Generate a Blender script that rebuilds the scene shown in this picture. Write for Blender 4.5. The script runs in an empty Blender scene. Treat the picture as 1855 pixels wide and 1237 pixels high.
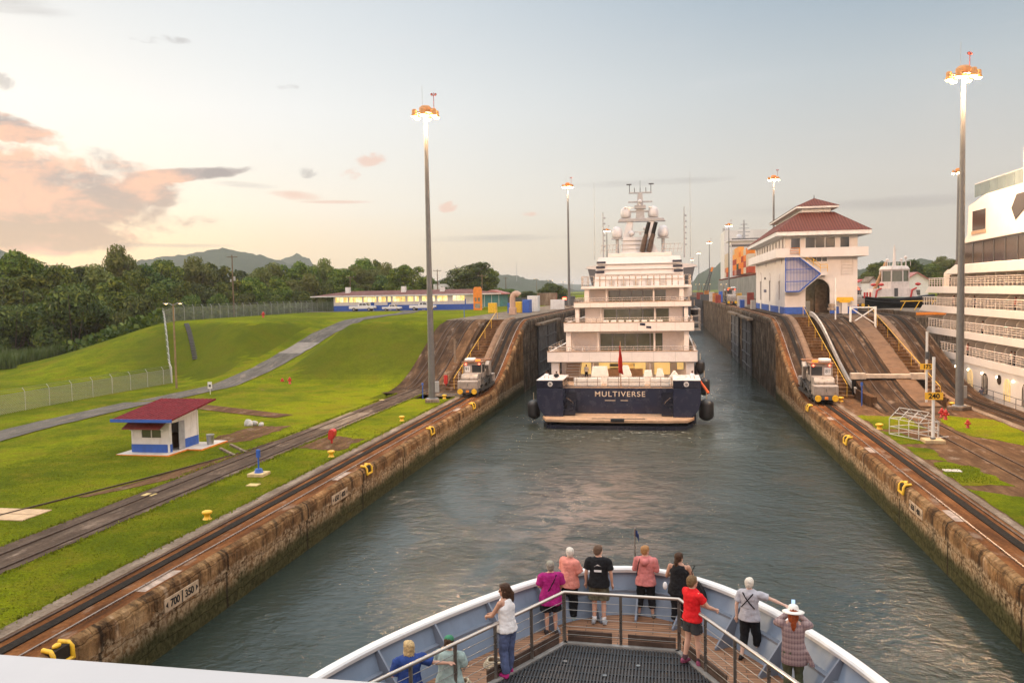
import bpy, bmesh, math, random
from mathutils import Vector, Matrix, noise as mnoise
from math import radians as rad, sin, cos, pi
SC = bpy.context.scene
rng = random.Random(7)

# ------------------------------------------------------------------ camera
CAM_Z, FPX = 11.67, 1534.8
YAW, PITCH, ROLL = 0.18219, -0.05877, -0.01813
_f = Vector((-sin(YAW)*cos(PITCH), cos(YAW)*cos(PITCH), sin(PITCH)))
_r = Vector((cos(YAW), sin(YAW), 0)); _u = _r.cross(_f)
_r, _u = _r*cos(ROLL)+_u*sin(ROLL), _u*cos(ROLL)-_r*sin(ROLL)
cd = bpy.data.cameras.new('camera'); cam = bpy.data.objects.new('camera', cd)
SC.collection.objects.link(cam); SC.camera = cam
cd.sensor_width = 36; cd.lens = FPX/1855*36; cd.clip_start = .1; cd.clip_end = 40000
cam.matrix_world = Matrix(((_r.x, _u.x, -_f.x, 0), (_r.y, _u.y, -_f.y, 0), (_r.z, _u.z, -_f.z, CAM_Z), (0, 0, 0, 1)))
def ray(px, py): return _f + _r*((px-927.5)/FPX) - _u*((py-618.5)/FPX)
def at_z(px, py, z=0.):            # where the line of sight meets a level
    d = ray(px, py); return d*((z-CAM_Z)/d.z)+Vector((0, 0, CAM_Z))
def at_y(px, py, y):               # where it meets a cross-section of the canal
    d = ray(px, py); return d*(y/d.y)+Vector((0, 0, CAM_Z))
def at_x(px, py, x):
    d = ray(px, py); return d*(x/d.x)+Vector((0, 0, CAM_Z))

# ------------------------------------------------------------------ view, world, sun
SC.view_settings.view_transform = 'Standard'; SC.view_settings.look = 'None'
SC.view_settings.exposure = 0.40; SC.view_settings.gamma = 1
SC.cycles.sample_clamp_indirect = 10; SC.cycles.sample_clamp_direct = 30
SC.cycles.max_bounces = 6; SC.cycles.transparent_max_bounces = 12
SC.cycles.volume_bounces = 0; SC.cycles.use_denoising = True

class NT:                          # small node-tree helper
    def __init__(s, tree): s.t = tree; s.n = tree.nodes; s.l = tree.links
    def node(s, kind, **kw):
        n = s.n.new(kind)
        for k, v in kw.items(): setattr(n, k, v)
        return n
    def put(s, sock, v):
        if v is None: return
        if hasattr(v, 'is_output'): s.l.new(v, sock)
        elif isinstance(v, (tuple, list)) and len(v) == 3 and sock.type == 'RGBA': sock.default_value = (*v, 1)
        else: sock.default_value = v
    def math(s, op, a, b=None, c=None, clamp=False):
        n = s.node('ShaderNodeMath', operation=op, use_clamp=clamp)
        for i, v in enumerate((a, b, c)):
            if v is not None: s.put(n.inputs[i], v)
        return n.outputs[0]
    def mix(s, f, a, b, mode='MIX'):
        n = s.node('ShaderNodeMix', data_type='RGBA', blend_type=mode)
        s.put(n.inputs[0], f); s.put(n.inputs[6], a); s.put(n.inputs[7], b); return n.outputs[2]
    def ramp(s, v, pts, interp='LINEAR'):
        n = s.node('ShaderNodeValToRGB'); e = n.color_ramp.elements; n.color_ramp.interpolation = interp
        while len(e) < len(pts): e.new(.5)
        for q, (p, c) in zip(e, pts):
            q.position = p; q.color = (c, c, c, 1) if isinstance(c, (int, float)) else (*c, 1)
        s.put(n.inputs[0], v); return n.outputs[0]
    def smooth(s, v, a, b, o0=0., o1=1.):
        n = s.node('ShaderNodeMapRange', interpolation_type='SMOOTHSTEP')
        s.put(n.inputs[0], v)
        for i, q in zip((1, 2, 3, 4), (a, b, o0, o1)): n.inputs[i].default_value = q
        return n.outputs[0]
    def noise(s, vec, scale, detail=4, rough=.55, dist=0., dim='3D'):
        n = s.node('ShaderNodeTexNoise', noise_dimensions=dim)
        s.put(n.inputs['Vector'], vec); n.inputs['Scale'].default_value = scale
        n.inputs['Detail'].default_value = detail; n.inputs['Roughness'].default_value = rough
        n.inputs['Distortion'].default_value = dist; return n.outputs[0]
    def vmul(s, vec, v):
        n = s.node('ShaderNodeVectorMath', operation='MULTIPLY'); s.put(n.inputs[0], vec); n.inputs[1].default_value = v
        return n.outputs[0]
    def comb(s, x, y, z=0.):
        n = s.node('ShaderNodeCombineXYZ'); s.put(n.inputs[0], x); s.put(n.inputs[1], y); s.put(n.inputs[2], z); return n.outputs[0]
    def sep(s, vec):
        n = s.node('ShaderNodeSeparateXYZ'); s.put(n.inputs[0], vec); return n.outputs
    def bump(s, h, strength=.3, dist=.1, normal=None):
        n = s.node('ShaderNodeBump'); n.inputs['Strength'].default_value = strength; n.inputs['Distance'].default_value = dist
        s.put(n.inputs['Height'], h)
        if normal is not None: s.put(n.inputs['Normal'], normal)
        return n.outputs[0]

SUN_EL, SUN_AZ = rad(13), rad(-74)      # azimuth from the canal axis, towards the left bank
sund = Vector((sin(SUN_AZ)*cos(SUN_EL), cos(SUN_AZ)*cos(SUN_EL), sin(SUN_EL)))
def make_world():
    w = bpy.data.worlds.new('World'); SC.world = w; w.use_nodes = True
    w.node_tree.nodes.clear(); T = NT(w.node_tree)
    sky = T.node('ShaderNodeTexSky', sky_type='NISHITA'); sky.sun_disc = False
    sky.sun_elevation = rad(7); sky.sun_rotation = rad(-50); sky.dust_density = 2.2; sky.air_density = 1.2; sky.ozone_density = 1.5
    d = T.node('ShaderNodeTexCoord').outputs['Generated']
    x, y, z = T.sep(d)
    az = T.math('ARCTAN2', x, y)                       # 0 along the canal, negative to the left
    el = T.math('ARCSINE', z)
    glow = T.smooth(az, -.55, .32, 1., 0.)            # towards the sunset
    hi = T.ramp(T.math('DIVIDE', el, .6), [(0, (.61, .47, .30)), (.06, (.69, .60, .45)), (.16, (.74, .725, .67)), (.34, (.73, .74, .735)), (.60, (.56, .61, .65)), (.9, (.40, .49, .60))])
    lo = T.ramp(T.math('DIVIDE', el, .6), [(0, (.47, .42, .35)), (.08, (.50, .455, .39)), (.2, (.52, .50, .465)), (.38, (.42, .465, .49)), (.60, (.225, .32, .415)), (.85, (.16, .26, .38))])
    veil = T.mix(glow, lo, hi)
    # a warm low sun glow
    sp = T.math('ADD', T.math('POWER', T.math('DIVIDE', T.math('SUBTRACT', az, -.76), .42), 2.), T.math('POWER', T.math('DIVIDE', T.math('SUBTRACT', el, .03), .085), 2.))
    veil = T.mix(T.math('MULTIPLY', T.math('EXPONENT', T.math('MULTIPLY', sp, -1.)), .48), veil, (1.0, .68, .33))
    base = T.mix(.10, veil, T.mix(1., sky.outputs[0], (.10, .10, .10), 'MULTIPLY'))
    # the sky overhead and behind: brightened out of view to fill lawn and facades
    back = T.math('MULTIPLY', T.smooth(y, .25, -.45), T.smooth(el, .85, .12))
    base = T.mix(back, base, (1.65, 1.22, 1.02))
    base = T.mix(T.smooth(el, .50, 1.0), base, (1.75, 1.8, 1.8))
    # clouds in azimuth / elevation space
    p = T.comb(az, T.math('MULTIPLY', el, 2.3))
    n1 = T.noise(p, 7., 7, .58, .5); n2 = T.noise(p, 15., 6, .6, .3); n4 = T.noise(T.comb(az, T.math('MULTIPLY', el, 1.6)), 34., 6, .62, .8); n3 = T.noise(T.comb(az, T.math('MULTIPLY', el, 7.)), 5., 5, .6, .4)
    def aze(px, py):
        v = ray(px, py).normalized(); return math.atan2(v.x, v.y), math.asin(v.z)
    def blob(px, py, rx, ry, tilt=0., amp=1.3, nz=None):
        a, e = aze(px, py); rx, ry = rx/FPX, ry/FPX
        da = T.math('SUBTRACT', az, a); de = T.math('SUBTRACT', el, e)
        ua = T.math('ADD', T.math('MULTIPLY', da, cos(tilt)), T.math('MULTIPLY', de, -sin(tilt)))
        ue = T.math('ADD', T.math('MULTIPLY', da, sin(tilt)), T.math('MULTIPLY', de, cos(tilt)))
        q = T.math('ADD', T.math('POWER', T.math('DIVIDE', ua, rx), 2.), T.math('POWER', T.math('DIVIDE', ue, ry), 2.))
        return T.math('SUBTRACT', T.math('ADD', 1., T.math('MULTIPLY', T.math('SUBTRACT', nz or n1, .5), amp*2.2)), q)
    def mx(*v):
        o = v[0]
        for q in v[1:]: o = T.math('MAXIMUM', o, q)
        return o
    big = mx(blob(0, 228, 95, 26, .2, 1.2, n2), blob(-30, 330, 330, 90, .16, 1.2), blob(120, 385, 220, 55, -.22, 1.1), blob(340, 316, 120, 13, -.1, 1.2, n2), blob(60, 440, 190, 22, 0., .9, n3))
    bm = T.smooth(T.math('ADD', big, T.math('MULTIPLY', T.math('SUBTRACT', n4, .5), 1.1)), .05, .65)
    lit = T.smooth(T.math('ADD', n2, T.math('MULTIPLY', T.math('EXPONENT', T.math('MULTIPLY', T.math('ADD', T.math('POWER', T.math('DIVIDE', T.math('ADD', az, .68), .10), 2.), T.math('POWER', T.math('DIVIDE', T.math('SUBTRACT', el, .14), .055), 2.)), -1.)), .2)), .50, .74)
    ccol = T.mix(lit, T.mix(T.smooth(el, .03, .16), (.60, .42, .28), (.40, .345, .325)), (.80, .49, .34))
    base = T.mix(T.math('MULTIPLY', bm, .94), base, ccol)
    grey = mx(blob(556, 313, 30, 11, .3, 2.2, n4), blob(405, 312, 55, 10, -.15, 2.2, n4), blob(5, 146, 26, 14, 0, 2.2, n4), blob(20, 8, 110, 20, 0, 1.6, n3), blob(290, 72, 50, 10, 0, 2., n4),
              blob(503, 268, 10, 7, 0, 2., n4), blob(440, 335, 70, 8, .05, 1.1, n3), blob(520, 158, 26, 6, 0, 2., n4), blob(310, 445, 130, 5, 0, .6, n3), blob(900, 432, 190, 9, 0., .9, n3), blob(1560, 372, 260, 14, 0., 1.2, n3), blob(1200, 330, 200, 9, 0, 1.1, n3))
    base = T.mix(T.math('MULTIPLY', T.smooth(grey, .15, 1.5), .5), base, (.30, .275, .265))
    pink = mx(blob(632, 316, 22, 20, -.2, 2.2, n4), blob(672, 292, 36, 14, -.3, 2.0, n4), blob(812, 376, 22, 11, 0, 1.8, n4), blob(965, 388, 22, 6, 0, 1.8, n4), blob(540, 355, 60, 10, .1, 1.2, n2), blob(600, 366, 80, 4, 0, .8, n3))
    base = T.mix(T.math('MULTIPLY', T.smooth(pink, .1, 1.3), .6), base, (.68, .42, .32))
    # long thin streaks everywhere
    base = T.mix(T.math('MULTIPLY', T.smooth(n3, .55, .8), .16), base, (.62, .60, .60))
    bg = T.node('ShaderNodeBackground'); T.put(bg.inputs[0], base); bg.inputs[1].default_value = 1.0
    T.l.new(bg.outputs[0], T.node('ShaderNodeOutputWorld').inputs[0])
    w.cycles.sampling_method = 'MANUAL'; w.cycles.sample_map_resolution = 512
make_world()
sl = bpy.data.lights.new('sun', 'SUN'); so = bpy.data.objects.new('sun', sl); SC.collection.objects.link(so)
sl.energy = 1.25; sl.angle = rad(12); sl.color = (1., .74, .46)
so.rotation_euler = (-sund).to_track_quat('-Z', 'Y').to_euler()

# ------------------------------------------------------------------ object helpers
COL = SC.collection
def tag(o, label=None, cat=None, group=None, kind=None):
    if label: o['label'] = label
    if cat: o['category'] = cat
    if group: o['group'] = group
    if kind: o['kind'] = kind
    return o
def thing(name, label, cat, loc=(0, 0, 0), rz=0, group=None):
    o = bpy.data.objects.new(name, None); COL.objects.link(o); o.empty_display_size = .3
    o.location = loc; o.rotation_euler.z = rz
    return tag(o, label, cat, group)
def wloc(o):
    v = Vector((0, 0, 0))
    while o: v += o.location; o = o.parent
    return v
def kids(o): return [c for c in bpy.data.objects if c.parent == o]
KIDS = {}
def copy_tree(o, loc=None, label=None, rz=None, scale=None, parent=None):   # a thing, its parts and their sub-parts
    c = o.copy(); COL.objects.link(c); c.parent = parent
    if parent is not None: KIDS.setdefault(parent.name, []).append(c)
    for ch in list(KIDS.get(o.name, [])): copy_tree(ch, parent=c)
    if loc is not None: c.location = loc
    if rz is not None: c.rotation_euler.z = rz
    if scale is not None: c.scale = scale
    if label: c['label'] = label
    return c

class MB:                          # collects shapes, builds ONE mesh object
    def __init__(s): s.v = []; s.f = []; s.sm = []
    def add(s, vs, fs, smooth=False):
        n = len(s.v); s.v += [tuple(q) for q in vs]; s.f += [tuple(i+n for i in q) for q in fs]; s.sm += [smooth]*len(fs); return s
    def box(s, x0, x1, y0, y1, z0, z1):
        return s.add([(x, y, z) for z in (z0, z1) for x, y in ((x0, y0), (x1, y0), (x1, y1), (x0, y1))],
                     [(3, 2, 1, 0), (4, 5, 6, 7), (0, 1, 5, 4), (1, 2, 6, 5), (2, 3, 7, 6), (3, 0, 4, 7)])
    def obox(s, c, sx, sy, sz, rz=0, rx=0, ry=0):
        R = Matrix.Rotation(rz, 3, 'Z')@Matrix.Rotation(ry, 3, 'Y')@Matrix.Rotation(rx, 3, 'X'); c = Vector(c)
        return s.add([c+R@Vector((x*sx/2, y*sy/2, z*sz/2)) for z in (-1, 1) for x, y in ((-1, -1), (1, -1), (1, 1), (-1, 1))],
                     [(3, 2, 1, 0), (4, 5, 6, 7), (0, 1, 5, 4), (1, 2, 6, 5), (2, 3, 7, 6), (3, 0, 4, 7)])
    def tube(s, pts, r, n=8, caps=True, smooth=True):
        pts = [Vector(q) for q in pts]; m = len(pts); rs = r if isinstance(r, (list, tuple)) else [r]*m
        vs = []; fs = []; up = None
        for i, q in enumerate(pts):
            t = (pts[min(i+1, m-1)]-pts[max(i-1, 0)])
            t = t.normalized() if t.length > 1e-9 else Vector((0, 0, 1))
            if up is None: up = Vector((0, 0, 1)) if abs(t.z) < .9 else Vector((1, 0, 0))
            a = t.cross(up); a = a.normalized() if a.length > 1e-6 else t.orthogonal().normalized()
            b = a.cross(t).normalized(); up = b
            for k in range(n):
                w = 2*pi*(k+.5)/n; vs.append(q+a*cos(w)*rs[i]+b*sin(w)*rs[i])
        for i in range(m-1):
            for k in range(n):
                k2 = (k+1) % n; fs.append((i*n+k, i*n+k2, (i+1)*n+k2, (i+1)*n+k))
        s.add(vs, fs, smooth and n > 4)
        if caps:
            s.add(vs[:n], [tuple(range(n))]); s.add(vs[-n:], [tuple(reversed(range(n)))])
        return s
    def cyl(s, p0, p1, r0, r1=None, n=12): return s.tube([p0, p1], [r0, r0 if r1 is None else r1], n)
    def lathe(s, c, prof, n=16, smooth=True):          # prof: (radius, z)
        c = Vector(c); vs = []; fs = []
        for r, z in prof:
            for k in range(n): vs.append(c+Vector((r*cos(2*pi*k/n), r*sin(2*pi*k/n), z)))
        for i in range(len(prof)-1):
            for k in range(n):
                k2 = (k+1) % n; fs.append((i*n+k, i*n+k2, (i+1)*n+k2, (i+1)*n+k))
        s.add(vs, fs, smooth)
        if prof[0][0] > 1e-4: s.add(vs[:n], [tuple(reversed(range(n)))])
        if prof[-1][0] > 1e-4: s.add(vs[-n:], [tuple(range(n))])
        return s
    def ball(s, c, rx, ry=None, rz=None, n=14, m=9):
        ry = ry or rx; rz = rz or rx; c = Vector(c); vs = []; fs = []
        for i in range(m+1):
            t = -pi/2+pi*i/m
            for k in range(n): vs.append(c+Vector((rx*cos(t)*cos(2*pi*k/n), ry*cos(t)*sin(2*pi*k/n), rz*sin(t))))
        for i in range(m):
            for k in range(n):
                k2 = (k+1) % n; fs.append((i*n+k, i*n+k2, (i+1)*n+k2, (i+1)*n+k))
        return s.add(vs, fs, True)
    def prism(s, poly, d, axis='y', at=0., close=True):   # poly in the two other axes, extruded along axis from at to at+d
        n = len(poly)
        def P(u, w, t): return (u, t, w) if axis == 'y' else (t, u, w) if axis == 'x' else (u, w, t)
        vs = [P(u, w, at) for u, w in poly]+[P(u, w, at+d) for u, w in poly]
        fs = [(i, (i+1) % n, n+(i+1) % n, n+i) for i in range(n if close else n-1)]
        fs += [tuple(reversed(range(n))), tuple(range(n, 2*n))]
        return s.add(vs, fs)
    def loft(s, rings, closed=True, caps=True, smooth=False):
        n = len(rings[0]); vs = [q for r in rings for q in r]; fs = []
        for i in range(len(rings)-1):
            for k in range(n if closed else n-1):
                k2 = (k+1) % n; fs.append((i*n+k, i*n+k2, (i+1)*n+k2, (i+1)*n+k))
        s.add(vs, fs, smooth)
        if caps and closed: s.add(rings[0], [tuple(reversed(range(n)))]); s.add(rings[-1], [tuple(range(n))])
        return s
    def quad(s, a, b, c, d): return s.add([a, b, c, d], [(0, 1, 2, 3)])
    def build(s, name, mat, parent=None, local=False, bevel=0., origin=None, weld=False, solid=0.):
        me = bpy.data.meshes.new(name); o = bpy.data.objects.new(name, me); COL.objects.link(o)
        if parent is not None:
            o.parent = parent; KIDS.setdefault(parent.name, []).append(o)
            off = Vector((0, 0, 0)) if local else wloc(parent)
        elif origin is not None: off = Vector(origin); o.location = off
        elif s.v and not local:
            xs, ys, zs = zip(*s.v); off = Vector(((min(xs)+max(xs))/2, (min(ys)+max(ys))/2, min(zs))); o.location = off
        else: off = Vector((0, 0, 0))
        me.from_pydata([(x-off.x, y-off.y, z-off.z) for x, y, z in s.v], [], s.f)
        me.polygons.foreach_set('use_smooth', s.sm)
        bm = bmesh.new(); bm.from_mesh(me)
        if weld: bmesh.ops.remove_doubles(bm, verts=bm.verts, dist=1e-4)
        bmesh.ops.recalc_face_normals(bm, faces=bm.faces); bm.to_mesh(me); bm.free()
        if mat: me.materials.append(mat)
        if bevel:
            b = o.modifiers.new('bevel', 'BEVEL'); b.width = bevel; b.segments = 2; b.limit_method = 'ANGLE'; b.angle_limit = rad(40)
        if solid:
            b = o.modifiers.new('solid', 'SOLIDIFY'); b.thickness = solid; b.offset = 0
        return o
def box(*a): return MB().box(*a)

# ------------------------------------------------------------------ materials
MATS = {}
def mat(name, col, rough=.6, var=.18, scale=3., bump=0., metal=0., spec=.5, emit=None, estr=0., bscale=None, dirt=None, dirtamt=.5, coord='Object', alpha=None):
    if name in MATS: return MATS[name]
    m = bpy.data.materials.new(name); MATS[name] = m; m.use_nodes = True; T = NT(m.node_tree)
    b = T.n['Principled BSDF']
    co = T.node('ShaderNodeTexCoord').outputs[coord] if coord != 'World' else T.node('ShaderNodeNewGeometry').outputs['Position']
    c = col
    if var or dirt:
        n = T.noise(co, scale, 5, .6)
        k = T.smooth(n, .3, .7, 1-var, 1+var*.6)
        h = T.node('ShaderNodeMix', data_type='RGBA', blend_type='MULTIPLY'); h.inputs[0].default_value = 1
        T.put(h.inputs[6], col); T.l.new(k, h.inputs[7]); c = h.outputs[2]
        if dirt:
            n2 = T.noise(T.vmul(co, (1, 1, .25)), scale*1.7, 6, .65)
            c = T.mix(T.math('MULTIPLY', T.smooth(n2, .48, .72), dirtamt), c, dirt)
    T.put(b.inputs['Base Color'], c); b.inputs['Roughness'].default_value = rough; b.inputs['Metallic'].default_value = metal
    b.inputs['Specular IOR Level'].default_value = spec if rough < .6 or spec != .5 else .18
    if var and rough > .15:
        T.put(b.inputs['Roughness'], T.smooth(T.noise(co, scale*2.3, 4), .3, .7, max(.05, rough-.12), min(1, rough+.12)))
    if bump: T.put(b.inputs['Normal'], T.bump(T.noise(co, bscale or scale*6, 5, .65), bump, .05))
    if emit: b.inputs['Emission Color'].default_value = (*emit, 1); b.inputs['Emission Strength'].default_value = estr
    return m
W_ = lambda n, c, **k: mat(n, c, **k)
white = mat('white paint', (.68, .67, .65), .45, .07, 1.5, dirt=(.34, .28, .22), dirtamt=.34)
shipwhite = mat('ship white', (.68, .665, .65), .35, .05, .6, dirt=(.55, .5, .45), dirtamt=.15)
pinkwhite = mat('tower plaster', (.70, .645, .60), .75, .06, .5, bump=.05, dirt=(.5, .42, .36), dirtamt=.2)
blue = mat('blue paint', (.025, .10, .42), .45, .12, 2., dirt=(.05, .07, .12), dirtamt=.35)
yellow = mat('yellow paint', (.80, .46, .02), .4, .15, 4., dirt=(.35, .17, .03), dirtamt=.4)
red = mat('red paint', (.50, .025, .02), .4, .15, 4., dirt=(.16, .03, .02), dirtamt=.4)
grey = mat('grey paint', (.34, .34, .34), .5, .1, 2., dirt=(.16, .13, .1), dirtamt=.4)
darkgrey = mat('dark grey metal', (.06, .062, .065), .5, .2, 3.)
black = mat('black rubber', (.015, .015, .016), .65, .25, 3., bump=.1)
steel = mat('stainless steel', (.42, .41, .39), .28, .1, 4., metal=1.)
galv = mat('galvanised steel', (.40, .41, .42), .5, .12, 3., metal=.7, dirt=(.2, .15, .1), dirtamt=.3)
mastmat = mat('mast steel', (.15, .148, .145), .5, .12, 1.5, metal=.35)
glassm = mat('dark window glass', (.03, .035, .04), .06, 0, spec=.8)
glassg = mat('greenish cabin glass', (.10, .11, .07), .08, .2, .8, spec=.7)
conc = mat('pale concrete', (.42, .37, .31), .85, .22, 1.2, bump=.2, dirt=(.2, .14, .09), dirtamt=.6)
orange = mat('orange paint', (.72, .22, .02), .5, .15, 2.)
wood = mat('weathered wood pole', (.16, .115, .075), .85, .25, 3., bump=.2)
bulb = mat('sodium lamp', (1, .8, .5), .4, 0, emit=(1., .60, .20), estr=420)
bulbfar = mat('sodium lamp far', (1, .8, .5), .4, 0, emit=(1., .74, .40), estr=40)
warmglow = mat('lit ceiling lamp', (1, .8, .5), .4, 0, emit=(1., .72, .36), estr=5)
# ================================================================== SETTING
UP, WATER, XL, XR = 7.5, -2.73, -20.07, 13.43
def S(t): t = max(0., min(1., t)); return t*t*(3-2*t)
def lerpt(x, tab):
    if x <= tab[0][0]: return tab[0][1]
    for (a, p), (b, q) in zip(tab, tab[1:]):
        if x <= b: return p+(q-p)*(x-a)/(b-a)
    return tab[-1][1]
zL = lambda y: UP*S((y-96)/29.)         # towpath on the left bank
zR = lambda y: UP*S((y-90)/32.)         # towpath on the centre wall
zRet = lambda y: UP*S((y-80)/40.)       # return tracks on the centre wall
zLret = lambda y: UP*S((y-98)/28.)
zero = lambda y: 0.
PATH = [(-44, 10, 0), (-51, 40, 0), (-55.5, 57, 0), (-57.2, 68, 0), (-57.6, 80, 0), (-57.2, 90, .05), (-55.6, 99, .35), (-54.9, 108.7, 1.7), (-54.9, 120, 3.6), (-54.3, 128, 5.5), (-53.6, 140, 7.2), (-53, 152, 7.5), (-54, 170, 7.5), (-58, 188, 7.5), (-62, 197, 7.5)]
def path_at(y): return lerpt(y, [(p[1], p[0]) for p in PATH]), lerpt(y, [(p[1], p[2]) for p in PATH])
def hleft(x, y):
    toe = lerpt(x, [(-118, 114), (-100, 108), (-88, 107.5), (-78, 110.5), (-70, 112), (-62, 107), (-55, 103), (-34, 101)])
    crest = lerpt(x, [(-112, 146), (-88, 140), (-75, 131), (-67, 124.5), (-56, 118.5), (-45, 120), (-34, 124)])
    E = lambda t: .45*S(t)+.55*max(0., min(1., t))
    u = E((y-toe)/(crest-toe)); v = S((x+119)/33)
    z = UP*u*v
    z += .25*mnoise.noise((x*.03, y*.03, 1.))*(1-u)*min(1, max(0, (-x-33)/12))
    if 85 < y < 150:
        px, pz = path_at(y); k = S((abs(x-px)-2.4)/7.); z = pz+(z-pz)*k
    return z
def axis(*seg):
    out = []
    for a, b, st in seg:
        n = max(1, round((b-a)/st)); out += [a+(b-a)*i/n for i in range(n)]
    return out+[seg[-1][1]]
def grid(name, xs, ys, fz, m, label=None, kind='structure'):
    b = MB(); n = len(xs)
    b.add([(x, y, fz(x, y)) for y in ys for x in xs], [(j*n+i, j*n+i+1, (j+1)*n+i+1, (j+1)*n+i) for j in range(len(ys)-1) for i in range(n-1)], True)
    return tag(b.build(name, m, origin=(0, 0, 0)), label, kind=kind)

def make_grass():
    m = bpy.data.materials.new('mown grass'); m.use_nodes = True; T = NT(m.node_tree); b = T.n['Principled BSDF']
    co = T.node('ShaderNodeNewGeometry').outputs['Position']
    big = T.noise(T.vmul(co, (1., .8, 1.)), .05, 5, .66, .5); mid = T.noise(co, .35, 6, .62); fin = T.noise(co, 5., 6, .75); blade = T.noise(T.vmul(co, (1, 1, .2)), 16., 3, .7)
    c = T.ramp(big, [(.30, (.080, .108, .006)), (.46, (.130, .158, .006)), (.58, (.205, .240, .006)), (.70, (.205, .195, .010))])
    c = T.mix(T.math('MULTIPLY', T.smooth(mid, .46, .68), .8), c, (.195, .170, .014))
    c = T.mix(T.math('MULTIPLY', T.smooth(mid, .52, .30), .6), c, (.065, .098, .008))
    c = T.mix(1., c, T.ramp(fin, [(.28, .52), (.52, 1.), (.75, 1.5)]), 'MULTIPLY')
    c = T.mix(.45, c, T.mix(1., c, T.ramp(blade, [(.3, .4), (.7, 1.5)]), 'MULTIPLY'))
    c = T.mix(T.math('MULTIPLY', T.smooth(T.noise(co, .21, 6, .7, .5), .60, .72), .6), c, (.17, .125, .045))      # worn and dry patches
    nz = T.sep(T.node('ShaderNodeNewGeometry').outputs['True Normal'])[2]      # shade of the steep banks painted into the grass colour by slope
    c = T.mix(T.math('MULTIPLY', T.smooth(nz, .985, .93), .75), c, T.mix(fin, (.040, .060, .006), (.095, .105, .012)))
    T.put(b.inputs['Base Color'], c); b.inputs['Roughness'].default_value = .9; b.inputs['Specular IOR Level'].default_value = .02
    T.put(b.inputs['Normal'], T.bump(T.math('ADD', T.math('MULTIPLY', fin, .5), T.math('MULTIPLY', blade, .5)), 1., .22))
    return m
grass = make_grass()

def make_wall(name, low=False):
    m = bpy.data.materials.new(name); m.use_nodes = True; T = NT(m.node_tree); b = T.n['Principled BSDF']
    co = T.node('ShaderNodeNewGeometry').outputs['Position']; x, y, z = T.sep(co)
    n1 = T.noise(co, .55, 7, .66); n2 = T.noise(T.vmul(co, (1, 1.2, .16)), 1.1, 6, .68); n3 = T.noise(co, 4.5, 6, .7); n4 = T.noise(T.vmul(co, (1, .3, 1.6)), .9, 5, .62, .6)
    br = T.node('ShaderNodeTexBrick'); T.put(br.inputs['Vector'], T.comb(y, z, 0.)); br.offset = .43; wv = T.noise(co, .35, 4, .6); T.put(br.inputs['Vector'], T.comb(T.math('ADD', y, T.math('MULTIPLY', wv, 2.2)), T.math('ADD', z, T.math('MULTIPLY', T.noise(co, .8, 4, .6), .5)), 0.))
    br.inputs['Scale'].default_value = 1.; br.inputs['Brick Width'].default_value = 1.55; br.inputs['Row Height'].default_value = .98; br.inputs['Mortar Size'].default_value = .03
    br.inputs['Mortar Smooth'].default_value = .6; br.inputs['Color1'].default_value = (.75, .75, .75, 1); br.inputs['Color2'].default_value = (1.15, 1.1, 1.05, 1); br.inputs['Mortar'].default_value = (.30, .26, .22, 1)
    c = T.ramp(n1, [(.28, (.055, .030, .014)), (.44, (.160, .085, .038)), (.57, (.30, .175, .080)), (.74, (.46, .31, .17))])
    if not low: c = T.ramp(n1, [(.28, (.030, .022, .016)), (.45, (.085, .062, .044)), (.58, (.160, .120, .088)), (.76, (.29, .235, .18))])
    c = T.mix(T.math('MULTIPLY', T.smooth(n2, .47, .66), .85), c, (.026, .018, .012))
    c = T.mix(T.math('MULTIPLY', T.smooth(n2, .44, .30), .55), c, (.50, .37, .25))
    c = T.mix(T.math('MULTIPLY', T.smooth(n4, .52, .70), .45 if low else .18), c, (.28, .115, .035))
    if low:                                                # spalled band, then weed below the usual water level
        zz = T.math('ADD', z, T.math('MULTIPLY', T.math('SUBTRACT', n1, .5), .9))
        c = T.mix(T.math('MULTIPLY', T.smooth(zz, -.75, -.95), T.smooth(n3, .38, .6)), c, (.40, .30, .19))
        c = T.mix(T.math('MULTIPLY', T.smooth(zz, -1.25, -1.95), .93), c, T.mix(n3, (.020, .028, .008), (.060, .060, .022)))
    c = T.mix(.42, c, T.mix(1., c, br.outputs[0], 'MULTIPLY'))
    jt = T.smooth(T.math('ABSOLUTE', T.math('SUBTRACT', T.math('FRACT', T.math('DIVIDE', T.math('ADD', y, T.math('MULTIPLY', n3, .25)), 8.9)), .5)), .484, .495)      # pour joints
    c = T.mix(T.math('MULTIPLY', jt, .85), c, (.022, .015, .010))
    c = T.mix(1., c, T.ramp(n3, [(.3, .55), (.55, 1.), (.75, 1.35)]), 'MULTIPLY')
    T.put(b.inputs['Base Color'], c); b.inputs['Roughness'].default_value = .9; b.inputs['Specular IOR Level'].default_value = .08
    h = T.math('ADD', T.math('ADD', T.math('MULTIPLY', n3, .5), n1), T.math('MULTIPLY', T.node('ShaderNodeMath').outputs[0], 0.))
    h = T.math('ADD', h, T.math('MULTIPLY', br.outputs['Fac'], -.3))
    T.put(b.inputs['Normal'], T.bump(h, .9, .16)); return m
wallm = make_wall('weathered lock concrete', True); wallup = make_wall('weathered upper lock concrete')
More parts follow.
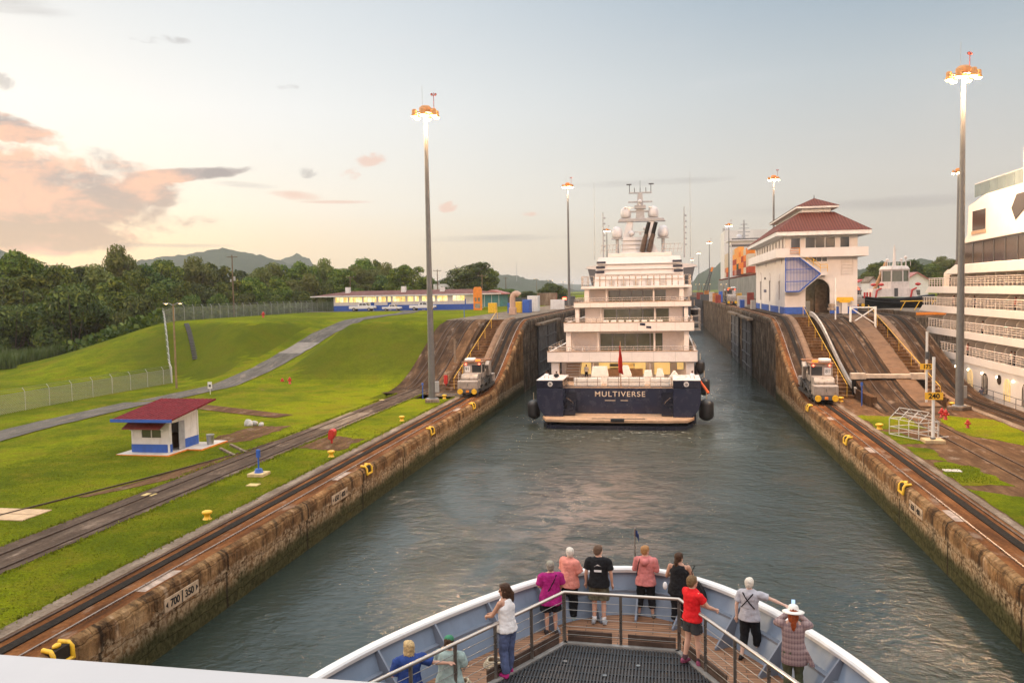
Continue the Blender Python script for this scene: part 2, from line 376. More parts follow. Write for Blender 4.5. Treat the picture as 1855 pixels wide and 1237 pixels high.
def make_tow(name, a, b_, c_):
    m = bpy.data.materials.new(name); m.use_nodes = True; T = NT(m.node_tree); b = T.n['Principled BSDF']
    co = T.node('ShaderNodeNewGeometry').outputs['Position']
    n1 = T.noise(T.vmul(co, (1., .16, .16)), 1.7, 6, .62); n2 = T.noise(co, .35, 6, .6); n3 = T.noise(co, 6., 5, .7); n4 = T.noise(T.vmul(co, (1.3, .5, .5)), .8, 5, .6)
    c = T.ramp(n1, [(.3, a), (.5, b_), (.7, c_)]); c = T.mix(T.smooth(n2, .45, .7), c, T.mix(.6, c, a))
    c = T.mix(T.math('MULTIPLY', T.smooth(n4, .56, .70), .5), c, (.33, .25, .19))
    c = T.mix(1., c, T.ramp(n3, [(.3, .6), (.55, 1.), (.75, 1.35)]), 'MULTIPLY')
    T.put(b.inputs['Base Color'], c); b.inputs['Roughness'].default_value = .88; b.inputs['Specular IOR Level'].default_value = .08
    T.put(b.inputs['Normal'], T.bump(T.math('ADD', n3, n1), .5, .06)); return m
tow = make_tow('rust stained towpath', (.062, .024, .009), (.155, .056, .017), (.27, .112, .040))
rampm = make_tow('oil dark ramp concrete', (.026, .015, .009), (.060, .034, .019), (.130, .075, .042))
ballast = make_tow('brown track bed', (.05, .034, .025), (.095, .064, .046), (.165, .120, .088))
dirtm = make_tow('bare brown earth', (.062, .031, .014), (.120, .062, .030), (.20, .115, .060))
asph = make_tow('worn asphalt', (.085, .075, .065), (.13, .115, .10), (.18, .16, .14))
kerbm = make_tow('pale kerb concrete', (.12, .085, .06), (.205, .155, .115), (.33, .265, .205))
railm = mat('polished rail steel', (.40, .33, .28), .32, .2, 4., metal=.9)
railrust = mat('rusty rail', (.085, .055, .04), .6, .3, 4., metal=.4)
rackm = mat('greased rack', (.020, .016, .013), .85, .3, 6., bump=.3, spec=.08)

def make_water():
    m = bpy.data.materials.new('canal water'); m.use_nodes = True; T = NT(m.node_tree); b = T.n['Principled BSDF']
    co = T.node('ShaderNodeNewGeometry').outputs['Position']; x, y, z = T.sep(co)
    wk = T.math('MULTIPLY', T.smooth(y, 52., 80.), T.math('MULTIPLY', T.smooth(x, -17., -11.), T.smooth(x, 8., 1.)))
    wob = T.noise(co, .25, 3, .5)
    r1 = T.noise(T.vmul(co, (.9, 1.15, 1)), .8, 4, .55, .6); r2 = T.noise(T.vmul(co, (1., 1.25, 1)), 2.1, 5, .62, .5); r3 = T.noise(co, .13, 3, .5, .8)
    sw = T.noise(T.vmul(co, (.6, 1., 1)), .55, 6, .62, 2.2)
    h = T.math('ADD', T.math('MULTIPLY', r1, .55), T.math('ADD', T.math('MULTIPLY', r2, .36), T.math('MULTIPLY', r3, 1.1)))
    h = T.math('ADD', h, T.math('MULTIPLY', T.math('MULTIPLY', sw, wk), 1.0))
    foam = T.math('MULTIPLY', T.math('MULTIPLY', T.smooth(y, 74., 86.), T.math('MULTIPLY', T.smooth(x, -14., -10.), T.smooth(x, 4., 1.))), T.smooth(T.noise(T.vmul(co, (.7, 1.6, 1)), 1.1, 7, .68, 1.5), .56, .68))
    c = T.mix(T.math('MULTIPLY', wk, .8), (.026, .037, .031), (.062, .062, .042)); cz = T.math('EXPONENT', T.math('MULTIPLY', T.math('ADD', T.math('POWER', T.math('DIVIDE', T.math('ADD', x, 5.), 5.5), 2.), T.math('POWER', T.math('DIVIDE', T.math('SUBTRACT', y, 55.), 15.), 2.)), -1.)); c = T.mix(T.math('MULTIPLY', cz, T.smooth(T.noise(T.vmul(co, (1, 1.3, 1)), .45, 6, .65, 1.), .36, .62)), c, (.20, .145, .115)); c = T.mix(T.math('MULTIPLY', foam, .75), c, (.5, .47, .42))  # warm patch behind the yacht: pink reflection and churn put into the colour
    T.put(b.inputs['Base Color'], c); T.put(b.inputs['Roughness'], T.math('ADD', .035, T.math('MULTIPLY', foam, .5))); b.inputs['IOR'].default_value = 1.33; b.inputs['Specular IOR Level'].default_value = .7
    pt = T.smooth(T.noise(T.vmul(co, (1, .55, 1)), .085, 4, .6, 1.2), .36, .62, .35, 1.25); h = T.math('MULTIPLY', T.math('SUBTRACT', h, T.math('ADD', 1.0, T.math('MULTIPLY', wk, .65))), pt)
    T.put(b.inputs['Normal'], T.bump(h, .72, .36)); return m
waterm = make_water()

# --- water and ground sheets
tag(MB().quad((-19, -300, WATER), (80, -300, WATER), (80, 900, WATER), (-19, 900, WATER)).add([(-21, -300, WATER), (-19, -300, WATER), (-19, 900, WATER), (-21, 900, WATER)], [(0, 1, 2, 3)]).build('water', waterm, origin=(0, 0, WATER), weld=True), kind='structure')
xs = axis((-9000, -3000, 3000), (-3000, -600, 600), (-600, -200, 60), (-200, -126, 8), (-126, -33, 1.5), (-33, -23.1, 1.65))
ys = axis((-400, -40, 60), (-40, 20, 10), (20, 95, 5), (95, 152, 1.5), (152, 260, 9), (260, 600, 40), (600, 2400, 300), (2400, 12000, 2400))
def hL2(x, y):
    z = hleft(x, y)
    if x < -119: z = max(z, 0) + UP*S((y-330)/120)
    if x > -33.5 and 90 < y < 135: z = min(z, zL(y)-.5 if x > -33 else z)
    return z-(.9 if x > -33 and y > 94 else 0)
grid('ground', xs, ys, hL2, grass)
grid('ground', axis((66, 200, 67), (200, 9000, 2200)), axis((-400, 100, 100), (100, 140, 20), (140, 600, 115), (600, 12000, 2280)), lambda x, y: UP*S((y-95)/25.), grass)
tag(MB().quad((-23.1, 900, UP-.02), (66, 900, UP-.02), (66, 12000, UP-.02), (-23.1, 12000, UP-.02)).build('ground', grass), kind='structure')

# --- profiles swept along the canal
STY = axis((-60, 60, 30), (60, 78, 9), (78, 132, 1.5), (132, 900, 192))
def sweep(sec, fz, y0=None, y1=None):   # sec: (x, dz, absolute?) ring; fz(y) the running level
    ys = [y for y in STY if (y0 is None or y > y0) and (y1 is None or y < y1)]
    if y0 is not None: ys = [y0]+ys
    if y1 is not None: ys = ys+[y1]
    return [[(x, y, (dz if ab else fz(y)+dz)) for x, dz, ab in sec] for y in ys]
def strip(x0, x1, fz, y0, y1, up=.004, thick=None):
    if thick is None: return MB().loft(sweep([(x0, up, 0), (x1, up, 0)], fz, y0, y1), closed=False, caps=False)
    return MB().loft(sweep([(x0, up-thick, 0), (x1, up-thick, 0), (x1, up, 0), (x0, up, 0)], fz, y0, y1))
lw = thing('lock_wall', 'long weathered concrete lock wall along the grassy left bank', 'lock wall', (XL, 40, WATER))
MB().loft(sweep([(XL-.10, -9, 1), (XL-.10, -1.02, 0), (XL, -.95, 0), (XL, -.34, 0), (XL-.10, -.10, 0), (XL-.34, 0, 0), (-23.1, 0, 0), (-23.1, -9, 1)], zL, -60, 118)).build('wall_face', wallm, lw)
MB().loft(sweep([(XL-.10, -9, 1), (XL-.10, -1.02, 0), (XL, -.95, 0), (XL, -.34, 0), (XL-.10, -.10, 0), (XL-.34, 0, 0), (-23.1, 0, 0), (-23.1, -9, 1)], zL, 118, 900)).build('wall_face', wallup, lw)
strip(-22.75, XL-.36, zL, -60, 900).build('towpath', tow, lw)
strip(-23.45, -22.77, zL, -60, 126, .03, .3).build('kerb', kerbm, lw)
rw = thing('lock_wall', 'weathered block lock wall edging the centre island on the right', 'lock wall', (XR, 40, WATER))
MB().loft(sweep([(XR+.10, -9, 1), (XR+.10, -1.02, 0), (XR, -.95, 0), (XR, -.34, 0), (XR+.10, -.10, 0), (XR+.34, 0, 0), (16.4, 0, 0), (16.4, -9, 1)], zR, -60, 112)).build('wall_face', wallm, rw)
MB().loft(sweep([(XR+.10, -9, 1), (XR+.10, -1.02, 0), (XR, -.95, 0), (XR, -.34, 0), (XR+.10, -.10, 0), (XR+.34, 0, 0), (16.4, 0, 0), (16.4, -9, 1)], zR, 112, 900)).build('wall_face', wallup, rw)
strip(XR+.36, 16.1, zR, -60, 900).build('towpath', tow, rw)
strip(16.12, 16.55, zR, -60, 122, .06, .3).build('kerb', kerbm, rw)
cw = thing('lock_wall', 'far towpath wall of the centre island beside the cruise ship', 'lock wall', (31.6, 40, WATER))
MB().loft(sweep([(31.6, -9, 1), (31.6, 0, 0), (27.9, 0, 0), (27.9, -9, 1)], zR, -60, 900)).build('wall_face', wallup, cw)
strip(28.3, 31.4, zR, -60, 900).build('towpath', rampm, cw)
strip(27.5, 28.2, zR, -60, 122, .05, .3).build('kerb', kerbm, cw)
ew = MB().loft(sweep([(65.5, -9, 1), (65.5, 0, 0), (70, 0, 0), (70, -9, 1)], zR, -60, 900)).build('lock_wall', wallup); tag(ew, 'outer lock wall on the far side of the cruise ship lane', 'lock wall')
# centre island
tag(MB().loft(sweep([(16.4, -9, 1), (16.4, 0, 0), (27.9, 0, 0), (27.9, -9, 1)], zero, -60, 121)).build('island_ground', dirtm), kind='structure')
tag(MB().loft([[(16.4, y, -9), (16.4, y, UP), (27.9, y, UP), (27.9, y, -9)] for y in (121, 900)]).build('upper_island_ground', ballast), kind='structure')
tag(MB().loft([[(-33.4, y, -9), (-33.4, y, UP+.004), (-23.1, y, UP+.004), (-23.1, y, -9)] for y in (125.5, 900)]).build('upper_apron', kerbm), kind='structure')
# ramps for the return tracks
def rail_sweep_(x): return MB().loft(sweep([(x-.09, -.02, 0), (x+.09, -.02, 0), (x+.09, .03, 0), (x-.09, .03, 0)], zRet, 82, 120))
rr = thing('ramp', 'broad dark concrete return track ramp in the middle of the island', 'ramp', (22, 80, 0))
MB().loft(sweep([(19.2, -.6, 1), (19.2, 0, 0), (25.2, 0, 0), (25.2, -.6, 1)], zRet, 80.3, 121.3)).build('slab', rampm, rr)
strip(23.1, 25.0, zRet, 84, 119.5, .14, .3).build('side_strip', mat('smooth brown strip', (.15, .088, .052), .85, .2, .7, bump=.2, dirt=(.06, .035, .02), dirtamt=.5), rr)
for xx in (19.75, 22.75): rail_sweep_(xx).build('slot', rackm, rr)
lr = thing('ramp', 'dark curved return track ramp beside the grass embankment', 'ramp', (-29, 98, 0))
MB().loft(sweep([(-33.2, -.6, 1), (-33.2, 0, 0), (-26.5, 0, 0), (-26.5, -.6, 1)], zLret, 98.3, 125.8)).build('slab', rampm, lr)
strip(-28.4, -27.0, zLret, 101, 125, .10, .3).build('side_strip', dirtm, lr)
for (x0_, x1_, fz_, ya_, yb_, par, mm_) in ((-22.75, XL-.9, zL, 95, 132, lw, rampm), (XR+.95, 16.1, zR, 88, 130, rw, rampm), (28.3, 31.4, zR, 88, 130, cw, rampm)):
    strip(x0_, x1_, fz_, ya_, yb_, .010).build('ramp_surface', mm_, par)
kerbr = mat('rounded ramp kerb', (.22, .135, .085), .85, .25, 1.2, bump=.2, dirt=(.08, .045, .025), dirtamt=.5)
for (xc_, fz_, ya_, yb_, par) in ((16.4, zR, 88, 126, rw), (27.75, zR, 88, 126, cw), (-23.35, zL, 95, 128, lw)):
    MB().loft(sweep([(xc_+.42*cos(a), .34*sin(a)-.02, 0) for a in [pi*k/8 for k in range(9)]], fz_, ya_, yb_), smooth=True).build('rounded_kerb', kerbr, par)
# stairways
def stairway(x0, x1, y0, y1, label, xr, zf):
    t = thing('stairway', label, 'stairs', ((x0+x1)/2, y0, 0)); n = 26; m = MB(); dy = (y1-y0)/n
    prof = [(y0, -.5)]
    for i in range(n): prof += [(y0+i*dy, UP*i/n), (y0+i*dy, UP*(i+1)/n)] if i else [(y0, UP/n)]
    for i in range(1, n): pass
    prof = [(y0, -.5)]
    for i in range(n): prof += [(y0+i*dy, UP*(i+1)/n), (y0+(i+1)*dy, UP*(i+1)/n)]
    prof += [(y1, -.5)]
    m.prism(prof, x1-x0, 'x', x0).build('steps', dirtm, t)
    h = MB(); pts = [(xr, y0+(y1-y0)*i/12, UP*(i+.5)/12+1.15) for i in range(13)]; h.tube(pts, .032, 6)
    for i in range(0, 13, 2): h.cyl((xr, pts[i][1], pts[i][2]-1.3), pts[i], .026, n=6)
    h.build('handrail', yellow, t)
    return t
stairway(16.56, 19.0, 92, 121, 'concrete stairway with yellow handrail next to the canal side towpath on the island', 18.2, zR)
stairway(25.4, 27.4, 90, 121, 'concrete stairway with yellow handrail between the return ramp and the cruise ship', 26.6, zR)
stairway(-26.3, -23.8, 98, 125, 'concrete stairway with yellow handrail on the left bank ramp', -25.2, zL)
wc = MB().loft(sweep([(19.0, -.3, 0), (19.0, .25, 0), (19.2, .25, 0), (19.2, -.3, 0)], lambda y: .5+UP*S((y-88)/33.), 92, 121)).build('stair_parapet', mat('whitewashed parapet', (.52, .46, .40), .85, .2, 1.5, dirt=(.2, .13, .08), dirtamt=.5)); tag(wc, 'pale sloping parapet beside the island stairway', 'parapet')
# culvert beams across the ramp
cb = thing('culvert_frame', 'pale concrete beams framing dark culvert openings in the return ramp', 'culvert', (21.5, 88, 0))
MB().box(18.7, 20.2, 92.6, 93.4, 1.9, 2.55).box(20.2, 24.6, 92.7, 93.3, 2.0, 2.45).box(24.6, 26.0, 92.6, 93.4, 1.9, 2.55).build('beam', mat('bleached beam', (.46, .38, .31), .85, .25, 1.5, bump=.2), cb, bevel=.05)
for a_ in (19.05, 25.25): MB().box(a_, a_+.6, 85.5, 92.6, 0, 1.0).build('side_wall', dirtm, cb, bevel=.05)
for a_ in (18.9, 24.8): MB().box(a_, a_+1.1, 92.62, 93.2, 0, 1.9).build('opening', mat('culvert dark', (.012, .010, .008), .9, 0), cb)
# tracks
def rail_sweep(x, w, h, fz, y0, y1, up=0.): return MB().loft(sweep([(x-w/2, up-.02, 0), (x+w/2, up-.02, 0), (x+w/2, up+h, 0), (x-w/2, up+h, 0)], fz, y0, y1))
def track(label, x0, x1, fz, y0, y1, mats, rack=True, wr=.11):
    t = thing('railway_track', label, 'railway track', ((x0+x1)/2, y0, 0))
    for x, mm in zip((x0, x1), mats): rail_sweep(x, wr if mm is not railm else .065, .07, fz, y0, y1).build('rail', mm, t)
    if rack: rail_sweep((x0+x1)/2+rack, .42, .055, fz, y0, y1).build('rack', rackm, t)
    return t
track('locomotive track with black rack along the left lock wall edge', -22.55, -20.98, zL, -60, 890, (railrust, railm), -.15)
track('locomotive track with black rack along the right lock wall edge', 14.28, 15.85, zR, -60, 890, (railm, railrust), .25)
track('locomotive track on the far towpath beside the cruise ship', 29.0, 30.5, zR, -60, 890, (railrust, railrust), .1)
track('rusty return track down the middle of the island ramp', 20.6, 22.1, lambda y: zRet(y)+.01, 20, 600, (railrust, railrust), 0)
tb = thing('track_bed', 'brown return track bed crossing the left lawn', 'track bed', (-29.6, 40, 0))
bed = MB(); pts = [(-28.15, -31.3, y) for y in (-40, 20)]+[(-28.1, -31.1, 60), (-28.05, -30.9, 98.4)]
bed.loft([[(b, y, -.3), (a, y, -.3), (a, y, .035), (b, y, .035)] for a, b, y in pts]).build('bed', ballast, tb)
track('return track running through the left lawn', -28.6, -30.2, lambda y: zLret(y)+.03, -40, 125, (railrust, railrust), 0)
track('return track at the head of the left bank ramp', -31.6, -31.0, zLret, 99, 126, (railrust, railrust), 0)
MB().box(-31.0, -28.2, 69, 79, -.2, .042).build('crossing_slab', kerbm, tb)
sd = thing('track_bed', 'dark siding spur merging with the return track by the white hut', 'track bed', (-33, 45, 0))
sp = MB(); sp.loft([[(a, y, hleft(a, y)-.2), (b_, y, hleft(b_, y)-.2), (b_, y, max(.03, hleft(b_, y)+.03)), (a, y, max(.03, hleft(a, y)+.03))] for y, a, b_ in ((44, -34.4, -33.9), (47, -33.5, -32.4), (50, -32.9, -31.2), (55, -32.0, -31.2), (60, -31.5, -31.15), (63, -31.3, -31.1))]).build('bed', dirtm, sd)
MB().tube([(x, y, max(.04, hleft(x, y)+.05)) for x, y in ((-43, 12), (-41.2, 20), (-38.5, 30), (-36.2, 38), (-33.2, 49.5), (-31.6, 57), (-30.9, 62))], .06, 4).build('rail', railrust, sd)
# path, apron, bare patches
def ribbon(name, pts, w, m, fz, up, step=1.):
    b = MB(); L = []
    for (p, q) in zip(pts, pts[1:]):
        n = max(1, int((Vector(q[:2])-Vector(p[:2])).length/step)); L += [Vector(p[:2]).lerp(Vector(q[:2]), i/n) for i in range(n)]
    L.append(Vector(pts[-1][:2]))
    for _ in range(6): L = [L[0]]+[(L[i-1]+L[i]*2+L[i+1])/4 for i in range(1, len(L)-1)]+[L[-1]]
    R = []
    for i, p in enumerate(L):
        t = (L[min(i+1, len(L)-1)]-L[max(i-1, 0)]).normalized(); s = Vector((t.y, -t.x)); e = .18*mnoise.noise((p.x*.4, p.y*.4, 0))
        R.append([(q.x, q.y, fz(q.x, q.y)+up) for k in (-1, -.5, 0, .5, 1) for q in (p+s*(w/2+e)*k,)])
    return tag(b.loft(R, closed=False, caps=False, smooth=True).build(name, m), kind='structure')
ribbon('path', PATH, 3.7, asph, lambda x, y: hleft(x, y), .07)
tag(MB().quad((-88, 194, UP+.02), (-46, 194, UP+.02), (-46, 203, UP+.02), (-88, 203, UP+.02)).build('road', asph), kind='structure')
ribbon('footpath', [(-57, 85.5), (-47, 80.5), (-36.5, 76)], 2.4, dirtm, hleft, .05)
ribbon('path_patch', [(-55.1, 117), (-54.6, 123)], 3.72, mat('pale patch', (.24, .205, .175), .85, .2, 1.2), hleft, .085)
def patch(name, pts, m, z=.008, up=0):
    c = Vector((sum(p[0] for p in pts)/len(pts), sum(p[1] for p in pts)/len(pts))); out = []
    for i, p in enumerate(pts):
        q = pts[(i+1) % len(pts)]
        for k in range(16):
            v = Vector(p).lerp(Vector(q), k/16); v += (v-c).normalized()*(.55*mnoise.noise((v.x*.7, v.y*.7, 3.))+.3*mnoise.noise((v.x*2.3, v.y*2.3, 8.))); out.append((v.x, v.y, z+up))
    return tag(MB().add(out, [tuple(range(len(out)))]).build(name, m), kind='structure')
patch('bare_earth', [(-37.2, 60.5), (-33.2, 63), (-33.4, 70.5), (-36.6, 70.2)], dirtm, .02)
patch('bare_earth', [(-28.0, 60.5), (-24.2, 59.2), (-24.2, 64.5), (-27.6, 66)], dirtm, .02)
patch('bare_earth', [(-33, 95), (-28.0, 93.5), (-24, 94), (-24, 99), (-33, 102.5)], rampm, .02)
gp = [[(16.7, 72.2), (20.6, 72.8), (20.3, 79.5), (16.7, 80)], [(16.7, 65.5), (18.6, 66), (18.0, 70.8), (16.7, 71.3)], [(16.8, 60), (18.0, 59.6), (18.4, 63.4), (16.8, 64.8)], [(16.7, 52.3), (19.4, 52.8), (19.2, 57.2), (17.9, 59.2), (16.8, 59.4)], [(16.7, 24), (21.2, 26), (20.6, 36), (20.3, 44.5), (18.9, 49.8), (16.7, 51.3)], [(22.6, 70), (27.3, 62), (27.3, 78), (24.2, 80.5), (22.7, 77)], [(23.5, 58), (27.3, 50), (27.3, 60), (25, 63)]]
for g in gp: patch('lawn', g, grass, .016)
# folded mitre gates recessed in both walls above the ramp
gatem = mat('gate steel', (.10, .10, .105), .6, .25, .5, dirt=(.10, .055, .03), dirtamt=.6, coord='World')
def gate(x, sgn, y0, y1, label):
    t = thing('lock_gate', label, 'lock gate', (x, (y0+y1)/2, WATER)); g = MB(); g.box(min(x, x+.12*sgn), max(x, x+.12*sgn), y0, y1, -6, 6.1); g.build('leaf', gatem, t)
    r = MB()
    for z in (-1.5, .4, 2.3, 4.2, 6.0): r.box(min(x+.12*sgn, x+.3*sgn), max(x+.12*sgn, x+.3*sgn), y0, y1, z-.12, z+.12)
    r.build('rib', gatem, t); q = MB()
    for y in (y0, (y0+y1)/2, y1): q.box(min(x+.12*sgn, x+.26*sgn), max(x+.12*sgn, x+.26*sgn), y-.1, y+.1, -6, 5.9)
    q.build('post', gatem, t); MB().box(min(x, x+.9*sgn), max(x, x+.9*sgn), y0-2, y1+2, 6.35, 6.7).build('walkway', kerbm, t)
gate(XR, -1, 142, 158, 'dark steel lock gate folded flat against the right wall'); gate(XR, -1, 166, 184, 'second dark folded lock gate farther along the right wall')
gate(XL, 1, 131, 152, 'dark steel lock gate folded against the left wall beside the yacht')
tag(MB().box(XL, XR, 335, 338, -9, 8.2).build('lock_gate', gatem), 'closed lock gate at the far end of the chamber ahead of the yacht', 'lock gate')

bladem = mat('grass blade', (.175, .205, .010), .7, .35, .6, spec=.15)
# lawn tufts: real blades where the lawn is near, and ragged borders along kerbs and tracks
tf = MB(); tr_ = random.Random(2)
def tuft(x, y, h, w):
    z = max(0., hleft(x, y)) if x < 0 else .012; a = tr_.uniform(0, pi); dx, dy = cos(a)*w, sin(a)*w; l = tr_.uniform(-.5, .5)*h
    tf.add([(x-dx, y-dy, z-.02), (x+dx, y+dy, z-.02), (x+dx*.6+l, y+dy*.6, z+h*.8), (x-dx*.3+l, y-dy*.3, z+h)], [(0, 1, 2, 3)])
for _ in range(30000):
    y = 22+48*tr_.random()**1.25; x = tr_.uniform(-46, -23.5)
    if -31.35 < x < -27.95 or (hleft(x, y) < -.02 and tr_.random() < .0) or (-40.5 < x < -33.9 and 56 < y < 63): continue
    tuft(x, y, tr_.uniform(.02, .055), tr_.uniform(.02, .05))
for _ in range(5000):
    y = tr_.uniform(22, 95); e = tr_.choice((-23.5, -27.98, -31.3)); tuft(e+tr_.gauss(0, .10), y, tr_.uniform(.05, .16), tr_.uniform(.03, .08))
for _ in range(5000):
    y = tr_.uniform(24, 58); x = 16.75+tr_.random()*2.3; tuft(x, y, tr_.uniform(.03, .09), tr_.uniform(.02, .05)) if (y < 44 or 53 < y) else None
tag(tf.build('lawn_grass', bladem, origin=(0, 0, 0)), kind='stuff')
# ================================================================== SITE: masts, buildings, locomotives, vehicles, small things
def text(name, body, size, loc, m, parent=None, rot=(pi/2, 0, 0), ext=.01, align='CENTER', bold=0., sx=1., sp=1.):
    cu = bpy.data.curves.new(name, 'FONT'); cu.body = body; cu.size = size; cu.extrude = ext; cu.align_x = align; cu.align_y = 'CENTER'; cu.offset = bold; cu.space_character = sp
    t = bpy.data.objects.new(name, cu); COL.objects.link(t); bpy.context.view_layer.update()
    me = bpy.data.meshes.new_from_object(t.evaluated_get(bpy.context.evaluated_depsgraph_get())); bpy.data.objects.remove(t)
    me.materials.clear(); me.materials.append(m); o = bpy.data.objects.new(name, me); COL.objects.link(o)
    me.transform(Matrix.Diagonal((sx, 1, 1, 1)))
    o.rotation_euler = rot; o.location = Vector(loc)
    if parent is not None: o.parent = parent; o.location = Vector(loc)-wloc(parent); KIDS.setdefault(parent.name, []).append(o)
    return o
def facade(b, axis, p0, p1, u0, u1, z0, z1, holes):    # solid wall with rectangular openings
    us = sorted({u0, u1, *[h[0] for h in holes], *[h[1] for h in holes]}); zs = sorted({z0, z1, *[h[2] for h in holes], *[h[3] for h in holes]})
    for a, c in zip(us, us[1:]):
        for d, e in zip(zs, zs[1:]):
            um, zm = (a+c)/2, (d+e)/2
            if any(h[0] < um < h[1] and h[2] < zm < h[3] for h in holes): continue
            if axis == 'y': b.box(a, c, p0, p1, d, e)
            else: b.box(p0, p1, a, c, d, e)
    return b

# --- high-mast lamps
def mast(label, x, y, z0, far=False, light=0, rz=0.):
    t = thing('high_mast_lamp', label, 'lamp mast', (x, y, z0), rz, 'high-mast lamps along the lock walls')
    n = 8 if far else 14
    MB().tube([(0, 0, .3), (0, 0, 10), (0, 0, 20), (0, 0, 29.2)], [.37, .31, .245, .17], n).build('pole', mastmat, t, local=True)
    MB().box(-.75, .75, -.75, .75, 0, .32).build('footing', kerbm, t, local=True, bevel=.04)
    if not far:
        MB().box(.30, .78, -.25, .25, 1.0, 2.1).build('control_box', grey, t, local=True, bevel=.03)
        MB().cyl((0, 0, .32), (0, 0, .42), .6, n=14).build('flange', galv, t, local=True)
    MB().lathe((0, 0, 28.9), [(.2, 0), (.62, .1), (.66, .35), (.66, .85), (.45, 1.05), (0, 1.1)], n).build('head_drum', orange if far else mat('lamp head', (.52, .24, .07), .5, .2, 3.), t, local=True)  # glow of the bulbs put into the orange housing colour
    R = MB().tube([(1.15*cos(k*pi/6), 1.15*sin(k*pi/6), 29.15) for k in range(13)], .05, 5)
    for k in range(3): R.cyl((1.15*cos(k*pi/3), 1.15*sin(k*pi/3), 29.15), (-1.15*cos(k*pi/3), -1.15*sin(k*pi/3), 29.15), .045, n=5)
    R.build('ring', darkgrey, t, local=True)
    for k in range(6):
        a = k*pi/3+.26; cx, cy = 1.2*cos(a), 1.2*sin(a)
        l = MB().lathe((cx, cy, 28.85), [(.34, 0), (.30, .22), (.26, .30), (.26, .62), (.16, .72), (0, .73)], 10).build('lamp_head', MATS['lamp head'] if 'lamp head' in MATS else orange, t, local=True)
        MB().lathe((cx, cy, 28.72), [(0, 0), (.22, .03), (.31, .125)], 10).build('bulb', bulbfar if far else bulb, l, local=False) if False else \
            MB().lathe((cx, cy, 28.72), [(0, 0), (.22, .03), (.31, .125)], 10).build('bulb', bulbfar if far else bulb, t, local=True)
    a = MB().cyl((.9, 0, 29.6), (.9, 0, 31.3), .035, n=6); a.cyl((.70, 0, 31.0), (1.1, 0, 31.0), .03, n=5); a.ball((.70, 0, 31.12), .13, n=8, m=5); a.ball((1.1, 0, 31.12), .13, n=8, m=5); a.build('beacon', mat('beacon red', (.25, .03, .02), .4, .1), t, local=True)
    MB().cyl((-.3, .1, 29.8), (-.3, .1, 32.0), .02, n=5).build('lightning_rod', galv, t, local=True)
    t.scale = (1, 1, 1.045)
    if light:
        l = bpy.data.lights.new('mast_light', 'POINT'); l.energy = light; l.color = (1., .64, .40); l.shadow_soft_size = .9
        o = bpy.data.objects.new('mast_light', l); COL.objects.link(o); o.parent = t; o.location = (0, 0, 28.2)
    return t
mast('tall lit lamp mast standing on the lawn beside the left lock wall', -24.93, 87.4, 0, light=15000, rz=.3)
mast('tall lit lamp mast on the centre island in front of the cruise ship', 26.53, 84.2, 0, light=42000, rz=.7)
mast('lit lamp mast on the upper left bank, left of the yacht', -24.6, 215, UP, True, light=15000)
mast('lit lamp mast rising behind the red roofed control tower', 25.7, 217, UP, True, light=15000)
mast('small lit lamp mast behind the cruise ship bow', 67.8, 218, UP, True)
mast('distant lamp mast seen left of the yacht funnel', -26.4, 381, UP, True)
mast('lamp mast in front of the container ship superstructure', 25.7, 371, UP, True)
mast('distant lamp mast left of the container ship', 24.0, 505, UP, True)
mast('very distant lamp mast just right of the yacht', 23.4, 656, UP, True)
mast('farthest lamp mast close to the right side of the yacht', 22.5, 800, UP, True)

# --- control tower
roofm = bpy.data.materials.new('red ribbed roof'); roofm.use_nodes = True
def _roof():
    T = NT(roofm.node_tree); b = T.n['Principled BSDF']; g = T.node('ShaderNodeNewGeometry'); x, y, z = T.sep(g.outputs['Position']); nx, ny, nz = T.sep(g.outputs['True Normal'])
    u = T.math('ADD', T.math('MULTIPLY', T.math('GREATER_THAN', T.math('ABSOLUTE', nx), T.math('ABSOLUTE', ny)), T.math('SUBTRACT', y, x)), x)
    w = T.math('ABSOLUTE', T.math('SINE', T.math('MULTIPLY', u, pi/.42))); n = T.noise(g.outputs['Position'], .9, 5, .6)
    c = T.mix(n, (.105, .026, .016), (.175, .054, .032)); c = T.mix(T.math('MULTIPLY', T.math('POWER', w, 3.), .25), c, (.24, .075, .055)); c = T.mix(T.smooth(w, .35, .0), c, (.07, .016, .014))
    T.put(b.inputs['Base Color'], c); b.inputs['Roughness'].default_value = .6; b.inputs['Specular IOR Level'].default_value = .12; T.put(b.inputs['Normal'], T.bump(w, .7, .1))
_roof()
ct = thing('control_tower', 'white control tower with red hipped roof, arch and blue caged outside stair', 'building', (22.7, 134, UP))
TX0, TX1, TY0, TY1 = 17.5, 27.9, 134., 176.
def pxr(x, Y): return at_y(x, 500, Y).x
w = MB(); ar = [(22.25+1.75*cos(a), 11.0+1.75*sin(a)) for a in [pi*k/18 for k in range(19)]]
w.prism([(TX0, UP), (20.5, UP)]+list(reversed(ar))+[(24.0, UP), (TX1, UP), (TX1, 15.1), (TX0, 15.1)], .4, 'y', TY0)
wins = [(pxr(1433, 134), pxr(1449, 134), 17.3, 18.85), (pxr(1459, 134), pxr(1512, 134), 17.3, 18.95), (pxr(1522, 134), pxr(1538, 134), 17.4, 18.9), (pxr(1470, 134), pxr(1498, 134), 15.35, 15.95)]
facade(w, 'y', TY0, TY0+.4, TX0, TX1, 15.1, 19.3, wins)
sw = [(135.6+i*4.1, 137.2+i*4.1, 17.35, 18.9) for i in range(10)]; low = [(139.8, 141.4, 9.6, 12.6), (152.4, 154.4, 9.2, 12.8), (166.5, 168.9, 9.2, 12.8)]; slit = [(137.2, 138, 15.2, 16.1), (145.5, 146.2, 15.3, 16.1), (158.5, 159.4, 15.3, 16.1)]
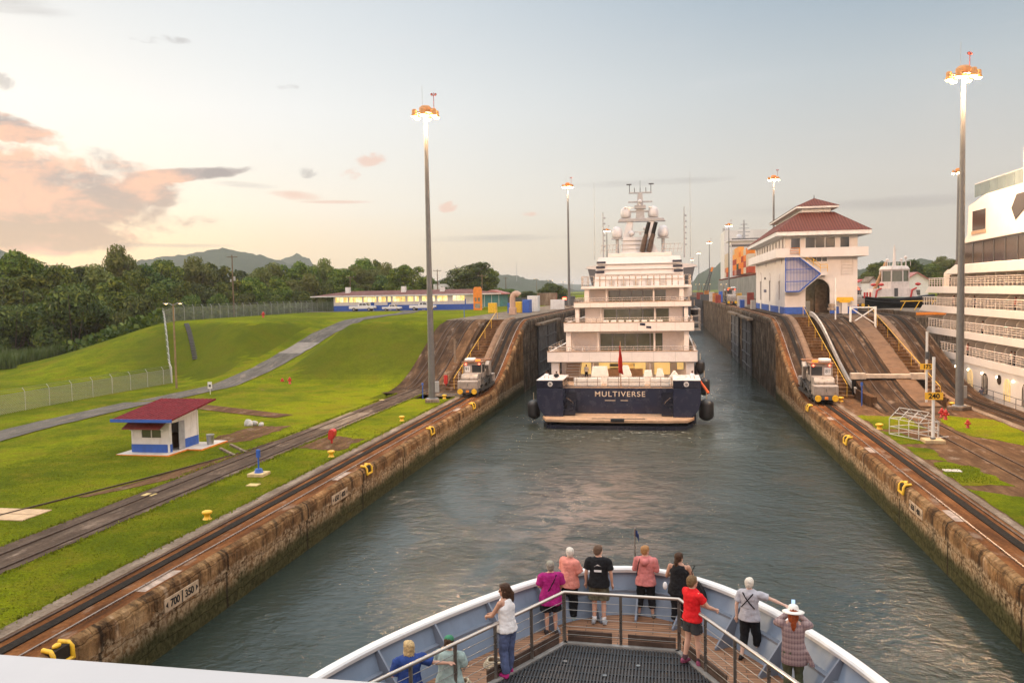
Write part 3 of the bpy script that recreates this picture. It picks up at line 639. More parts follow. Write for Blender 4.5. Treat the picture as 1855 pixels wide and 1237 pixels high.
facade(w, 'x', TX0, TX0+.4, TY0+.4, TY1, UP, 19.3, sw+low+slit)
w.box(TX0, TX1, TY1, TY1+.4, UP, 19.3).box(TX1-.4, TX1, TY0+.4, TY1, UP, 19.3); w.box(TX0+.4, TX1-.4, TY0+.4, TY1, 15.5, 15.7)
w.build('wall', pinkwhite, ct)
for h in wins:
    f = MB(); u0, u1, z0, z1 = h; f.box(u0-.08, u1+.08, TY0-.05, TY0+.1, z0-.1, z0).box(u0-.08, u1+.08, TY0-.05, TY0+.1, z1, z1+.1).box(u0-.08, u0, TY0-.05, TY0+.1, z0, z1).box(u1, u1+.08, TY0-.05, TY0+.1, z0, z1)
    if u1-u0 > 2: f.box((u0*1+u1*2)/3-.05, (u0+u1*2)/3+.05, TY0-.03, TY0+.1, z0, z1); f.box((u0*2+u1)/3-.03, (u0*2+u1)/3+.03, TY0-.03, TY0+.1, z0, z1)
    fo = f.build('window', white, ct); MB().box(u0, u1, TY0+.12, TY0+.16, z0, z1).build('pane', glassm, fo)
for h in sw+slit: MB().box(TX0+.2, TX0+.24, *h[:2], *h[2:]).build('window', glassm, ct)
for h in low:
    MB().box(TX0+.18, TX0+.24, *h[:2], h[2], h[3]).build('window', mat('louvre grey', (.16, .15, .15), .6), ct)
    MB().prism([((h[0]+h[1])/2+(h[1]-h[0])*.72*cos(a), h[3]-.1+(h[1]-h[0])*.75*sin(a)) for a in [pi*k/10 for k in range(11)]], .10, 'x', TX0-.10).build('window_head', pinkwhite, ct)
MB().cyl((TX0-.12, 159.5, 13.4), (TX0-.12, 159.5, 13.0), .14, n=8).build('wall_lamp', darkgrey, ct)
MB().box(TX0-.06, TX0, 158.4, 162.0, 10.7, 11.2).build('name_plate', mat('plate navy', (.06, .06, .12), .5), ct)
for i, h in enumerate([(TX0-.05, TX0, 134.0, 139.6), (TX0-.05, TX0, 141.6, 152.2), (TX0-.05, TX0, 154.6, 166.3), (TX0-.05, TX0, 169.1, 176)]):
    MB().box(*h[:2], *h[2:], UP, 8.55).build('plinth', blue, ct)
for a, b_ in ((TX0-.05, 20.5), (24.0, 25.3), (26.5, TX1)): MB().box(a, b_, TY0-.05, TY0, UP, 8.55).build('plinth', blue, ct)
MB().prism([(22.25+r*cos(a), 11.0+r*sin(a)) for r, rs in ((2.15, 1), (1.76, -1)) for a in [pi*k/18 for k in range(19)][::rs]], .08, 'y', TY0-.08).build('arch_trim', pinkwhite, ct)
it = MB().box(19, 25.5, 142, 142.2, UP, 15.4).box(25.3, 25.5, 134.4, 142, UP, 15.4).box(19, 19.2, 134.4, 142, UP, 15.4); it.build('passage_wall', mat('passage beige', (.20, .155, .115), .8, .3, 1.2), ct)
MB().box(19.0, 25.5, 134.4, 142, UP, UP+.03).build('passage_floor', kerbm, ct)
MB().box(20.2, 21.3, 141.85, 141.98, UP, 9.8).build('door', blue, ct); MB().box(20.45, 21.05, 141.78, 141.84, 8.6, 9.6).build('door_pane', mat('lit pane', (.7, .8, .6), .3, 0, emit=(.8, 1., .75), estr=2.2), ct)
MB().box(23.0, 24.8, 140.9, 141.8, UP, 12.0).build('switch_cabinet', mat('cabinet brown', (.20, .13, .09), .7, .35, 2.), ct); MB().box(21.6, 22.3, 141.2, 141.8, UP, 9.3).build('locker', grey, ct)
MB().box(20.2, 21.2, 138, 139, 12.3, 12.4).build('ceiling_lamp', warmglow, ct)
l = bpy.data.lights.new('passage_light', 'POINT'); l.energy = 90; l.color = (.95, 1., .8); l.shadow_soft_size = .3; o = bpy.data.objects.new('passage_light', l); COL.objects.link(o); o.parent = ct; o.location = Vector((21.0, 138.5, 11.6))-wloc(ct)
bal = MB(); x0, x1, y0, y1 = 16.1, 29.1, 132.4, 177.2
bal.box(x0, x1, y0, TY0, 16.0, 16.2).box(x0, TX0, TY0, y1, 16.0, 16.2).box(TX1, x1, TY0, y1, 16.0, 16.2); bal.build('balcony_floor', pinkwhite, ct)
MB().box(x0, 18.0, y0, y0+.15, 16.2, 17.35).box(19.5, x1, y0, y0+.15, 16.2, 17.35).box(x0, x0+.15, y0+.15, y1, 16.2, 17.35).box(x1-.15, x1, y0+.15, y1, 16.2, 17.35).build('balcony_parapet', pinkwhite, ct, bevel=.02)
pr = MB()
for z in (16.6, 17.0, 17.35): pr.cyl((18.0, y0+.07, z), (19.5, y0+.07, z), .04, n=6)
pr.build('balcony_rail', orange, ct)
# roofs
E0, E1, EY0, EY1, EZ = 16.0, 29.4, 131.9, 178.4, 19.55
fs = MB(); fs.box(E0, E1, EY0, EY1, EZ-.35, EZ+.25); fs.build('eave', white, ct, bevel=.03)
rf = MB(); a = [(E0-.1, EY0-.1, EZ+.26), (E1+.1, EY0-.1, EZ+.26), (E1+.1, EY1+.1, EZ+.26), (E0-.1, EY1+.1, EZ+.26)]; c = [(20.3, 138.8, 23.1), (25.4, 138.8, 23.1), (25.4, 172, 23.1), (20.3, 172, 23.1)]
rf.add(a+c, [(0, 1, 5, 4), (1, 2, 6, 5), (2, 3, 7, 6), (3, 0, 4, 7), (4, 5, 6, 7), (3, 2, 1, 0)]); rf.build('roof', roofm, ct)
MB().box(20.7, 25.0, 139.2, 171.6, 22.9, 23.7).build('clerestory', white, ct)
MB().box(19.7, 26.0, 137.9, 173.1, 23.68, 24.0).build('clerestory_eave', white, ct, bevel=.03)
rf = MB(); a = [(19.6, 137.8, 24.01), (26.1, 137.8, 24.01), (26.1, 173.2, 24.01), (19.6, 173.2, 24.01)]; c = [(22.85, 141.2, 25.5), (22.85, 169.8, 25.5)]
rf.add(a+c, [(0, 1, 4), (1, 2, 5, 4), (2, 3, 5), (3, 0, 4, 5), (3, 2, 1, 0)]); rf.build('clerestory_roof', roofm, ct)
MB().cyl((22.85, 141.2, 25.4), (22.85, 141.2, 26.0), .1, .03, 6).build('finial', darkgrey, ct)
# caged outside stair
cg = MB(); P = [(17.45, 16.0), (19.3, 16.0), (22.4, 13.5), (19.4, 10.9), (17.45, 10.9)]; yc = 132.6
for i in range(5): cg.cyl((P[i][0], yc, P[i][1]), (P[(i+1) % 5][0], yc, P[(i+1) % 5][1]), .11, n=5)
for z in (12.4, 14.2): cg.cyl((17.45, yc, z), (21.2 if z > 13 else 21, yc, z), .07, n=5)
x = 17.7
while x < 22.3:
    zt = 16.0 if x < 19.3 else 16.0-(x-19.3)*2.5/3.1; zb = 10.9 if x < 19.4 else 10.9+(x-19.4)*2.6/3.0
    cg.cyl((x, yc, zb), (x, yc, zt), .042, n=4); x += .21
cg.build('stair_cage', blue, ct)
MB().prism([(17.4, 10.78), (19.35, 10.87), (22.4, 13.5), (23.4, 13.5), (23.4, 13.28), (22.5, 13.24), (19.45, 10.68)], 1.3, 'y', 132.66).build('stair_flight', pinkwhite, ct)
MB().prism([(18.0, 16.3), (19.4, 16.3), (22.5, 13.75), (23.4, 13.75), (23.4, 13.5), (22.4, 13.5), (19.3, 16.0), (18.0, 16.0)], 1.2, 'y', 132.72).build('stair_flight', pinkwhite, ct)
orr = MB(); A = [(19.4, 17.35), (22.4, 14.85), (23.4, 14.85)]
for d in (0, -.45): orr.tube([(u, 132.7, z+d) for u, z in A], .05, 5)
for u, z in ((19.4, 17.3), (20.4, 16.5), (21.4, 15.7), (22.4, 14.85), (23.4, 14.85)): orr.cyl((u, 132.7, z-1.1), (u, 132.7, z), .045, n=5)
orr.build('stair_rail', yellow, ct)
lad = MB()
for u in (25.6, 27.2): lad.cyl((u, 133.9, 13.2), (u, 133.9, 15.9), .04, n=5)
for k in range(6): lad.cyl((25.6, 133.9, 13.4+k*.45), (27.2, 133.9, 13.4+k*.45), .03, n=5)
lad.build('wall_ladder', pinkwhite, ct)
yh = thing('hose_station', 'yellow hooded box on a pale pedestal by the tower arch', 'box', (25.9, 133, UP))
MB().prism([(24.6, 9.4), (27.2, 9.4), (27.0, 9.95), (24.8, 9.95)], .8, 'y', 132.7).prism([(25.2, 9.15), (26.6, 9.15), (26.8, 9.4), (25.0, 9.4)], .7, 'y', 132.75).build('hood', yellow, yh); MB().box(25.5, 26.3, 132.8, 133.4, UP, 9.15).build('pedestal', pinkwhite, yh)

# --- white hut with the awning
hu = thing('guard_hut', 'white and blue hut with sloping red roof on the left lawn', 'hut', (-38.1, 58.9, 0))
hx0, hx1, hy0, hy1 = -39.7, -36.6, 57.0, 60.9
b = MB().box(-40.4, -36.2, 56.1, 61.6, -.2, .14).box(-36.2, -35.0, 58.6, 62.4, -.2, .14); b.build('slab', mat('slab pale', (.55, .52, .48), .7, .15, 1.5), hu, bevel=.02)
MB().box(-40.43, -36.2, 56.05, 56.1, -.1, .12).box(-36.2, -36.15, 56.05, 58.55, -.1, .12).box(-36.15, -34.97, 58.53, 58.58, -.1, .12).box(-35.0, -34.95, 58.58, 62.4, -.1, .12).build('slab_edge', orange, hu)
w = MB(); facade(w, 'y', hy0, hy0+.15, hx0, hx1, .14, 2.75, [(-38.9, -37.3, 1.25, 2.15)]); facade(w, 'x', hx1-.15, hx1, hy0+.15, hy1-.15, .14, 2.75, [(57.3, 58.9, .14, 2.3)])
w.box(hx0, hx0+.15, hy0+.15, hy1-.15, .14, 2.75).box(hx0, hx1, hy1-.15, hy1, .14, 2.75)
w.prism([(hy0, 2.75), (hy1, 2.75), (hy1, 3.25), (hy0, 2.8)], .14, 'x', hx1-.14).prism([(hy0, 2.75), (hy1, 2.75), (hy1, 3.25), (hy0, 2.8)], .14, 'x', hx0)
for xx, yy in ((hx0-.03, hy0-.03), (hx1-.15, hy0-.03), (hx1-.15, hy1-.15)): w.box(xx, xx+.18, yy, yy+.18, .14, 2.78)
w.build('wall', white, hu)
for q in ((hx0-.04, hx1-.16, hy0-.035, hy0-.03, .14, .75), (hx1+.03, hx1+.035, 59.0, hy1, .14, .85), (hx1+.03, hx1+.035, hy0-.03, 57.3, .14, .75)): MB().box(*q).build('base_band', blue, hu)
MB().box(-38.9, -37.3, 57.06, 57.09, 1.25, 2.15).build('window', glassg, hu); MB().box(-38.13, -38.07, 57.0, 57.1, 1.25, 2.15).box(-38.95, -37.25, 56.97, 57.05, 1.19, 1.25).build('window_frame', white, hu)
MB().prism([(56.0, 2.0), (57.0, 2.45), (57.0, 2.5), (56.0, 2.06)], 3.1, 'x', -39.85).build('awning', mat('awning dark red', (.15, .025, .018), .5, .2, 3.), hu)
aw = MB()
for xx in (-39.6, -37.0): aw.tube([(xx, 57.0, 1.75), (xx, 56.2, 2.05)], .03, 5)
aw.build('awning_bracket', white, hu)
rp = [(-40.6, 55.9), (-35.7, 55.9), (-35.7, 62.2), (-40.6, 62.2)]
MB().add([(x, y, 2.80+(y-57)*.12) for x, y in rp]+[(x, y, 2.90+(y-57)*.12) for x, y in rp], [(0, 1, 2, 3), (4, 5, 6, 7), (0, 1, 5, 4), (1, 2, 6, 5), (2, 3, 7, 6), (3, 0, 4, 7)]).build('roof', mat('hut roof red', (.145, .016, .022), .7, .25, 2.5, bump=.1, spec=.1), hu)
rb = MB()
for i in range(14): xx = -40.45+i*.36; rb.box(xx, xx+.05, 55.92, 55.95, 2.6, 2.62); rb.add([(xx, 55.9, 2.772), (xx+.06, 55.9, 2.772), (xx+.06, 62.2, 3.528), (xx, 62.2, 3.528), (xx+.03, 55.9, 2.81), (xx+.03, 62.2, 3.57)], [(0, 4, 5, 3), (4, 1, 2, 5)])
rb.build('roof_rib', MATS['hut roof red'], hu)
MB().box(-40.65, -35.65, 55.84, 55.89, 2.56, 2.79).build('fascia', blue, hu)
MB().box(hx1+.01, hx1+.06, 58.15, 58.95, .16, 2.3).build('door', mat('grey steel door', (.30, .31, .33), .4, .15, 3.), hu, bevel=.02)
MB().box(-38.5, -37.4, 58.5, 59.8, .15, 1.2).build('desk', mat('desk brown', (.14, .09, .06), .6), hu)
tc = MB().lathe((-35.4, 60.6, .14), [(.24, 0), (.30, .75), (.33, .78), (.27, .8), (.22, .3), (0, .1)], 14).build('trash_can', galv); tag(tc, 'grey metal trash can on the slab beside the white hut', 'trash can')
wb = thing('plank_ramp', 'two narrow concrete strips leading from the hut slab to the track', 'ramp strip', (-32.4, 58.3, 0))
MB().tube([(-33.9, 59.4, .03), (-31.3, 56.8, .03)], .14, 4).build('strip', kerbm, wb); MB().tube([(-33.9, 61.0, .03), (-30.9, 57.9, .03)], .14, 4).build('strip', kerbm, wb)
# white bags
bg = MB()
for cx, cy, r in ((-37.3, 70.4, .42), (-36.8, 70.55, .33), (-36.1, 70.4, .24), (-37.0, 70.2, .28)): bg.ball((cx, cy, r*.6), r, r*.8, r*.85, 10, 7)
o = bg.build('sack_pile', mat('white sacking', (.46, .44, .41), .8, .15, 5., bump=.5)); tag(o, 'pile of white sacks on bare earth behind the hut', 'sacks')
dm = o.modifiers.new('lumps', 'DISPLACE'); tx = bpy.data.textures.new('lumps', 'CLOUDS'); tx.noise_scale = .4; dm.texture = tx; dm.strength = .35

# --- long white building with lit windows
hs = thing('office_building', 'long low white and blue building with lit windows and red roof', 'building', (-65, 203, UP))
HX0, HX1, HY, HZ = pxr(603, 203), pxr(858, 203), 203., UP
litw = [(606, 629), (631, 655), (657, 681), (684, 698), (701, 707), (710, 733.5), (737, 748), (750, 758), (763, 787), (791, 810), (819, 841)]
holes = [(pxr(a, 203), pxr(c, 203), HZ+2.15, HZ+3.45) for a, c in litw]; dh = [(pxr(a, 203), pxr(c, 203), HZ+.12, HZ+2.1) for a, c in ((670, 676.5), (700.5, 707.5), (763, 769))]
w = MB(); facade(w, 'y', HY, HY+.2, HX0, HX1, HZ, HZ+3.6, holes+dh); w.box(HX0, HX0+.2, HY+.2, HY+10, HZ, HZ+3.6).box(HX1-.2, HX1, HY+.2, HY+10, HZ, HZ+3.6).box(HX0, HX1, HY+10, HY+10.2, HZ, HZ+3.6); w.build('wall', white, hs)
litm = bpy.data.materials.new('lit room'); litm.use_nodes = True
def _lit():
    T = NT(litm.node_tree); b = T.n['Principled BSDF']; p = T.node('ShaderNodeNewGeometry').outputs['Position']; n = T.noise(T.vmul(p, (1, 1, .7)), 1.1, 3, .6)
    c = T.ramp(n, [(.3, (.55, .30, .05)), (.5, (.95, .68, .22)), (.68, (1., .92, .62))]); T.put(b.inputs['Emission Color'], c); b.inputs['Emission Strength'].default_value = 1.0; b.inputs['Base Color'].default_value = (.3, .2, .1, 1)
_lit()
for h in holes:
    f = MB(); n = max(1, round((h[1]-h[0])/1.1))
    for i in range(n+1): u = h[0]+(h[1]-h[0])*i/n; f.box(u-.04, u+.04, HY-.03, HY+.08, h[2], h[3])
    f.box(h[0], h[1], HY-.04, HY+.08, h[2]-.06, h[2]+.02); fo = f.build('window', white, hs); MB().box(h[0], h[1], HY+.12, HY+.15, h[2], h[3]).build('pane', litm, fo)
for h in dh: MB().box(h[0], h[1], HY+.05, HY+.12, h[2], h[3]).build('door', blue, hs)
uu = [HX0-.02]+[q for h in dh for q in h[:2]]+[HX1+.02]
for a, c in zip(uu[::2], uu[1::2]): MB().box(a, c, HY-.03, HY, HZ, HZ+1.35).build('base_band', blue, hs)
MB().box(pxr(841, 203), pxr(843, 203), HY-.05, HY, HZ+1.35, HZ+2.6).build('down_pipe', blue, hs)
MB().box(HX0-5.6, HX1+4.5, HY-1.6, HY+11.6, HZ+3.6, HZ+3.85).build('eave', white, hs)
rr_ = [(HX0-5.0, HY-1.0), (HX1+4, HY-1.0), (HX1+4, HY+11), (HX0-5, HY+11)]; mid = [(HX0+2, HY+5, HZ+5.0), (HX1-2, HY+5, HZ+5.0)]
MB().add([(x, y, HZ+3.86) for x, y in rr_]+mid, [(0, 1, 5, 4), (1, 2, 5), (2, 3, 4, 5), (3, 0, 4), (3, 2, 1, 0)]).build('roof', mat('faded red roof', (.15, .062, .050), .7, .25, .5), hs)
for px_ in (630, 731, 801): u = pxr(px_, 206); MB().box(u-.55, u+.55, 205.4, 206.4, HZ+4.3, HZ+6.0 if px_ < 800 else HZ+5.6).build('roof_vent', white, hs)
# pickups
def make_pickup():
    t = thing('pickup_truck', '', 'truck', (0, 0, 0)); L = 5.9
    b = MB(); b.prism([(0, .55), (L, .55), (L, .98), (L-.1, 1.1), (L-1.5, 1.18), (3.6, 1.18), (0.05, 1.18), (0, 1.1)], 1.9, 'y', -.95); b.build('body', shipwhite, t, local=True, bevel=.06)
    c = MB(); ring = lambda y, k: [(2.1, y, 1.18), (4.45, y, 1.18), (3.85, y*k, 1.88), (2.35, y*k, 1.88)]; c.loft([ring(-.9, .84), ring(.9, .84)]); c.build('cab', shipwhite, t, local=True, bevel=.05)
    for s in (-1, 1):
        g = MB(); yy = lambda z: s*(.905-.144*(z-1.18)/.7)
        for a, d, e, f_ in ((2.42, 3.12, 2.52, 3.12), (3.2, 4.22, 3.2, 3.82)): g.add([(a, yy(1.26), 1.26), (d, yy(1.26), 1.26), (f_, yy(1.78), 1.78), (e, yy(1.78), 1.78)], [(0, 1, 2, 3)])
        g.build('side_window', glassm, t, local=True)
        for x in (1.15, 4.75):
            wv = MB(); wv.cyl((x, s*.72, .39), (x, s*.96, .39), .39, n=16); wo = wv.build('wheel', black, t, local=True); MB().cyl((x, s*.95, .39), (x, s*.985, .39), .2, n=12).build('hub', galv, t, local=True)
    MB().add([(4.5, -.78, 1.22), (4.5, .78, 1.22), (3.92, .68, 1.83), (3.92, -.68, 1.83)], [(0, 1, 2, 3)]).build('windscreen', glassm, t, local=True)
    MB().box(.15, 2.05, -.82, .82, 1.17, 1.185).build('bed_floor', darkgrey, t, local=True); MB().box(L-.02, L+.14, -.9, .9, .5, .72).build('bumper', darkgrey, t, local=True)
    for s in (-1, 1): MB().box(L-.03, L+.03, s*.8-.15, s*.8+.15, .85, 1.03).build('headlight', galv, t, local=True); MB().box(-.03, .02, s*.85-.08, s*.85+.08, .8, 1.1).build('tail_light', red, t, local=True)
    return t
tr = make_pickup(); G = 'pickups parked in front of the office building'
for i, (px_, lab, sc, y) in enumerate(((633, 'white crew cab pickup parked nearest the left end of the building', 1.08, 198), (692, 'small white pickup parked between the two larger trucks', .8, 199), (742, 'white pickup parked behind the tall lamp mast', 1.06, 197.5))):
    o = tr if i == 0 else copy_tree(tr); o.location = (pxr(px_, y), y, UP+.03); o.scale = (sc,)*3; tag(o, lab, group=G)

# --- mule locomotives
locom = mat('locomotive grey', (.31, .265, .23), .5, .2, 1.9, dirt=(.12, .07, .04), dirtamt=.75); locod = mat('oily machinery', (.045, .04, .036), .5, .35, 4., bump=.3)
tlred = mat('red marker lamp', (.5, .02, .02), .4, 0, emit=(1., .08, .04), estr=9)
def make_loco(num):
    t = thing('towing_locomotive', '', 'locomotive', (0, 0, 0))
    MB().box(-1.05, 1.05, .2, 9.6, .42, .85).build('frame', locod, t, local=True)
    MB().box(-1.15, 1.15, 0, .35, .45, .85).build('bumper_beam', mat('beam blue grey', (.11, .115, .125), .6, .2), t, local=True)
    MB().prism([(.0, .86), (0, 1.72), (.12, 1.78), (1.5, 1.78), (1.5, .86)], 2.3, 'x', -1.15).build('nose', locom, t, local=True, bevel=.05)
    MB().prism([(1.0, 1.79), (1.0, 2.0), (1.35, 2.38), (1.5, 2.42), (3.0, 2.42), (3.0, 1.0), (1.52, 1.0), (1.52, 1.79)], 1.95, 'x', -1.0).build('hood', locom, t, local=True, bevel=.06)
    MB().box(-1.0, .95, 1.05, 1.1, 1.86, 1.9).box(-.03, .03, -.012, 0, 1.2, 1.5).build('hatch_seam', darkgrey, t, local=True)
    c = MB(); facade(c, 'y', 3.0, 3.12, -1.15, 1.0, 2.0, 3.55, [(-.15, .92, 2.45, 3.3)]); facade(c, 'x', -1.15, -1.03, 3.12, 4.7, 1.0, 3.55, [(3.4, 4.4, 2.5, 3.25)]); facade(c, 'x', .88, 1.0, 3.12, 4.7, 1.0, 3.55, [(3.3, 4.5, 2.4, 3.3)]); c.box(-1.15, 1.0, 4.7, 4.82, 1.0, 3.55); c.build('cab', locom, t, local=True)
    for q in ((-.15, .92, 3.05, 3.08, 2.45, 3.3), (-1.1, -1.08, 3.4, 4.4, 2.5, 3.25), (.93, .95, 3.3, 4.5, 2.4, 3.3)): MB().box(*q).build('cab_window', glassm, t, local=True)
    MB().box(-1.25, 1.12, 2.8, 4.95, 3.55, 3.68).build('cab_roof', mat('roof rust', (.22, .11, .06), .6, .3, 3.), t, local=True, bevel=.03)
    MB().box(-1.05, .05, 3.1, 4.4, 3.69, 4.05).build('air_conditioner', shipwhite, t, local=True, bevel=.14)
    MB().box(.2, .75, 3.3, 3.6, 3.69, 3.9).build('beacon', mat('orange beacon', (.8, .2, .02), .4, 0, emit=(1., .25, .03), estr=.8), t, local=True, bevel=.04)
    for x in (-.85, .72): MB().cyl((x, 2.99, 3.42), (x, 2.9, 3.42), .09, n=10).build('marker_lamp', tlred, t, local=True)
    MB().box(-.98, -.36, 2.955, 2.995, 2.5, 3.2).build('number_plate', shipwhite, t, local=True); text('number', num, .5, (-.67, 2.94, 2.85), darkgrey, t)
    for x in (-.8, .8):
        MB().cyl((x, 0, .62), (x, -.22, .62), .13, n=10).build('buffer_stem', yellow, t, local=True); MB().cyl((x, -.22, .62), (x, -.32, .62), .31, .29, 16).build('buffer', yellow, t, local=True)
    MB().box(-.16, .16, -.16, 0, .5, .76).build('coupler', orange, t, local=True, bevel=.03)
    for y in (1.4, 3.4, 6.4, 8.4):
        for s in (-1, 1): MB().cyl((s*.66, y, .42), (s*.86, y, .42), .42, n=14).build('wheel', locod, t, local=True)
    MB().box(-1.1, .9, 5.0, 6.9, .86, 2.5).build('winch_housing', locom, t, local=True, bevel=.08)
    # cable winch and fairlead on the water side (+x)
    for q in ((5.9, 1.5, .55), (4.2, 1.25, .4)): MB().cyl((.95, q[0], q[1]), (1.42, q[0], q[1]), q[2], n=16).build('winch_drum', locod, t, local=True)
    m = MB()
    for k in range(7): y0 = 2.3+k*.75; m.tube([(1.0, y0, .7), (1.3, y0+.15, 1.05+.25*(k % 3)), (1.28, y0+.5, 1.2), (1.02, y0+.6, 1.9)], .07, 6)
    m.tube([(1.2, 2.2, 1.1), (1.35, 4, 1.35), (1.35, 6, 1.9), (1.2, 8, 1.6)], .06, 6); m.build('piping', locod, t, local=True)
    m = MB(); m.obox((1.25, 5.0, 2.7), .35, .35, 1.7, rx=.5); m.obox((1.3, 4.6, 3.3), .5, .9, .3, rx=.5); m.build('cable_arm', locom, t, local=True, bevel=.03)
    MB().box(1.0, 1.35, 1.6, 8.6, .5, .75).build('side_step', locod, t, local=True)
    m = MB(); m.tube([(-1.2, .9, .9), (-1.2, .9, 2.5), (-1.2, 1.25, 2.7), (-1.2, 1.6, 2.5), (-1.2, 1.6, .9)], .035, 6)
    for k in range(5): m.cyl((-1.2, .9, 1.0+k*.33), (-1.2, 1.6, 1.0+k*.33), .025, n=5)
    m.build('ladder', locom, t, local=True)
    # mirrored far end
    MB().prism([(9.8, .86), (9.8, 1.72), (9.68, 1.78), (8.3, 1.78), (8.3, .86)], 2.3, 'x', -1.15).build('nose', locom, t, local=True, bevel=.05)
    MB().box(-1.15, 1.0, 6.9, 8.3, .86, 3.5).build('cab', locom, t, local=True, bevel=.03); MB().box(-1.25, 1.1, 6.75, 8.45, 3.52, 3.65).build('cab_roof', MATS['roof rust'], t, local=True); MB().box(-.8, .6, 6.88, 6.9, 2.4, 3.2).build('cab_window', glassm, t, local=True)
    return t
lo = make_loco('91'); lo.location = (-21.95, 91.3, .06); tag(lo, 'grey towing locomotive with yellow buffers at the foot of the left bank ramp', group='towing locomotives on the lock walls')
def mirror_loco(num):           # water side on the left
    t = make_loco(num); t.scale = (-1, 1, 1)
    for o in KIDS[t.name]:
        if o.name.startswith('number') and 'plate' not in o.name: o.scale = (-1, 1, 1)
    return t
l2 = mirror_loco('81'); l2.location = (15.2, 86.5, .06); l2.scale = (-1.0, 1.05, 1.05); tag(l2, 'pale grey towing locomotive on the centre island at the foot of the stairway', group='towing locomotives on the lock walls')
l3 = copy_tree(l2, (15.0, 206.0, UP+.06), 'distant towing locomotive on the upper wall left of the control tower')
l4 = copy_tree(lo, (33.0, 158.0, UP+.06), 'towing locomotive on the upper far track just right of the control tower')
MB_ = MB().box(31.6, 37, 150, 178, 5, UP-.004); tag(MB_.build('upper_far_wall', wallup), 'upper concrete wall ledge carrying the far locomotive', 'lock wall')

# --- bollards, wall chocks, hydrants, signs
def make_bollard():
    t = MB().lathe((0, 0, 0), [(.24, 0), (.19, .05), (.16, .10), (.15, .24), (.24, .30), (.27, .35), (.26, .41), (.16, .46), (0, .47)], 18).build('bollard', yellow, origin=(0, 0, 0)); return t
bo = make_bollard(); bo.location = (-23.95, 40.4, 0); tag(bo, 'yellow mushroom bollard nearest the ship on the left lawn', 'bollard', 'yellow mooring bollards')
for px_, py, lab in ((600, 827, 'yellow bollard on the lawn in front of the red hooded box'), (728, 762, 'yellow bollard on the lawn short of the tall left mast'), (805, 722, 'yellow bollard in front of the square concrete frame near the left locomotive'), (1593, 777, 'yellow bollard left of the white pipe cage on the island'), (1523, 727, 'yellow bollard beside the right hand locomotive'), (1724, 737, 'yellow bollard behind the red hydrants at the island mast')):
    c = copy_tree(bo, at_z(px_, py), lab); c.scale = (1.15, 1.15, 1.0) if px_ > 1000 else (1, 1, 1)
def chock(px_, py, sgn, lab):
    p = at_x(px_, py, XL if sgn < 0 else XR); s = -1 if sgn < 0 else 1; y = p.y
    t = thing('mooring_chock', lab, 'chock', (XL if sgn < 0 else XR, y, -.3), 0, 'yellow chocks let into the wall edge'); X = lambda q: (XL-q) if sgn < 0 else (XR+q)
    m = MB()
    m.tube([(X(-.05), y-.45, -.5), (X(-.03), y-.45, -.1), (X(.08), y-.42, .05), (X(.42), y-.38, .07)], .085, 6); m.tube([(X(-.05), y+.45, -.5), (X(-.03), y+.45, -.1), (X(.08), y+.42, .05), (X(.42), y+.38, .07)], .085, 6)
    m.tube([(X(-.04), y-.45, -.48), (X(-.04), y+.45, -.48)], .08, 6); m.build('frame', yellow, t)
    a, c = sorted((X(-.012), X(.4))); MB().box(a, c, y-.36, y+.36, -.44, .02).build('recess', mat('chock hollow', (.03, .022, .016), .9, .2), t)
    MB().ball((X(.2), y, .08), .11, .2, .09, 10, 6).build('horn', yellow, t)
for q in ((112, 1170, -1, 'yellow mooring chock in the left wall edge nearest the ship'), (668, 849, -1, 'yellow mooring chock in the left wall below the red hooded box'), (783, 778, -1, 'yellow mooring chock in the left wall between hooded box and mast'), (858, 731, -1, 'yellow mooring chock in the left wall just short of the locomotive'),
          (1634, 878, 1, 'yellow mooring chock in the right wall nearest the ship'), (1532, 792, 1, 'yellow mooring chock in the right wall opposite the pipe cage'), (1463, 737, 1, 'yellow mooring chock in the right wall below the locomotive')): chock(*q)
def make_hydrant():
    m = MB(); m.lathe((0, 0, 0), [(.2, 0), (.2, .06), (.13, .08), (.13, .55), (.18, .58), (.16, .72), (.06, .80), (.05, .88), (0, .88)], 12); m.cyl((-.28, 0, .45), (.28, 0, .45), .09, n=8); m.cyl((0, -.25, .45), (0, 0, .45), .11, n=8); return m.build('fire_hydrant', red, origin=(0, 0, 0))
hy = make_hydrant(); hy.location = (-49.5, 102.8, .1); tag(hy, 'small red hydrant on the embankment, the lower left of a pair', 'hydrant', 'red fire hydrants')
for px_, py, z, sc, lab in ((525, 695, .3, 1, 'small red hydrant on the embankment, the upper right of a pair'), (1706, 756, 0, .95, 'red hydrant with another pressed against it near the mast base'), (1713, 760, 0, 1.0, 'red twin hydrant on the island lawn, the taller in front'), (1753, 775, 0, .8, 'lone red hydrant on the island lawn near the cruise ship'), (477, 575, 7.5, 1.3, 'tiny red hydrant on top of the left plateau by the fence')):
    copy_tree(hy, at_z(px_, py, z), lab, scale=(sc,)*3)
hb = thing('hose_box', 'red hooded hose box on a post in a bare patch of the lawn', 'hose box', (-26.3, 62.8, 0)); v = at_z(601, 803); hb.location = v; hb.scale = (.62, .62, .66)
MB().cyl((0, 0, 0), (0, 0, .7), .14, n=10).build('post', red, hb, local=True); m = MB(); m.prism([(-.3, .55), (.1, .45), (.5, 1.0), (.55, 1.5), (.3, 1.75), (-.1, 1.72), (-.3, 1.3)], 1.0, 'y', -.5).build('hood', red, hb, local=True, bevel=.08)
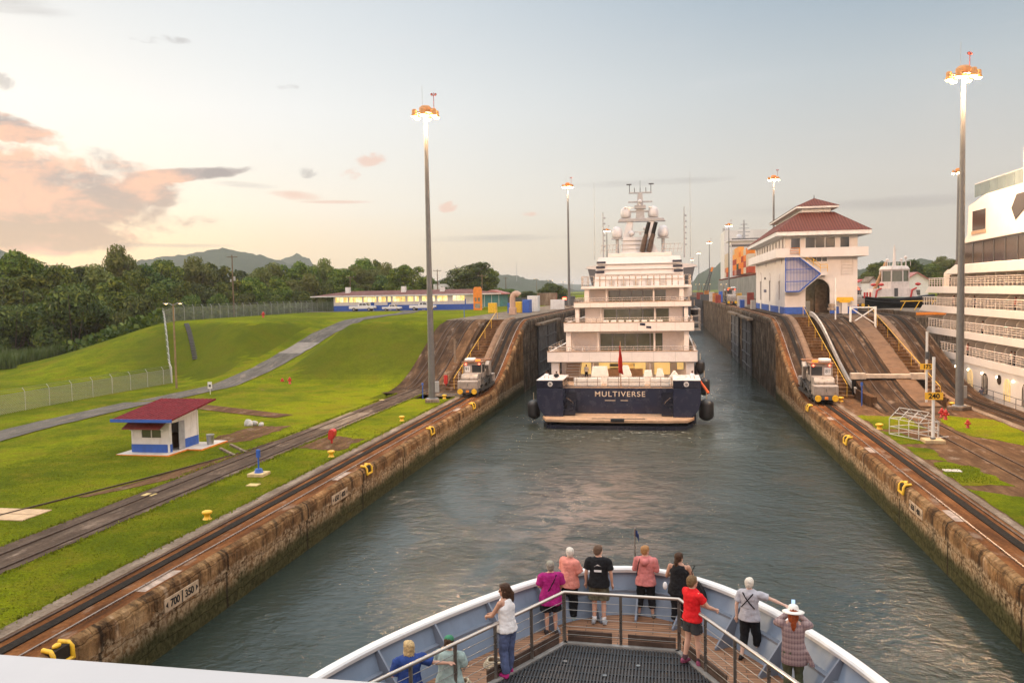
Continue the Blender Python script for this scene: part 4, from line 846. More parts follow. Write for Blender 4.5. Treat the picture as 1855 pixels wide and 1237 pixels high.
pb = thing('phone_post', 'blue post on a yellow-edged concrete pad between track and wall', 'post', at_z(469, 861)); MB().box(-.55, .55, -.55, .55, 0, .2).build('pad', mat('pad ochre', (.55, .42, .22), .7, .2, 3.), pb, local=True, bevel=.02); MB().cyl((0, 0, .2), (0, 0, .45), .3, .22, 10).cyl((0, 0, .4), (0, 0, 1.35), .05, n=8).box(-.10, .10, -.10, .10, 1.2, 1.7).build('column', blue, pb, local=True)
o = MB().cyl((0, 0, 0), (0, 0, 1.45), .055, n=8).cyl((0, 0, 1.5), (0, 0, 1.75), .11, n=8).build('marker_post', blue, origin=(0, 0, 0)); o.location = at_z(766, 722); tag(o, 'short blue post on the lawn left of the tall mast', 'post', 'blue marker posts')
copy_tree(o, at_z(1561, 735), 'short blue post at the foot of the island ramp', scale=(1, 1, 1.3)); copy_tree(o, at_z(841, 575, UP), 'short blue post by the office building corner')
def number_sign(px_, py, txt, h, zs, lab, base=True):
    p = at_z(px_, py); t = thing('distance_sign', lab, 'sign', p); MB().cyl((0, 0, 0), (0, 0, h), .11, n=10).build('pole', white, t, local=True)
    MB().box(-.7, .7, -.7, .7, 0, .25).build('footing', mat('footing ochre', (.50, .36, .20), .8, .2, 3.), t, local=True, bevel=.03); MB().box(-.62, .62, -.16, -.12, zs-.27, zs+.27).build('board', mat('sign yellow', (.85, .46, .03), .45, .05), t, local=True)
    text('number', txt, .52, Vector((0, -.175, zs-.01))+wloc(t), black, t, bold=.012); MB().cyl((0, 0, .25), (0, 0, .35), .2, n=8).build('flange', darkgrey, t, local=True); return t
n1 = number_sign(1690, 801, '240', 6.3, 3.45, 'white pole with yellow 240 board behind the pipe cage'); n2 = number_sign(1678, 738, '175', 7.2, 3.9, 'white pole with orange 175 board behind the 240 one')
for n_ in (n1, n2):
    for o in KIDS[n_.name]:
        if o.name.startswith('number'): o.location = Vector((0.12, -.165, o.location.z)) if False else o.location
MB().cyl((0.04, 0, 4.6), (0.04, 0, 5.3), .2, n=8).build('camera_box', darkgrey, n2, local=True)
pc = thing('pipe_cage', 'white pipe framework cage with gabled top on the island lawn', 'frame', at_z(1655, 790)); m = MB(); w2, l2_, h1, h2 = .95, 1.5, 1.25, 2.0
for y in (-l2_, -.5, .5, l2_):
    m.tube([(-w2, y, 0), (-w2, y, h1), (0, y, h2), (w2, y, h1), (w2, y, 0)], .030, 6)
for x, z in ((-w2, 0), (-w2, .6), (-w2, h1), (0, h2), (w2, h1), (w2, .6), (w2, 0), (-w2/2, (h1+h2)/2), (w2/2, (h1+h2)/2)): m.cyl((x, -l2_, z+.03), (x, l2_, z+.03), .028, n=6)
for z in (.03, .6, h1): m.cyl((-w2, -l2_, z), (w2, -l2_, z), .04, n=6); m.cyl((-w2, l2_, z), (w2, l2_, z), .04, n=6)
m.build('frame', mat('cage grey white', (.50, .48, .45), .5, .15, 3.), pc, local=True); pc.rotation_euler.z = .5
m = MB(); m.box(.95, 1.9, -1.5, -1.44, .05, .1)
for z in (.4, .8, 1.2): m.cyl((.95, -1.4, z), (2.0, .6, z*.7), .035, n=5)
for k in range(4): m.cyl((.95+.35*k, -1.4+.66*k, 0), (.95+.35*k, -1.4+.66*k, 1.2-.1*k), .035, n=5)
m.build('side_rail', white, pc, local=True)
# posts and arms at the ramp feet
p = at_z(825, 690); t = thing('signal_post', 'white arrow arm post with horizontal beam at the left ramp foot', 'signal post', (p.x, p.y, 0)); MB().cyl((0, 0, 0), (0, 0, 5.6), .14, n=8).build('pole', kerbm, t, local=True); MB().box(-2.2, 1.8, -.07, .07, .75, .98).build('beam', white, t, local=True); MB().box(-.45, .45, -.3, .3, .0, .5).build('base', yellow, t, local=True, bevel=.05)
o = MB().cyl((0, 0, 0), (0, 0, .5), .08, n=8).box(-.22, .22, -.15, .15, .5, 1.55).build('hose_cabinet', red, origin=(0, 0, 0)); o.location = at_z(808, 702); tag(o, 'tall red cabinet on a post beside the left signal arm', 'hose box')
p = at_y(1508, 590, 118); t = thing('signal_post', 'slim white post with lamps halfway up the island ramp', 'signal post', (p.x, 116, zRet(116)-.2)); MB().cyl((0, 0, 0), (0, 0, 5.6), .1, n=8).build('pole', white, t, local=True); MB().lathe((-.5, 0, 1.4), [(.5, 0), (.55, .3), (.3, .35), (.5, .8), (0, .9)], 10).build('lamp_cluster', kerbm, t, local=True)
t = thing('lattice_barrier', 'white crossed lattice barrier at the top of the island ramp', 'barrier', (24.4, 114, zRet(114)+.3)); m = MB()
for x in (-1.5, 1.5): m.box(x-.12, x+.12, -.12, .12, -1.2, 1.6)
m.cyl((-1.5, 0, -.6), (1.5, 0, 1.5), .08, n=5).cyl((-1.5, 0, 1.5), (1.5, 0, -.6), .08, n=5).cyl((-1.5, 0, 1.5), (1.5, 0, 1.5), .08, n=5); m.build('frame', white, t, local=True)
o = MB().box(-2.2, 2.2, -1.2, 1.2, 0, .09).build('concrete_frame', kerbm, origin=(0, 0, 0)); o.location = at_z(815, 716); tag(o, 'low pale concrete pad with dark pit beside the left locomotive', 'concrete pad'); MB().box(-1.2, 1.2, -.45, .45, .095, .1).build('pit', black, o, local=True)
o = MB().box(-1.6, 1.7, -1.1, 1.1, 0, .05).build('concrete_slab', mat('slab tan', (.52, .36, .22), .8, .2, 2.), origin=(0, 0, 0)); o.location = at_z(18, 932); tag(o, 'tan concrete slab lying in the lawn at the left', 'slab'); MB().box(-1.6, 1.7, -.02, .02, .051, .056).build('joint', dirtm, o, local=True)
for px_, py, lab in ((270, 897, 'small yellow cover plate beside the return track near the siding'), (459, 879, 'small yellow cover plate on the lawn before the blue post'), (690, 725, 'small yellow cover plate beside the return track, middle of lawn'), (735, 702, 'small yellow cover plate beside the return track near the mast')):
    o = MB().box(-.35, .35, -.3, .3, 0, .06).build('cover_plate', mat('cover ochre', (.55, .42, .18), .7, .2, 3.), origin=(0, 0, 0)); o.location = at_z(px_, py); tag(o, lab, 'cover plate', 'yellow cover plates along the track')
p = at_z(1745, 805); o = MB().box(-.5, .5, -.35, .35, 0, .05).build('drain_cover', galv, origin=(0, 0, 0)); o.location = at_z(1725, 853); tag(o, 'grey metal drain cover between grass patches on the island', 'drain cover')
p = at_z(381, 726); t = thing('notice_board', 'small white notice on a thin post beside the sloping path', 'sign', at_z(381, 716)); MB().cyl((0, 0, 0), (0, 0, 1.5), .03, n=5).build('post', white, t, local=True); MB().box(-.27, .27, -.03, .0, .8, 1.6).build('board', shipwhite, t, local=True); MB().box(-.15, .15, -.04, -.031, 1.0, 1.3).build('pictogram', darkgrey, t, local=True)
# painted numbers on the wall
plate = mat('wall plate cream', (.50, .37, .25), .8, .2, 3., dirt=(.2, .12, .07), dirtamt=.4)
def wall_sign(px0, px1, py, lab, txt, left=True):
    X = XL if left else XR; a = at_x(px0, py, X); b_ = at_x(px1, py-.58*(px1-px0) if left else py, X); y0, y1 = sorted((a.y, a.y+2.5)); s = 1 if left else -1
    t = thing('wall_sign', lab, 'sign', (X+s*.03, (y0+y1)/2, -.75), 0, 'number plates on the lock walls'); MB().box(min(X+s*.01, X+s*.05), max(X+s*.01, X+s*.05), y0, y1, -1.02, -.48).build('plate', plate, t)
    R_ = (pi/2, 0, pi/2 if left else -pi/2); ym = (y0+y1)/2
    for q, tt in zip((-1, 1), txt.split('|')): text('lettering', tt, .44, (X+s*.056, ym+s*q*.53, -.76), black, t, rot=R_, bold=.008)
    MB().box(min(X+s*.052, X+s*.06), max(X+s*.052, X+s*.06), ym-.035, ym+.035, -1.0, -.5).build('divider', black, t)
    for q in (-1, 1): MB().add([(X+s*.058, ym+q*1.2, -.75), (X+s*.058, ym+q*1.03, -.61), (X+s*.058, ym+q*1.03, -.89)], [(0, 1, 2)]).build('arrow', black, t)
wall_sign(296, 350, 1078, 'cream wall plate reading 700 and 350 near the ship', '700|350')
wall_sign(600, 625, 893, 'worn cream wall plate below the yellow chock', '650|400')
wall_sign(1672, 1705, 935, 'worn cream wall plate on the right wall', '650|400', False)
for (px_, py, Lh, lab, X) in ((297, 1052, 2.6, 'white painted patch on the left towpath edge above the 700 plate', XL-.75), (608, 862, 2.4, 'white painted patch on the left towpath edge by the second plate', XL-.75), (830, 742, 2, 'white painted patch on the left towpath edge near the locomotive', XL-.75), (1722, 934, 2.2, 'white painted patch on the right towpath edge above the plate', XR+.7), (1572, 815, 2., 'white painted patch on the right towpath edge across from the cage', XR+.7), (1496, 758, 1.6, 'white painted patch on the right towpath edge near the locomotive', XR+.7)):
    v = at_z(px_, py); o = MB().quad((X-.28, v.y-Lh/2, .012), (X+.28, v.y-Lh/2, .012), (X+.28, v.y+Lh/2, .012), (X-.28, v.y+Lh/2, .012)).build('painted_mark', mat('worn paint', (.40, .30, .24), .8, .45, 2.2)); tag(o, lab, 'road marking')

# --- fences, poles
meshm = mat('chain link wire', (.24, .25, .24), .5, .1, metal=.5)
def fence(pts, fz, h, lab, postm=galv, step=3.0, pitch=.30):
    P = [Vector((*p, 0)) for p in pts]; L = sum((q-p).length for p, q in zip(P, P[1:]))
    def at(d):
        for p, q in zip(P, P[1:]):
            l = (q-p).length
            if d <= l+1e-6: v = p.lerp(q, d/l); return Vector((v.x, v.y, fz(v.x, v.y))), (q-p).normalized()
            d -= l
        return Vector((P[-1].x, P[-1].y, fz(P[-1].x, P[-1].y))), (P[-1]-P[-2]).normalized()
    o0, _ = at(L/2); t = thing('chain_link_fence', lab, 'fence', o0); n = round(L/step)
    for i in range(n+1):
        v, d = at(min(L, i*step)); s = Vector((d.y, -d.x, 0)); MB().tube([v+Vector((0, 0, -.2)), v+Vector((0, 0, h)), v-s*.3+Vector((0, 0, h+.4))], .038, 5).build('post', postm, t)
    w = MB(); d = -h
    while d < L:
        for sg in (1, -1):
            a = d if sg > 0 else d+h; c = d+h if sg > 0 else d
            t0, t1 = 0, 1
            if a < 0: t0 = (0-a)/(c-a)
            if c < 0: t1 = (0-a)/(c-a)
            if a > L: t0 = (L-a)/(c-a)
            if c > L: t1 = (L-a)/(c-a)
            va, _ = at(a+(c-a)*t0); vc, _ = at(a+(c-a)*t1); w.tube([va+Vector((0, 0, h*t0)), vc+Vector((0, 0, h*t1))], .022, 3, caps=False)
        d += pitch
    w.build('wire_mesh', meshm, t); b = MB()
    for k in range(n): 
        for zz in (h-.02, h+.2, h+.38):
            v, dd = at(k*step); u, _ = at(min(L, (k+1)*step)); s = Vector((dd.y, -dd.x, 0)); off = -s*.3*max(0, (zz-h)/.4); b.tube([v+off+Vector((0, 0, zz)), u+off+Vector((0, 0, zz))], .018, 3, caps=False)
    b.build('barbed_wire', meshm, t); return t
fence([(-67.3, 50), (-67.3, 105.8)], hleft, 2.0, 'low chain link fence with white posts across the left lawn', galv, 3.6, .24)
fence([(-67.3, 106), (-88, 137)], hleft, 2.2, 'chain link fence climbing the embankment seen edge on', white, 2.6, .4)
fence([(-88, 137), (-88, 216)], hleft, 2.5, 'chain link fence along the top of the plateau before the trees', galv, 3.2, .3)
dn = MB()
for i in range(30): u = i/29; x, y = -81.5+(u*11.0), 133.3-u*16.0; dn.obox((x, y, hleft(x, y)+.06), .75, .62, .18, rz=.5)
tag(dn.build('stepped_drain', darkgrey), 'dark stepped drain running down the grass embankment', 'drain')
def street_lamp(x, y, z, h, lab, lit=True):
    t = thing('street_lamp', lab, 'street lamp', (x, y, z)); MB().tube([(0, 0, 0), (0, 0, h*.5), (0, 0, h)], [.14, .12, .09], 8).build('pole', mat('lit timber pole', (.22, .16, .09), .7, .2, 2.), t, local=True)
    MB().tube([(0, 0, h-.2), (.5, 0, h+.05), (1.0, 0, h+.05)], .04, 5).tube([(0, 0, h-.2), (-.5, 0, h+.05), (-.9, 0, h+.05)], .04, 5).build('arm', galv, t, local=True)
    for s in (-1, 1): MB().box(min(s*.7, s*1.3), max(s*.7, s*1.3), -.15, .15, h, h+.14).build('lamp_head', galv, t, local=True); MB().box(min(s*.85, s*1.1), max(s*.85, s*1.1), -.08, .08, h-.04, h-.003).build('bulb', mat('amber street bulb', (1, .7, .3), .4, 0, emit=(1., .62, .22), estr=9), t, local=True)
    return t
street_lamp(-61.4, 97.6, 0, 10.9, 'wooden pole with lit twin lamps at the fence corner')
def utility_pole(px_, py, y, lab, z=UP):
    p = at_y(px_, py, y); t = thing('utility_pole', lab, 'utility pole', (p.x, y, z)); h = p.z-z; MB().tube([(0, 0, -.5), (0, 0, h)], [.17, .11], 8).build('pole', wood, t, local=True); MB().box(-1.2, 1.2, -.06, .06, h-.5, h-.36).build('crossarm', wood, t, local=True)
    for x in (-1.1, 0, 1.1): MB().cyl((x, 0, h-.36), (x, 0, h-.05), .05, n=6).build('insulator', grey, t, local=True)
    if h > 10: MB().cyl((.4, 0, h*.58), (.4, 0, h*.58+.9), .22, n=8).cyl((-.45, 0, h*.56), (-.45, 0, h*.56+.6), .16, n=8).build('transformer', grey, t, local=True)
    return t
utility_pole(420, 462, 166, 'tall utility pole with transformer in front of the left trees')
utility_pole(634, 500, 230, 'utility pole behind the office building roof, left end')
utility_pole(792, 488, 240, 'utility pole with lamp behind the office building')
utility_pole(873, 497, 225, 'utility pole behind the orange frame')
utility_pole(916, 502, 330, 'slim distant pole right of the big tree')
# --- things on the upper left apron
def pbox(name, lab, cat, px0, px1, pyt, y, m, dep=2., z=UP, bevel=.05, group=None):
    a = at_y(px0, pyt, y); b_ = at_y(px1, pyt, y); return tag(MB().box(a.x, b_.x, y, y+dep, z, a.z).build(name, m, bevel=bevel), lab, cat, group)
og = thing('signal_tower', 'tall orange lattice panel frame at the end of the office building', 'frame', (-43.3, 191, UP)); a = at_y(857, 524, 191); b_ = at_y(872, 524, 191); m = MB()
facade(m, 'y', 191, 191.5, a.x, b_.x, UP, a.z, [(a.x+.3, a.x+.75, UP+2.0, UP+2.9), (a.x+1.0, a.x+1.6, UP+2.0, UP+2.9), (a.x+.3, a.x+1.6, UP+.5, UP+1.5)]); m.prism([(a.x, a.z), (b_.x, a.z), (b_.x-.3, a.z+.5), (a.x+.3, a.z+.5)], .5, 'y', 191); m.build('panel', orange, og)
sh = thing('shed', 'teal shed with pink gabled roof right of the orange frame', 'shed', (-45, 236, UP)); a = at_y(871, 530, 235); b_ = at_y(910, 530, 235); m = MB().box(a.x, b_.x, 235, 243, UP, a.z-.6); m.build('wall', mat('teal cladding', (.07, .19, .20), .6, .15, 1.5), sh)
MB().prism([(a.x-.6, a.z-.6), (b_.x+.8, a.z-.6), (b_.x+.8, a.z-.35), ((a.x+b_.x)/2, a.z+.7), (a.x-.6, a.z-.35)], 9.5, 'y', 234.2).build('roof', mat('pinkish roof', (.38, .16, .14), .6, .15), sh)
for k in range(3): x = a.x+(b_.x-a.x)*(k+.5)/3; MB().box(x-.05, x+.05, 234.95, 235, UP, a.z-.7).build('seam', white, sh)
vp = thing('vent_pipe', 'fat pink gooseneck vent pipe standing on the left apron', 'pipe', (-27.3, 150, UP)); m = MB(); x = -27.4
m.tube([(x, 150, UP+.9)]+[(x, 150, UP+2.9)]+[(x+.7-.7*cos(k*pi/9), 150, UP+2.9+.9*sin(k*pi/9)) for k in range(1, 8)], .52, 14); m.build('pipe', mat('pipe pink', (.52, .34, .25), .6, .12, 2.), vp); MB().box(x-.62, x+.62, 149.4, 150.6, UP, UP+1.3).build('base', MATS['pipe pink'], vp, bevel=.08)
pbox('container_bin', 'blue skip box on the left apron behind the vent pipe', 'bin', 946, 959, 543, 162, blue, 3); pbox('container_bin', 'yellow skip box just behind the vent pipe', 'bin', 923, 945, 547, 164, yellow, 2)
pbox('yellow_chest', 'yellow chest on a stand beside the orange frame', 'box', 884, 898, 549, 165, yellow, 1.5); pbox('cabin', 'small white cabin on the left apron with dark door', 'cabin', 955, 974, 536, 172, white, 3)
pbox('barrier', 'low white barrier block on the grass far left of the yacht', 'barrier', 997, 1022, 543, 190, white, .6); pbox('wall_block', 'cream walled compound behind the left apron', 'wall', 973, 1008, 531, 240, kerbm, 2)
pbox('barrel', 'dark blue drum on the left apron by the yellow skip', 'barrel', 919, 924, 549, 163, blue, 1.2); pbox('warehouse', 'white flat roofed warehouse behind the office building', 'building', 785, 828, 515, 262, white, 12)
pbox('fence_panel', 'long dark low fence behind the left apron', 'fence', 905, 970, 540, 300, darkgrey, .2)
cr = thing('mobile_crane', 'red deck machinery on the far left bank beside the yacht', 'crane', at_y(1035, 545, 240)); m = MB(); v = wloc(cr); v.z = UP; cr.location = v; MB().box(-3, 3, -2, 2, 0, 1.6).build('body', darkgrey, cr, local=True, bevel=.1); MB().box(-1.2, 1.0, -1.6, 1.6, 1.62, 2.6).build('cab', darkgrey, cr, local=True, bevel=.1); MB().box(-2.4, -1.5, -1, 1, 1.62, 2.2).build('lamp', tlred, cr, local=True)
# --- clutter on the upper right wall, left of the tower
fred, forange, fyel, fwhite = mat('faded red', (.26, .06, .045), .6, .3, 1.), mat('faded orange', (.42, .17, .05), .6, .3, 1.), mat('faded yellow', (.45, .28, .06), .6, .3, 1.), mat('dusty white', (.50, .46, .42), .6, .2, 1.)
cl = [(1341, 1349, 540, 178, blue, 'blue kiosk base on the upper wall beside the tower', 'kiosk'), (1337, 1353, 533, 188, fwhite, 'white kiosk behind the blue one by the tower', 'kiosk'), (1361, 1369, 541, 166, fwhite, 'white notice cabinet with red posts near the tower corner', 'cabinet'),
      (1262, 1274, 527, 330, fred, 'red hut far along the centre wall', 'hut'), (1276, 1284, 523, 300, forange, 'orange box far along the centre wall', 'box'), (1285, 1294, 526, 270, fwhite, 'white box along the centre wall', 'box'), (1296, 1306, 531, 240, fred, 'dark red crate on the centre wall behind the distant locomotive', 'crate'),
      (1303, 1309, 525, 250, blue, 'pale blue panel on the centre wall', 'panel'), (1333, 1344, 528, 225, fyel, 'yellow boom on the centre wall below the container ship', 'boom'), (1291, 1301, 528, 260, forange, 'orange canopy on the centre wall', 'canopy'), (1354, 1366, 527, 215, fred, 'red roofed booth between kiosk and tower', 'booth')]
for a_, c_, py, y, m_, lab, cat in cl:
    py += 3
    pbox(cat.replace(' ', '_'), lab, cat, a_, c_, py, y, m_, 1.6)
bm_ = thing('crane', 'dark lattice crane boom leaning on the centre wall', 'crane', at_y(1277, 530, 300)); v = wloc(bm_); v.z = UP; bm_.location = v; A, B_ = at_y(1277, 528, 300)-v, at_y(1289, 488, 300)-v; m = MB()
for dx in (-.6, .6): m.cyl(A+Vector((dx, 0, 0)), B_+Vector((dx*.4, 0, 0)), .16, n=5)
for k in range(9): p_, q_ = A.lerp(B_, k/9), A.lerp(B_, (k+1)/9); m.cyl(p_+Vector((-.55, 0, 0)), q_+Vector((.5, 0, 0)), .1, n=4)
m.build('boom', darkgrey, bm_, local=True); MB().obox(B_+Vector((.1, 0, 0)), .7, .7, 1.6, ry=.3).build('boom_head', orange, bm_, local=True); MB().box(-1.6, 1.6, -1.5, 1.5, 0, 2).build('base', darkgrey, bm_, local=True)
for k, (px_, y) in enumerate(((1264, 420), (1271, 400), (1282, 360), (1311, 330))):
    p = at_y(px_, 515, y); street_lamp(p.x, y, UP, p.z-UP, ['lit low lamp far along the wall nearest the yacht', 'lit low lamp beyond the red hut', 'lit low lamp near the crane boom', 'lit low lamp below the container ship'][k])
for k, (px_, py, y) in enumerate(((972, 505, 420), (997, 508, 420), (1020, 510, 500), (1036, 511, 520))):
    p = at_y(px_, py, y); street_lamp(p.x, y, UP, p.z-UP, ['lit lamp before the far hills, leftmost of a row of four', 'lit lamp before the far hills, second of a row of four', 'lit lamp before the far hills, third of a row of four', 'lit lamp before the far hills, nearest the left mast pole'][k])
for k, (px_, py) in enumerate(((887, 474), (893, 474), (936, 474), (659, 478), (1606, 462), (1612, 462))):
    p = at_y(px_, py, 2200); t = thing('radio_mast', ['thin radio mast on the far hill, left of a close pair', 'thin radio mast on the far hill, right of a close pair', 'lone thin radio mast on the middle hill', 'thin radio mast behind the left trees', 'lattice tower above the trees right of the tug, left leg', 'lattice tower above the trees right of the tug, right leg'][k], 'radio mast', (p.x, 2200, 40)); MB().tube([(-.8, 0, 0), (0, 0, p.z-40)], [.9, .35], 4).build('lattice', galv, t, local=True)
# ================================================================== TREES, REEDS, HILLS
def leafmat(name, a, b_, c_):
    m = bpy.data.materials.new(name); m.use_nodes = True; T = NT(m.node_tree); b = T.n['Principled BSDF']
    g = T.node('ShaderNodeNewGeometry'); oi = T.node('ShaderNodeObjectInfo'); co = T.node('ShaderNodeTexCoord').outputs['Object']
    n = T.noise(co, .45, 4, .6)
    c = T.ramp(T.math('ADD', T.math('MULTIPLY', n, .75), T.math('MULTIPLY', g.outputs['Random Per Island'], .30)), [(.28, a), (.52, b_), (.78, c_)])
    h = T.node('ShaderNodeHueSaturation'); T.put(h.inputs['Color'], c); T.put(h.inputs['Hue'], T.math('ADD', .475, T.math('MULTIPLY', oi.outputs['Random'], .05))); T.put(h.inputs['Value'], T.math('ADD', .72, T.math('MULTIPLY', oi.outputs['Random'], .75)))
    T.put(b.inputs['Base Color'], h.outputs[0]); b.inputs['Roughness'].default_value = .6; b.inputs['Specular IOR Level'].default_value = .25
    tr_ = T.node('ShaderNodeBsdfTranslucent'); T.put(tr_.inputs[0], T.mix(1., h.outputs[0], (1.1, 1.3, .6), 'MULTIPLY')); mx_ = T.node('ShaderNodeMixShader'); mx_.inputs[0].default_value = .22
    T.l.new(b.outputs[0], mx_.inputs[1]); T.l.new(tr_.outputs[0], mx_.inputs[2]); T.l.new(mx_.outputs[0], T.n['Material Output'].inputs[0]); return m
lf1 = leafmat('broad leaves', (.030, .052, .007), (.080, .112, .011), (.23, .235, .030)); lf2 = leafmat('dark leaves', (.020, .038, .008), (.052, .080, .011), (.155, .172, .024)); lf3 = leafmat('olive leaves', (.052, .064, .014), (.110, .120, .024), (.185, .170, .044)); lfr = leafmat('reed blades', (.045, .080, .022), (.075, .125, .035), (.13, .175, .06))
bark = mat('bark', (.10, .075, .055), .9, .3, 2., bump=.3)
def crown_mesh(seed, H, R, nl, nf, size, base=.25, droop=0., flat=.75):
    r = random.Random(seed); b = MB(); lobes = []
    for i in range(nl):
        a = r.uniform(0, 2*pi); t = r.random()**.6; zz = r.random(); rad_ = R*(.25+.75*t)*math.sqrt(max(.05, 1-(zz*.9)**2)); zc = H*(base+(1-base)*(.08+.78*zz))
        lobes.append((Vector((rad_*cos(a)*.78, rad_*sin(a)*.78, zc)), R*r.uniform(.20, .42)*(1-.25*zz)))
    lobes.append((Vector((0, 0, H*.62)), R*.55)); tot = sum(l[1]**2 for l in lobes)
    for c, lr in lobes:
        for _ in range(int(nf*lr*lr/tot)):
            d = Vector((r.gauss(0, 1), r.gauss(0, 1), r.gauss(.25, 1))).normalized(); rr = lr*(r.random()**.3)*r.uniform(.9, 1.06)
            p = c+Vector((d.x*rr, d.y*rr, d.z*rr*flat))
            if p.z < H*base*.55: continue
            n = (d+Vector((r.uniform(-1, 1), r.uniform(-1, 1), r.uniform(-.5, 1)))*.8).normalized(); u = n.orthogonal().normalized(); u.rotate(Matrix.Rotation(r.uniform(0, 6.28), 3, n)); w = n.cross(u); s = size*r.uniform(.55, 1.35)
            k = [(.0, -1.), (.55, -.25), (.38, .5), (0., 1.), (-.5, .35), (-.45, -.4)]; q = r.uniform(.5, .9)
            b.add([p+u*(x*s*q)+w*(y*s)+n*(-.18*s*(x*x+y*y)) for x, y in k], [(0, 1, 2, 3), (0, 3, 4, 5)])
    return b
def trunk_mesh(seed, H, R, base):
    r = random.Random(seed); b = MB(); h = H*(base+.12); tr0 = .022*H
    b.tube([(0, 0, -.5), (.1, 0, h*.5), (r.uniform(-.4, .4), r.uniform(-.4, .4), h)], [tr0*1.25, tr0, tr0*.75], 8)
    for i in range(6):
        a = i*pi/3+r.uniform(-.4, .4); q = R*r.uniform(.45, .75); b.tube([(0, 0, h*r.uniform(.7, .98)), (q*.45*cos(a), q*.45*sin(a), h+.12*H), (q*cos(a), q*sin(a), H*r.uniform(.6, .82))], [tr0*.6, tr0*.4, tr0*.12], 5)
    return b
TP = []
def proto(seed, H, R, nl, nf, size, base, flat, m):
    t = thing('tree', '', 'tree', (0, -900, 0)); trunk_mesh(seed, H, R, base).build('trunk', bark, t, local=True); crown_mesh(seed, H, R, nl, nf, size, base, flat=flat).build('crown', m, t, local=True); TP.append((t, H, R))
proto(11, 16, 8.0, 22, 8500, .38, .22, .8, lf1); proto(12, 18, 7.2, 24, 8500, .38, .25, .85, lf2); proto(13, 15, 9.0, 20, 8500, .40, .30, .6, lf3); proto(14, 14, 6.0, 18, 7000, .36, .12, .9, lf1); proto(15, 9, 6.5, 14, 7000, .34, .0, .8, lf2)
used = set()
KL = ['broad mid green tree in the wood behind the left fence', 'tall dark green tree in the wood behind the left fence', 'spreading olive green tree in the wood behind the left fence', 'upright bright green tree in the wood behind the left fence', 'low bushy tree at the front edge of the left wood']
def tree(kind, px_, top, y, wpx, lab=None, z=0., group='trees of the wood on the left'):
    p = at_y(px_, top, y); t, H, R = TP[kind]; sz = (p.z-z)/H*1.12; d = (p-Vector((0, 0, CAM_Z))).length; sx = wpx/FPX*d/2/R
    o = t if kind not in used else copy_tree(t); used.add(kind)
    o.location = (p.x, y, z); o.rotation_euler.z = rng.uniform(0, 6.28); o.scale = (sx, sx, sz); tag(o, lab or KL[kind], group=group); return o
for a in [(1, 62, 458, 190, 165), (0, 8, 468, 175, 140), (1, 128, 476, 205, 120), (2, 205, 460, 200, 115), (1, 252, 474, 215, 120), (0, 300, 481, 225, 110), (2, 345, 478, 235, 120), (0, 392, 487, 245, 105), (1, 440, 484, 250, 110), (2, 486, 486, 255, 115), (0, 530, 484, 262, 110), (2, 578, 480, 270, 95), (1, 610, 484, 275, 90), (0, 655, 478, 280, 90), (2, 690, 486, 300, 80),
          (3, 30, 505, 165, 130), (4, 128, 520, 150, 150), (3, 200, 512, 172, 120), (4, 250, 538, 160, 110), (3, 285, 520, 178, 90), (0, 95, 492, 180, 120), (2, 170, 492, 188, 110), (0, 238, 500, 190, 100), (3, 330, 516, 200, 90), (1, 372, 508, 210, 95), (3, 415, 512, 215, 90), (0, 455, 510, 220, 95), (3, 500, 508, 225, 90), (2, 545, 506, 232, 95), (4, 588, 516, 238, 80), (4, 345, 538, 190, 80), (4, 395, 536, 196, 80), (4, 445, 534, 205, 80), (4, 495, 532, 212, 80), (4, 545, 530, 220, 80), (4, 300, 552, 172, 70), (4, 20, 556, 148, 120), (4, 70, 552, 152, 110), (4, 180, 556, 156, 100), (4, 222, 566, 152, 80), (4, -30, 530, 150, 130), (0, -40, 470, 180, 140)]: tree(*a)
for a in [(0, 618, 492, 250, 90, 'bushy green tree behind the left end of the office building'), (2, 660, 488, 262, 100, 'olive tree behind the second roof vent of the office building'), (1, 703, 496, 250, 80, 'dark tree behind the middle of the office building'), (0, 742, 486, 240, 95, 'large bright green tree left of the tall lamp mast'), (3, 772, 505, 270, 60, 'slender tree partly behind the tall lamp mast'), (1, 808, 500, 300, 70, 'dark tree behind the white warehouse'), (1, 850, 472, 262, 125, 'largest dark spreading tree right of the tall mast'), (0, 885, 490, 275, 70, 'tree leaning on the right flank of the largest spreading tree'), (4, 922, 524, 330, 60, 'small round tree left of the far hills'), (4, 998, 514, 330, 62, 'small bushy tree beyond the left apron'), (4, 955, 528, 380, 60, 'low tree behind the cream compound'), (3, 682, 475, 330, 45, 'small tree topping the hill behind the office building')]: tree(*a[:5], a[5], UP, 'trees behind the office building')
for a in [(0, 1590, 480, 330, 70, 'tree just right of the control tower'), (1, 1640, 468, 330, 75, 'tall dark tree above the tug wheelhouse'), (0, 1680, 482, 340, 70, 'tree behind the white gabled house'), (2, 1722, 470, 345, 75, 'olive tree partly behind the cruise ship decks'), (1, 1565, 495, 350, 50, 'low tree peeping past the tower wall'), (3, 1700, 500, 310, 50, 'bright green tree next to the cruise ship')]: tree(*a[:5], a[5], UP, 'trees behind the tug')
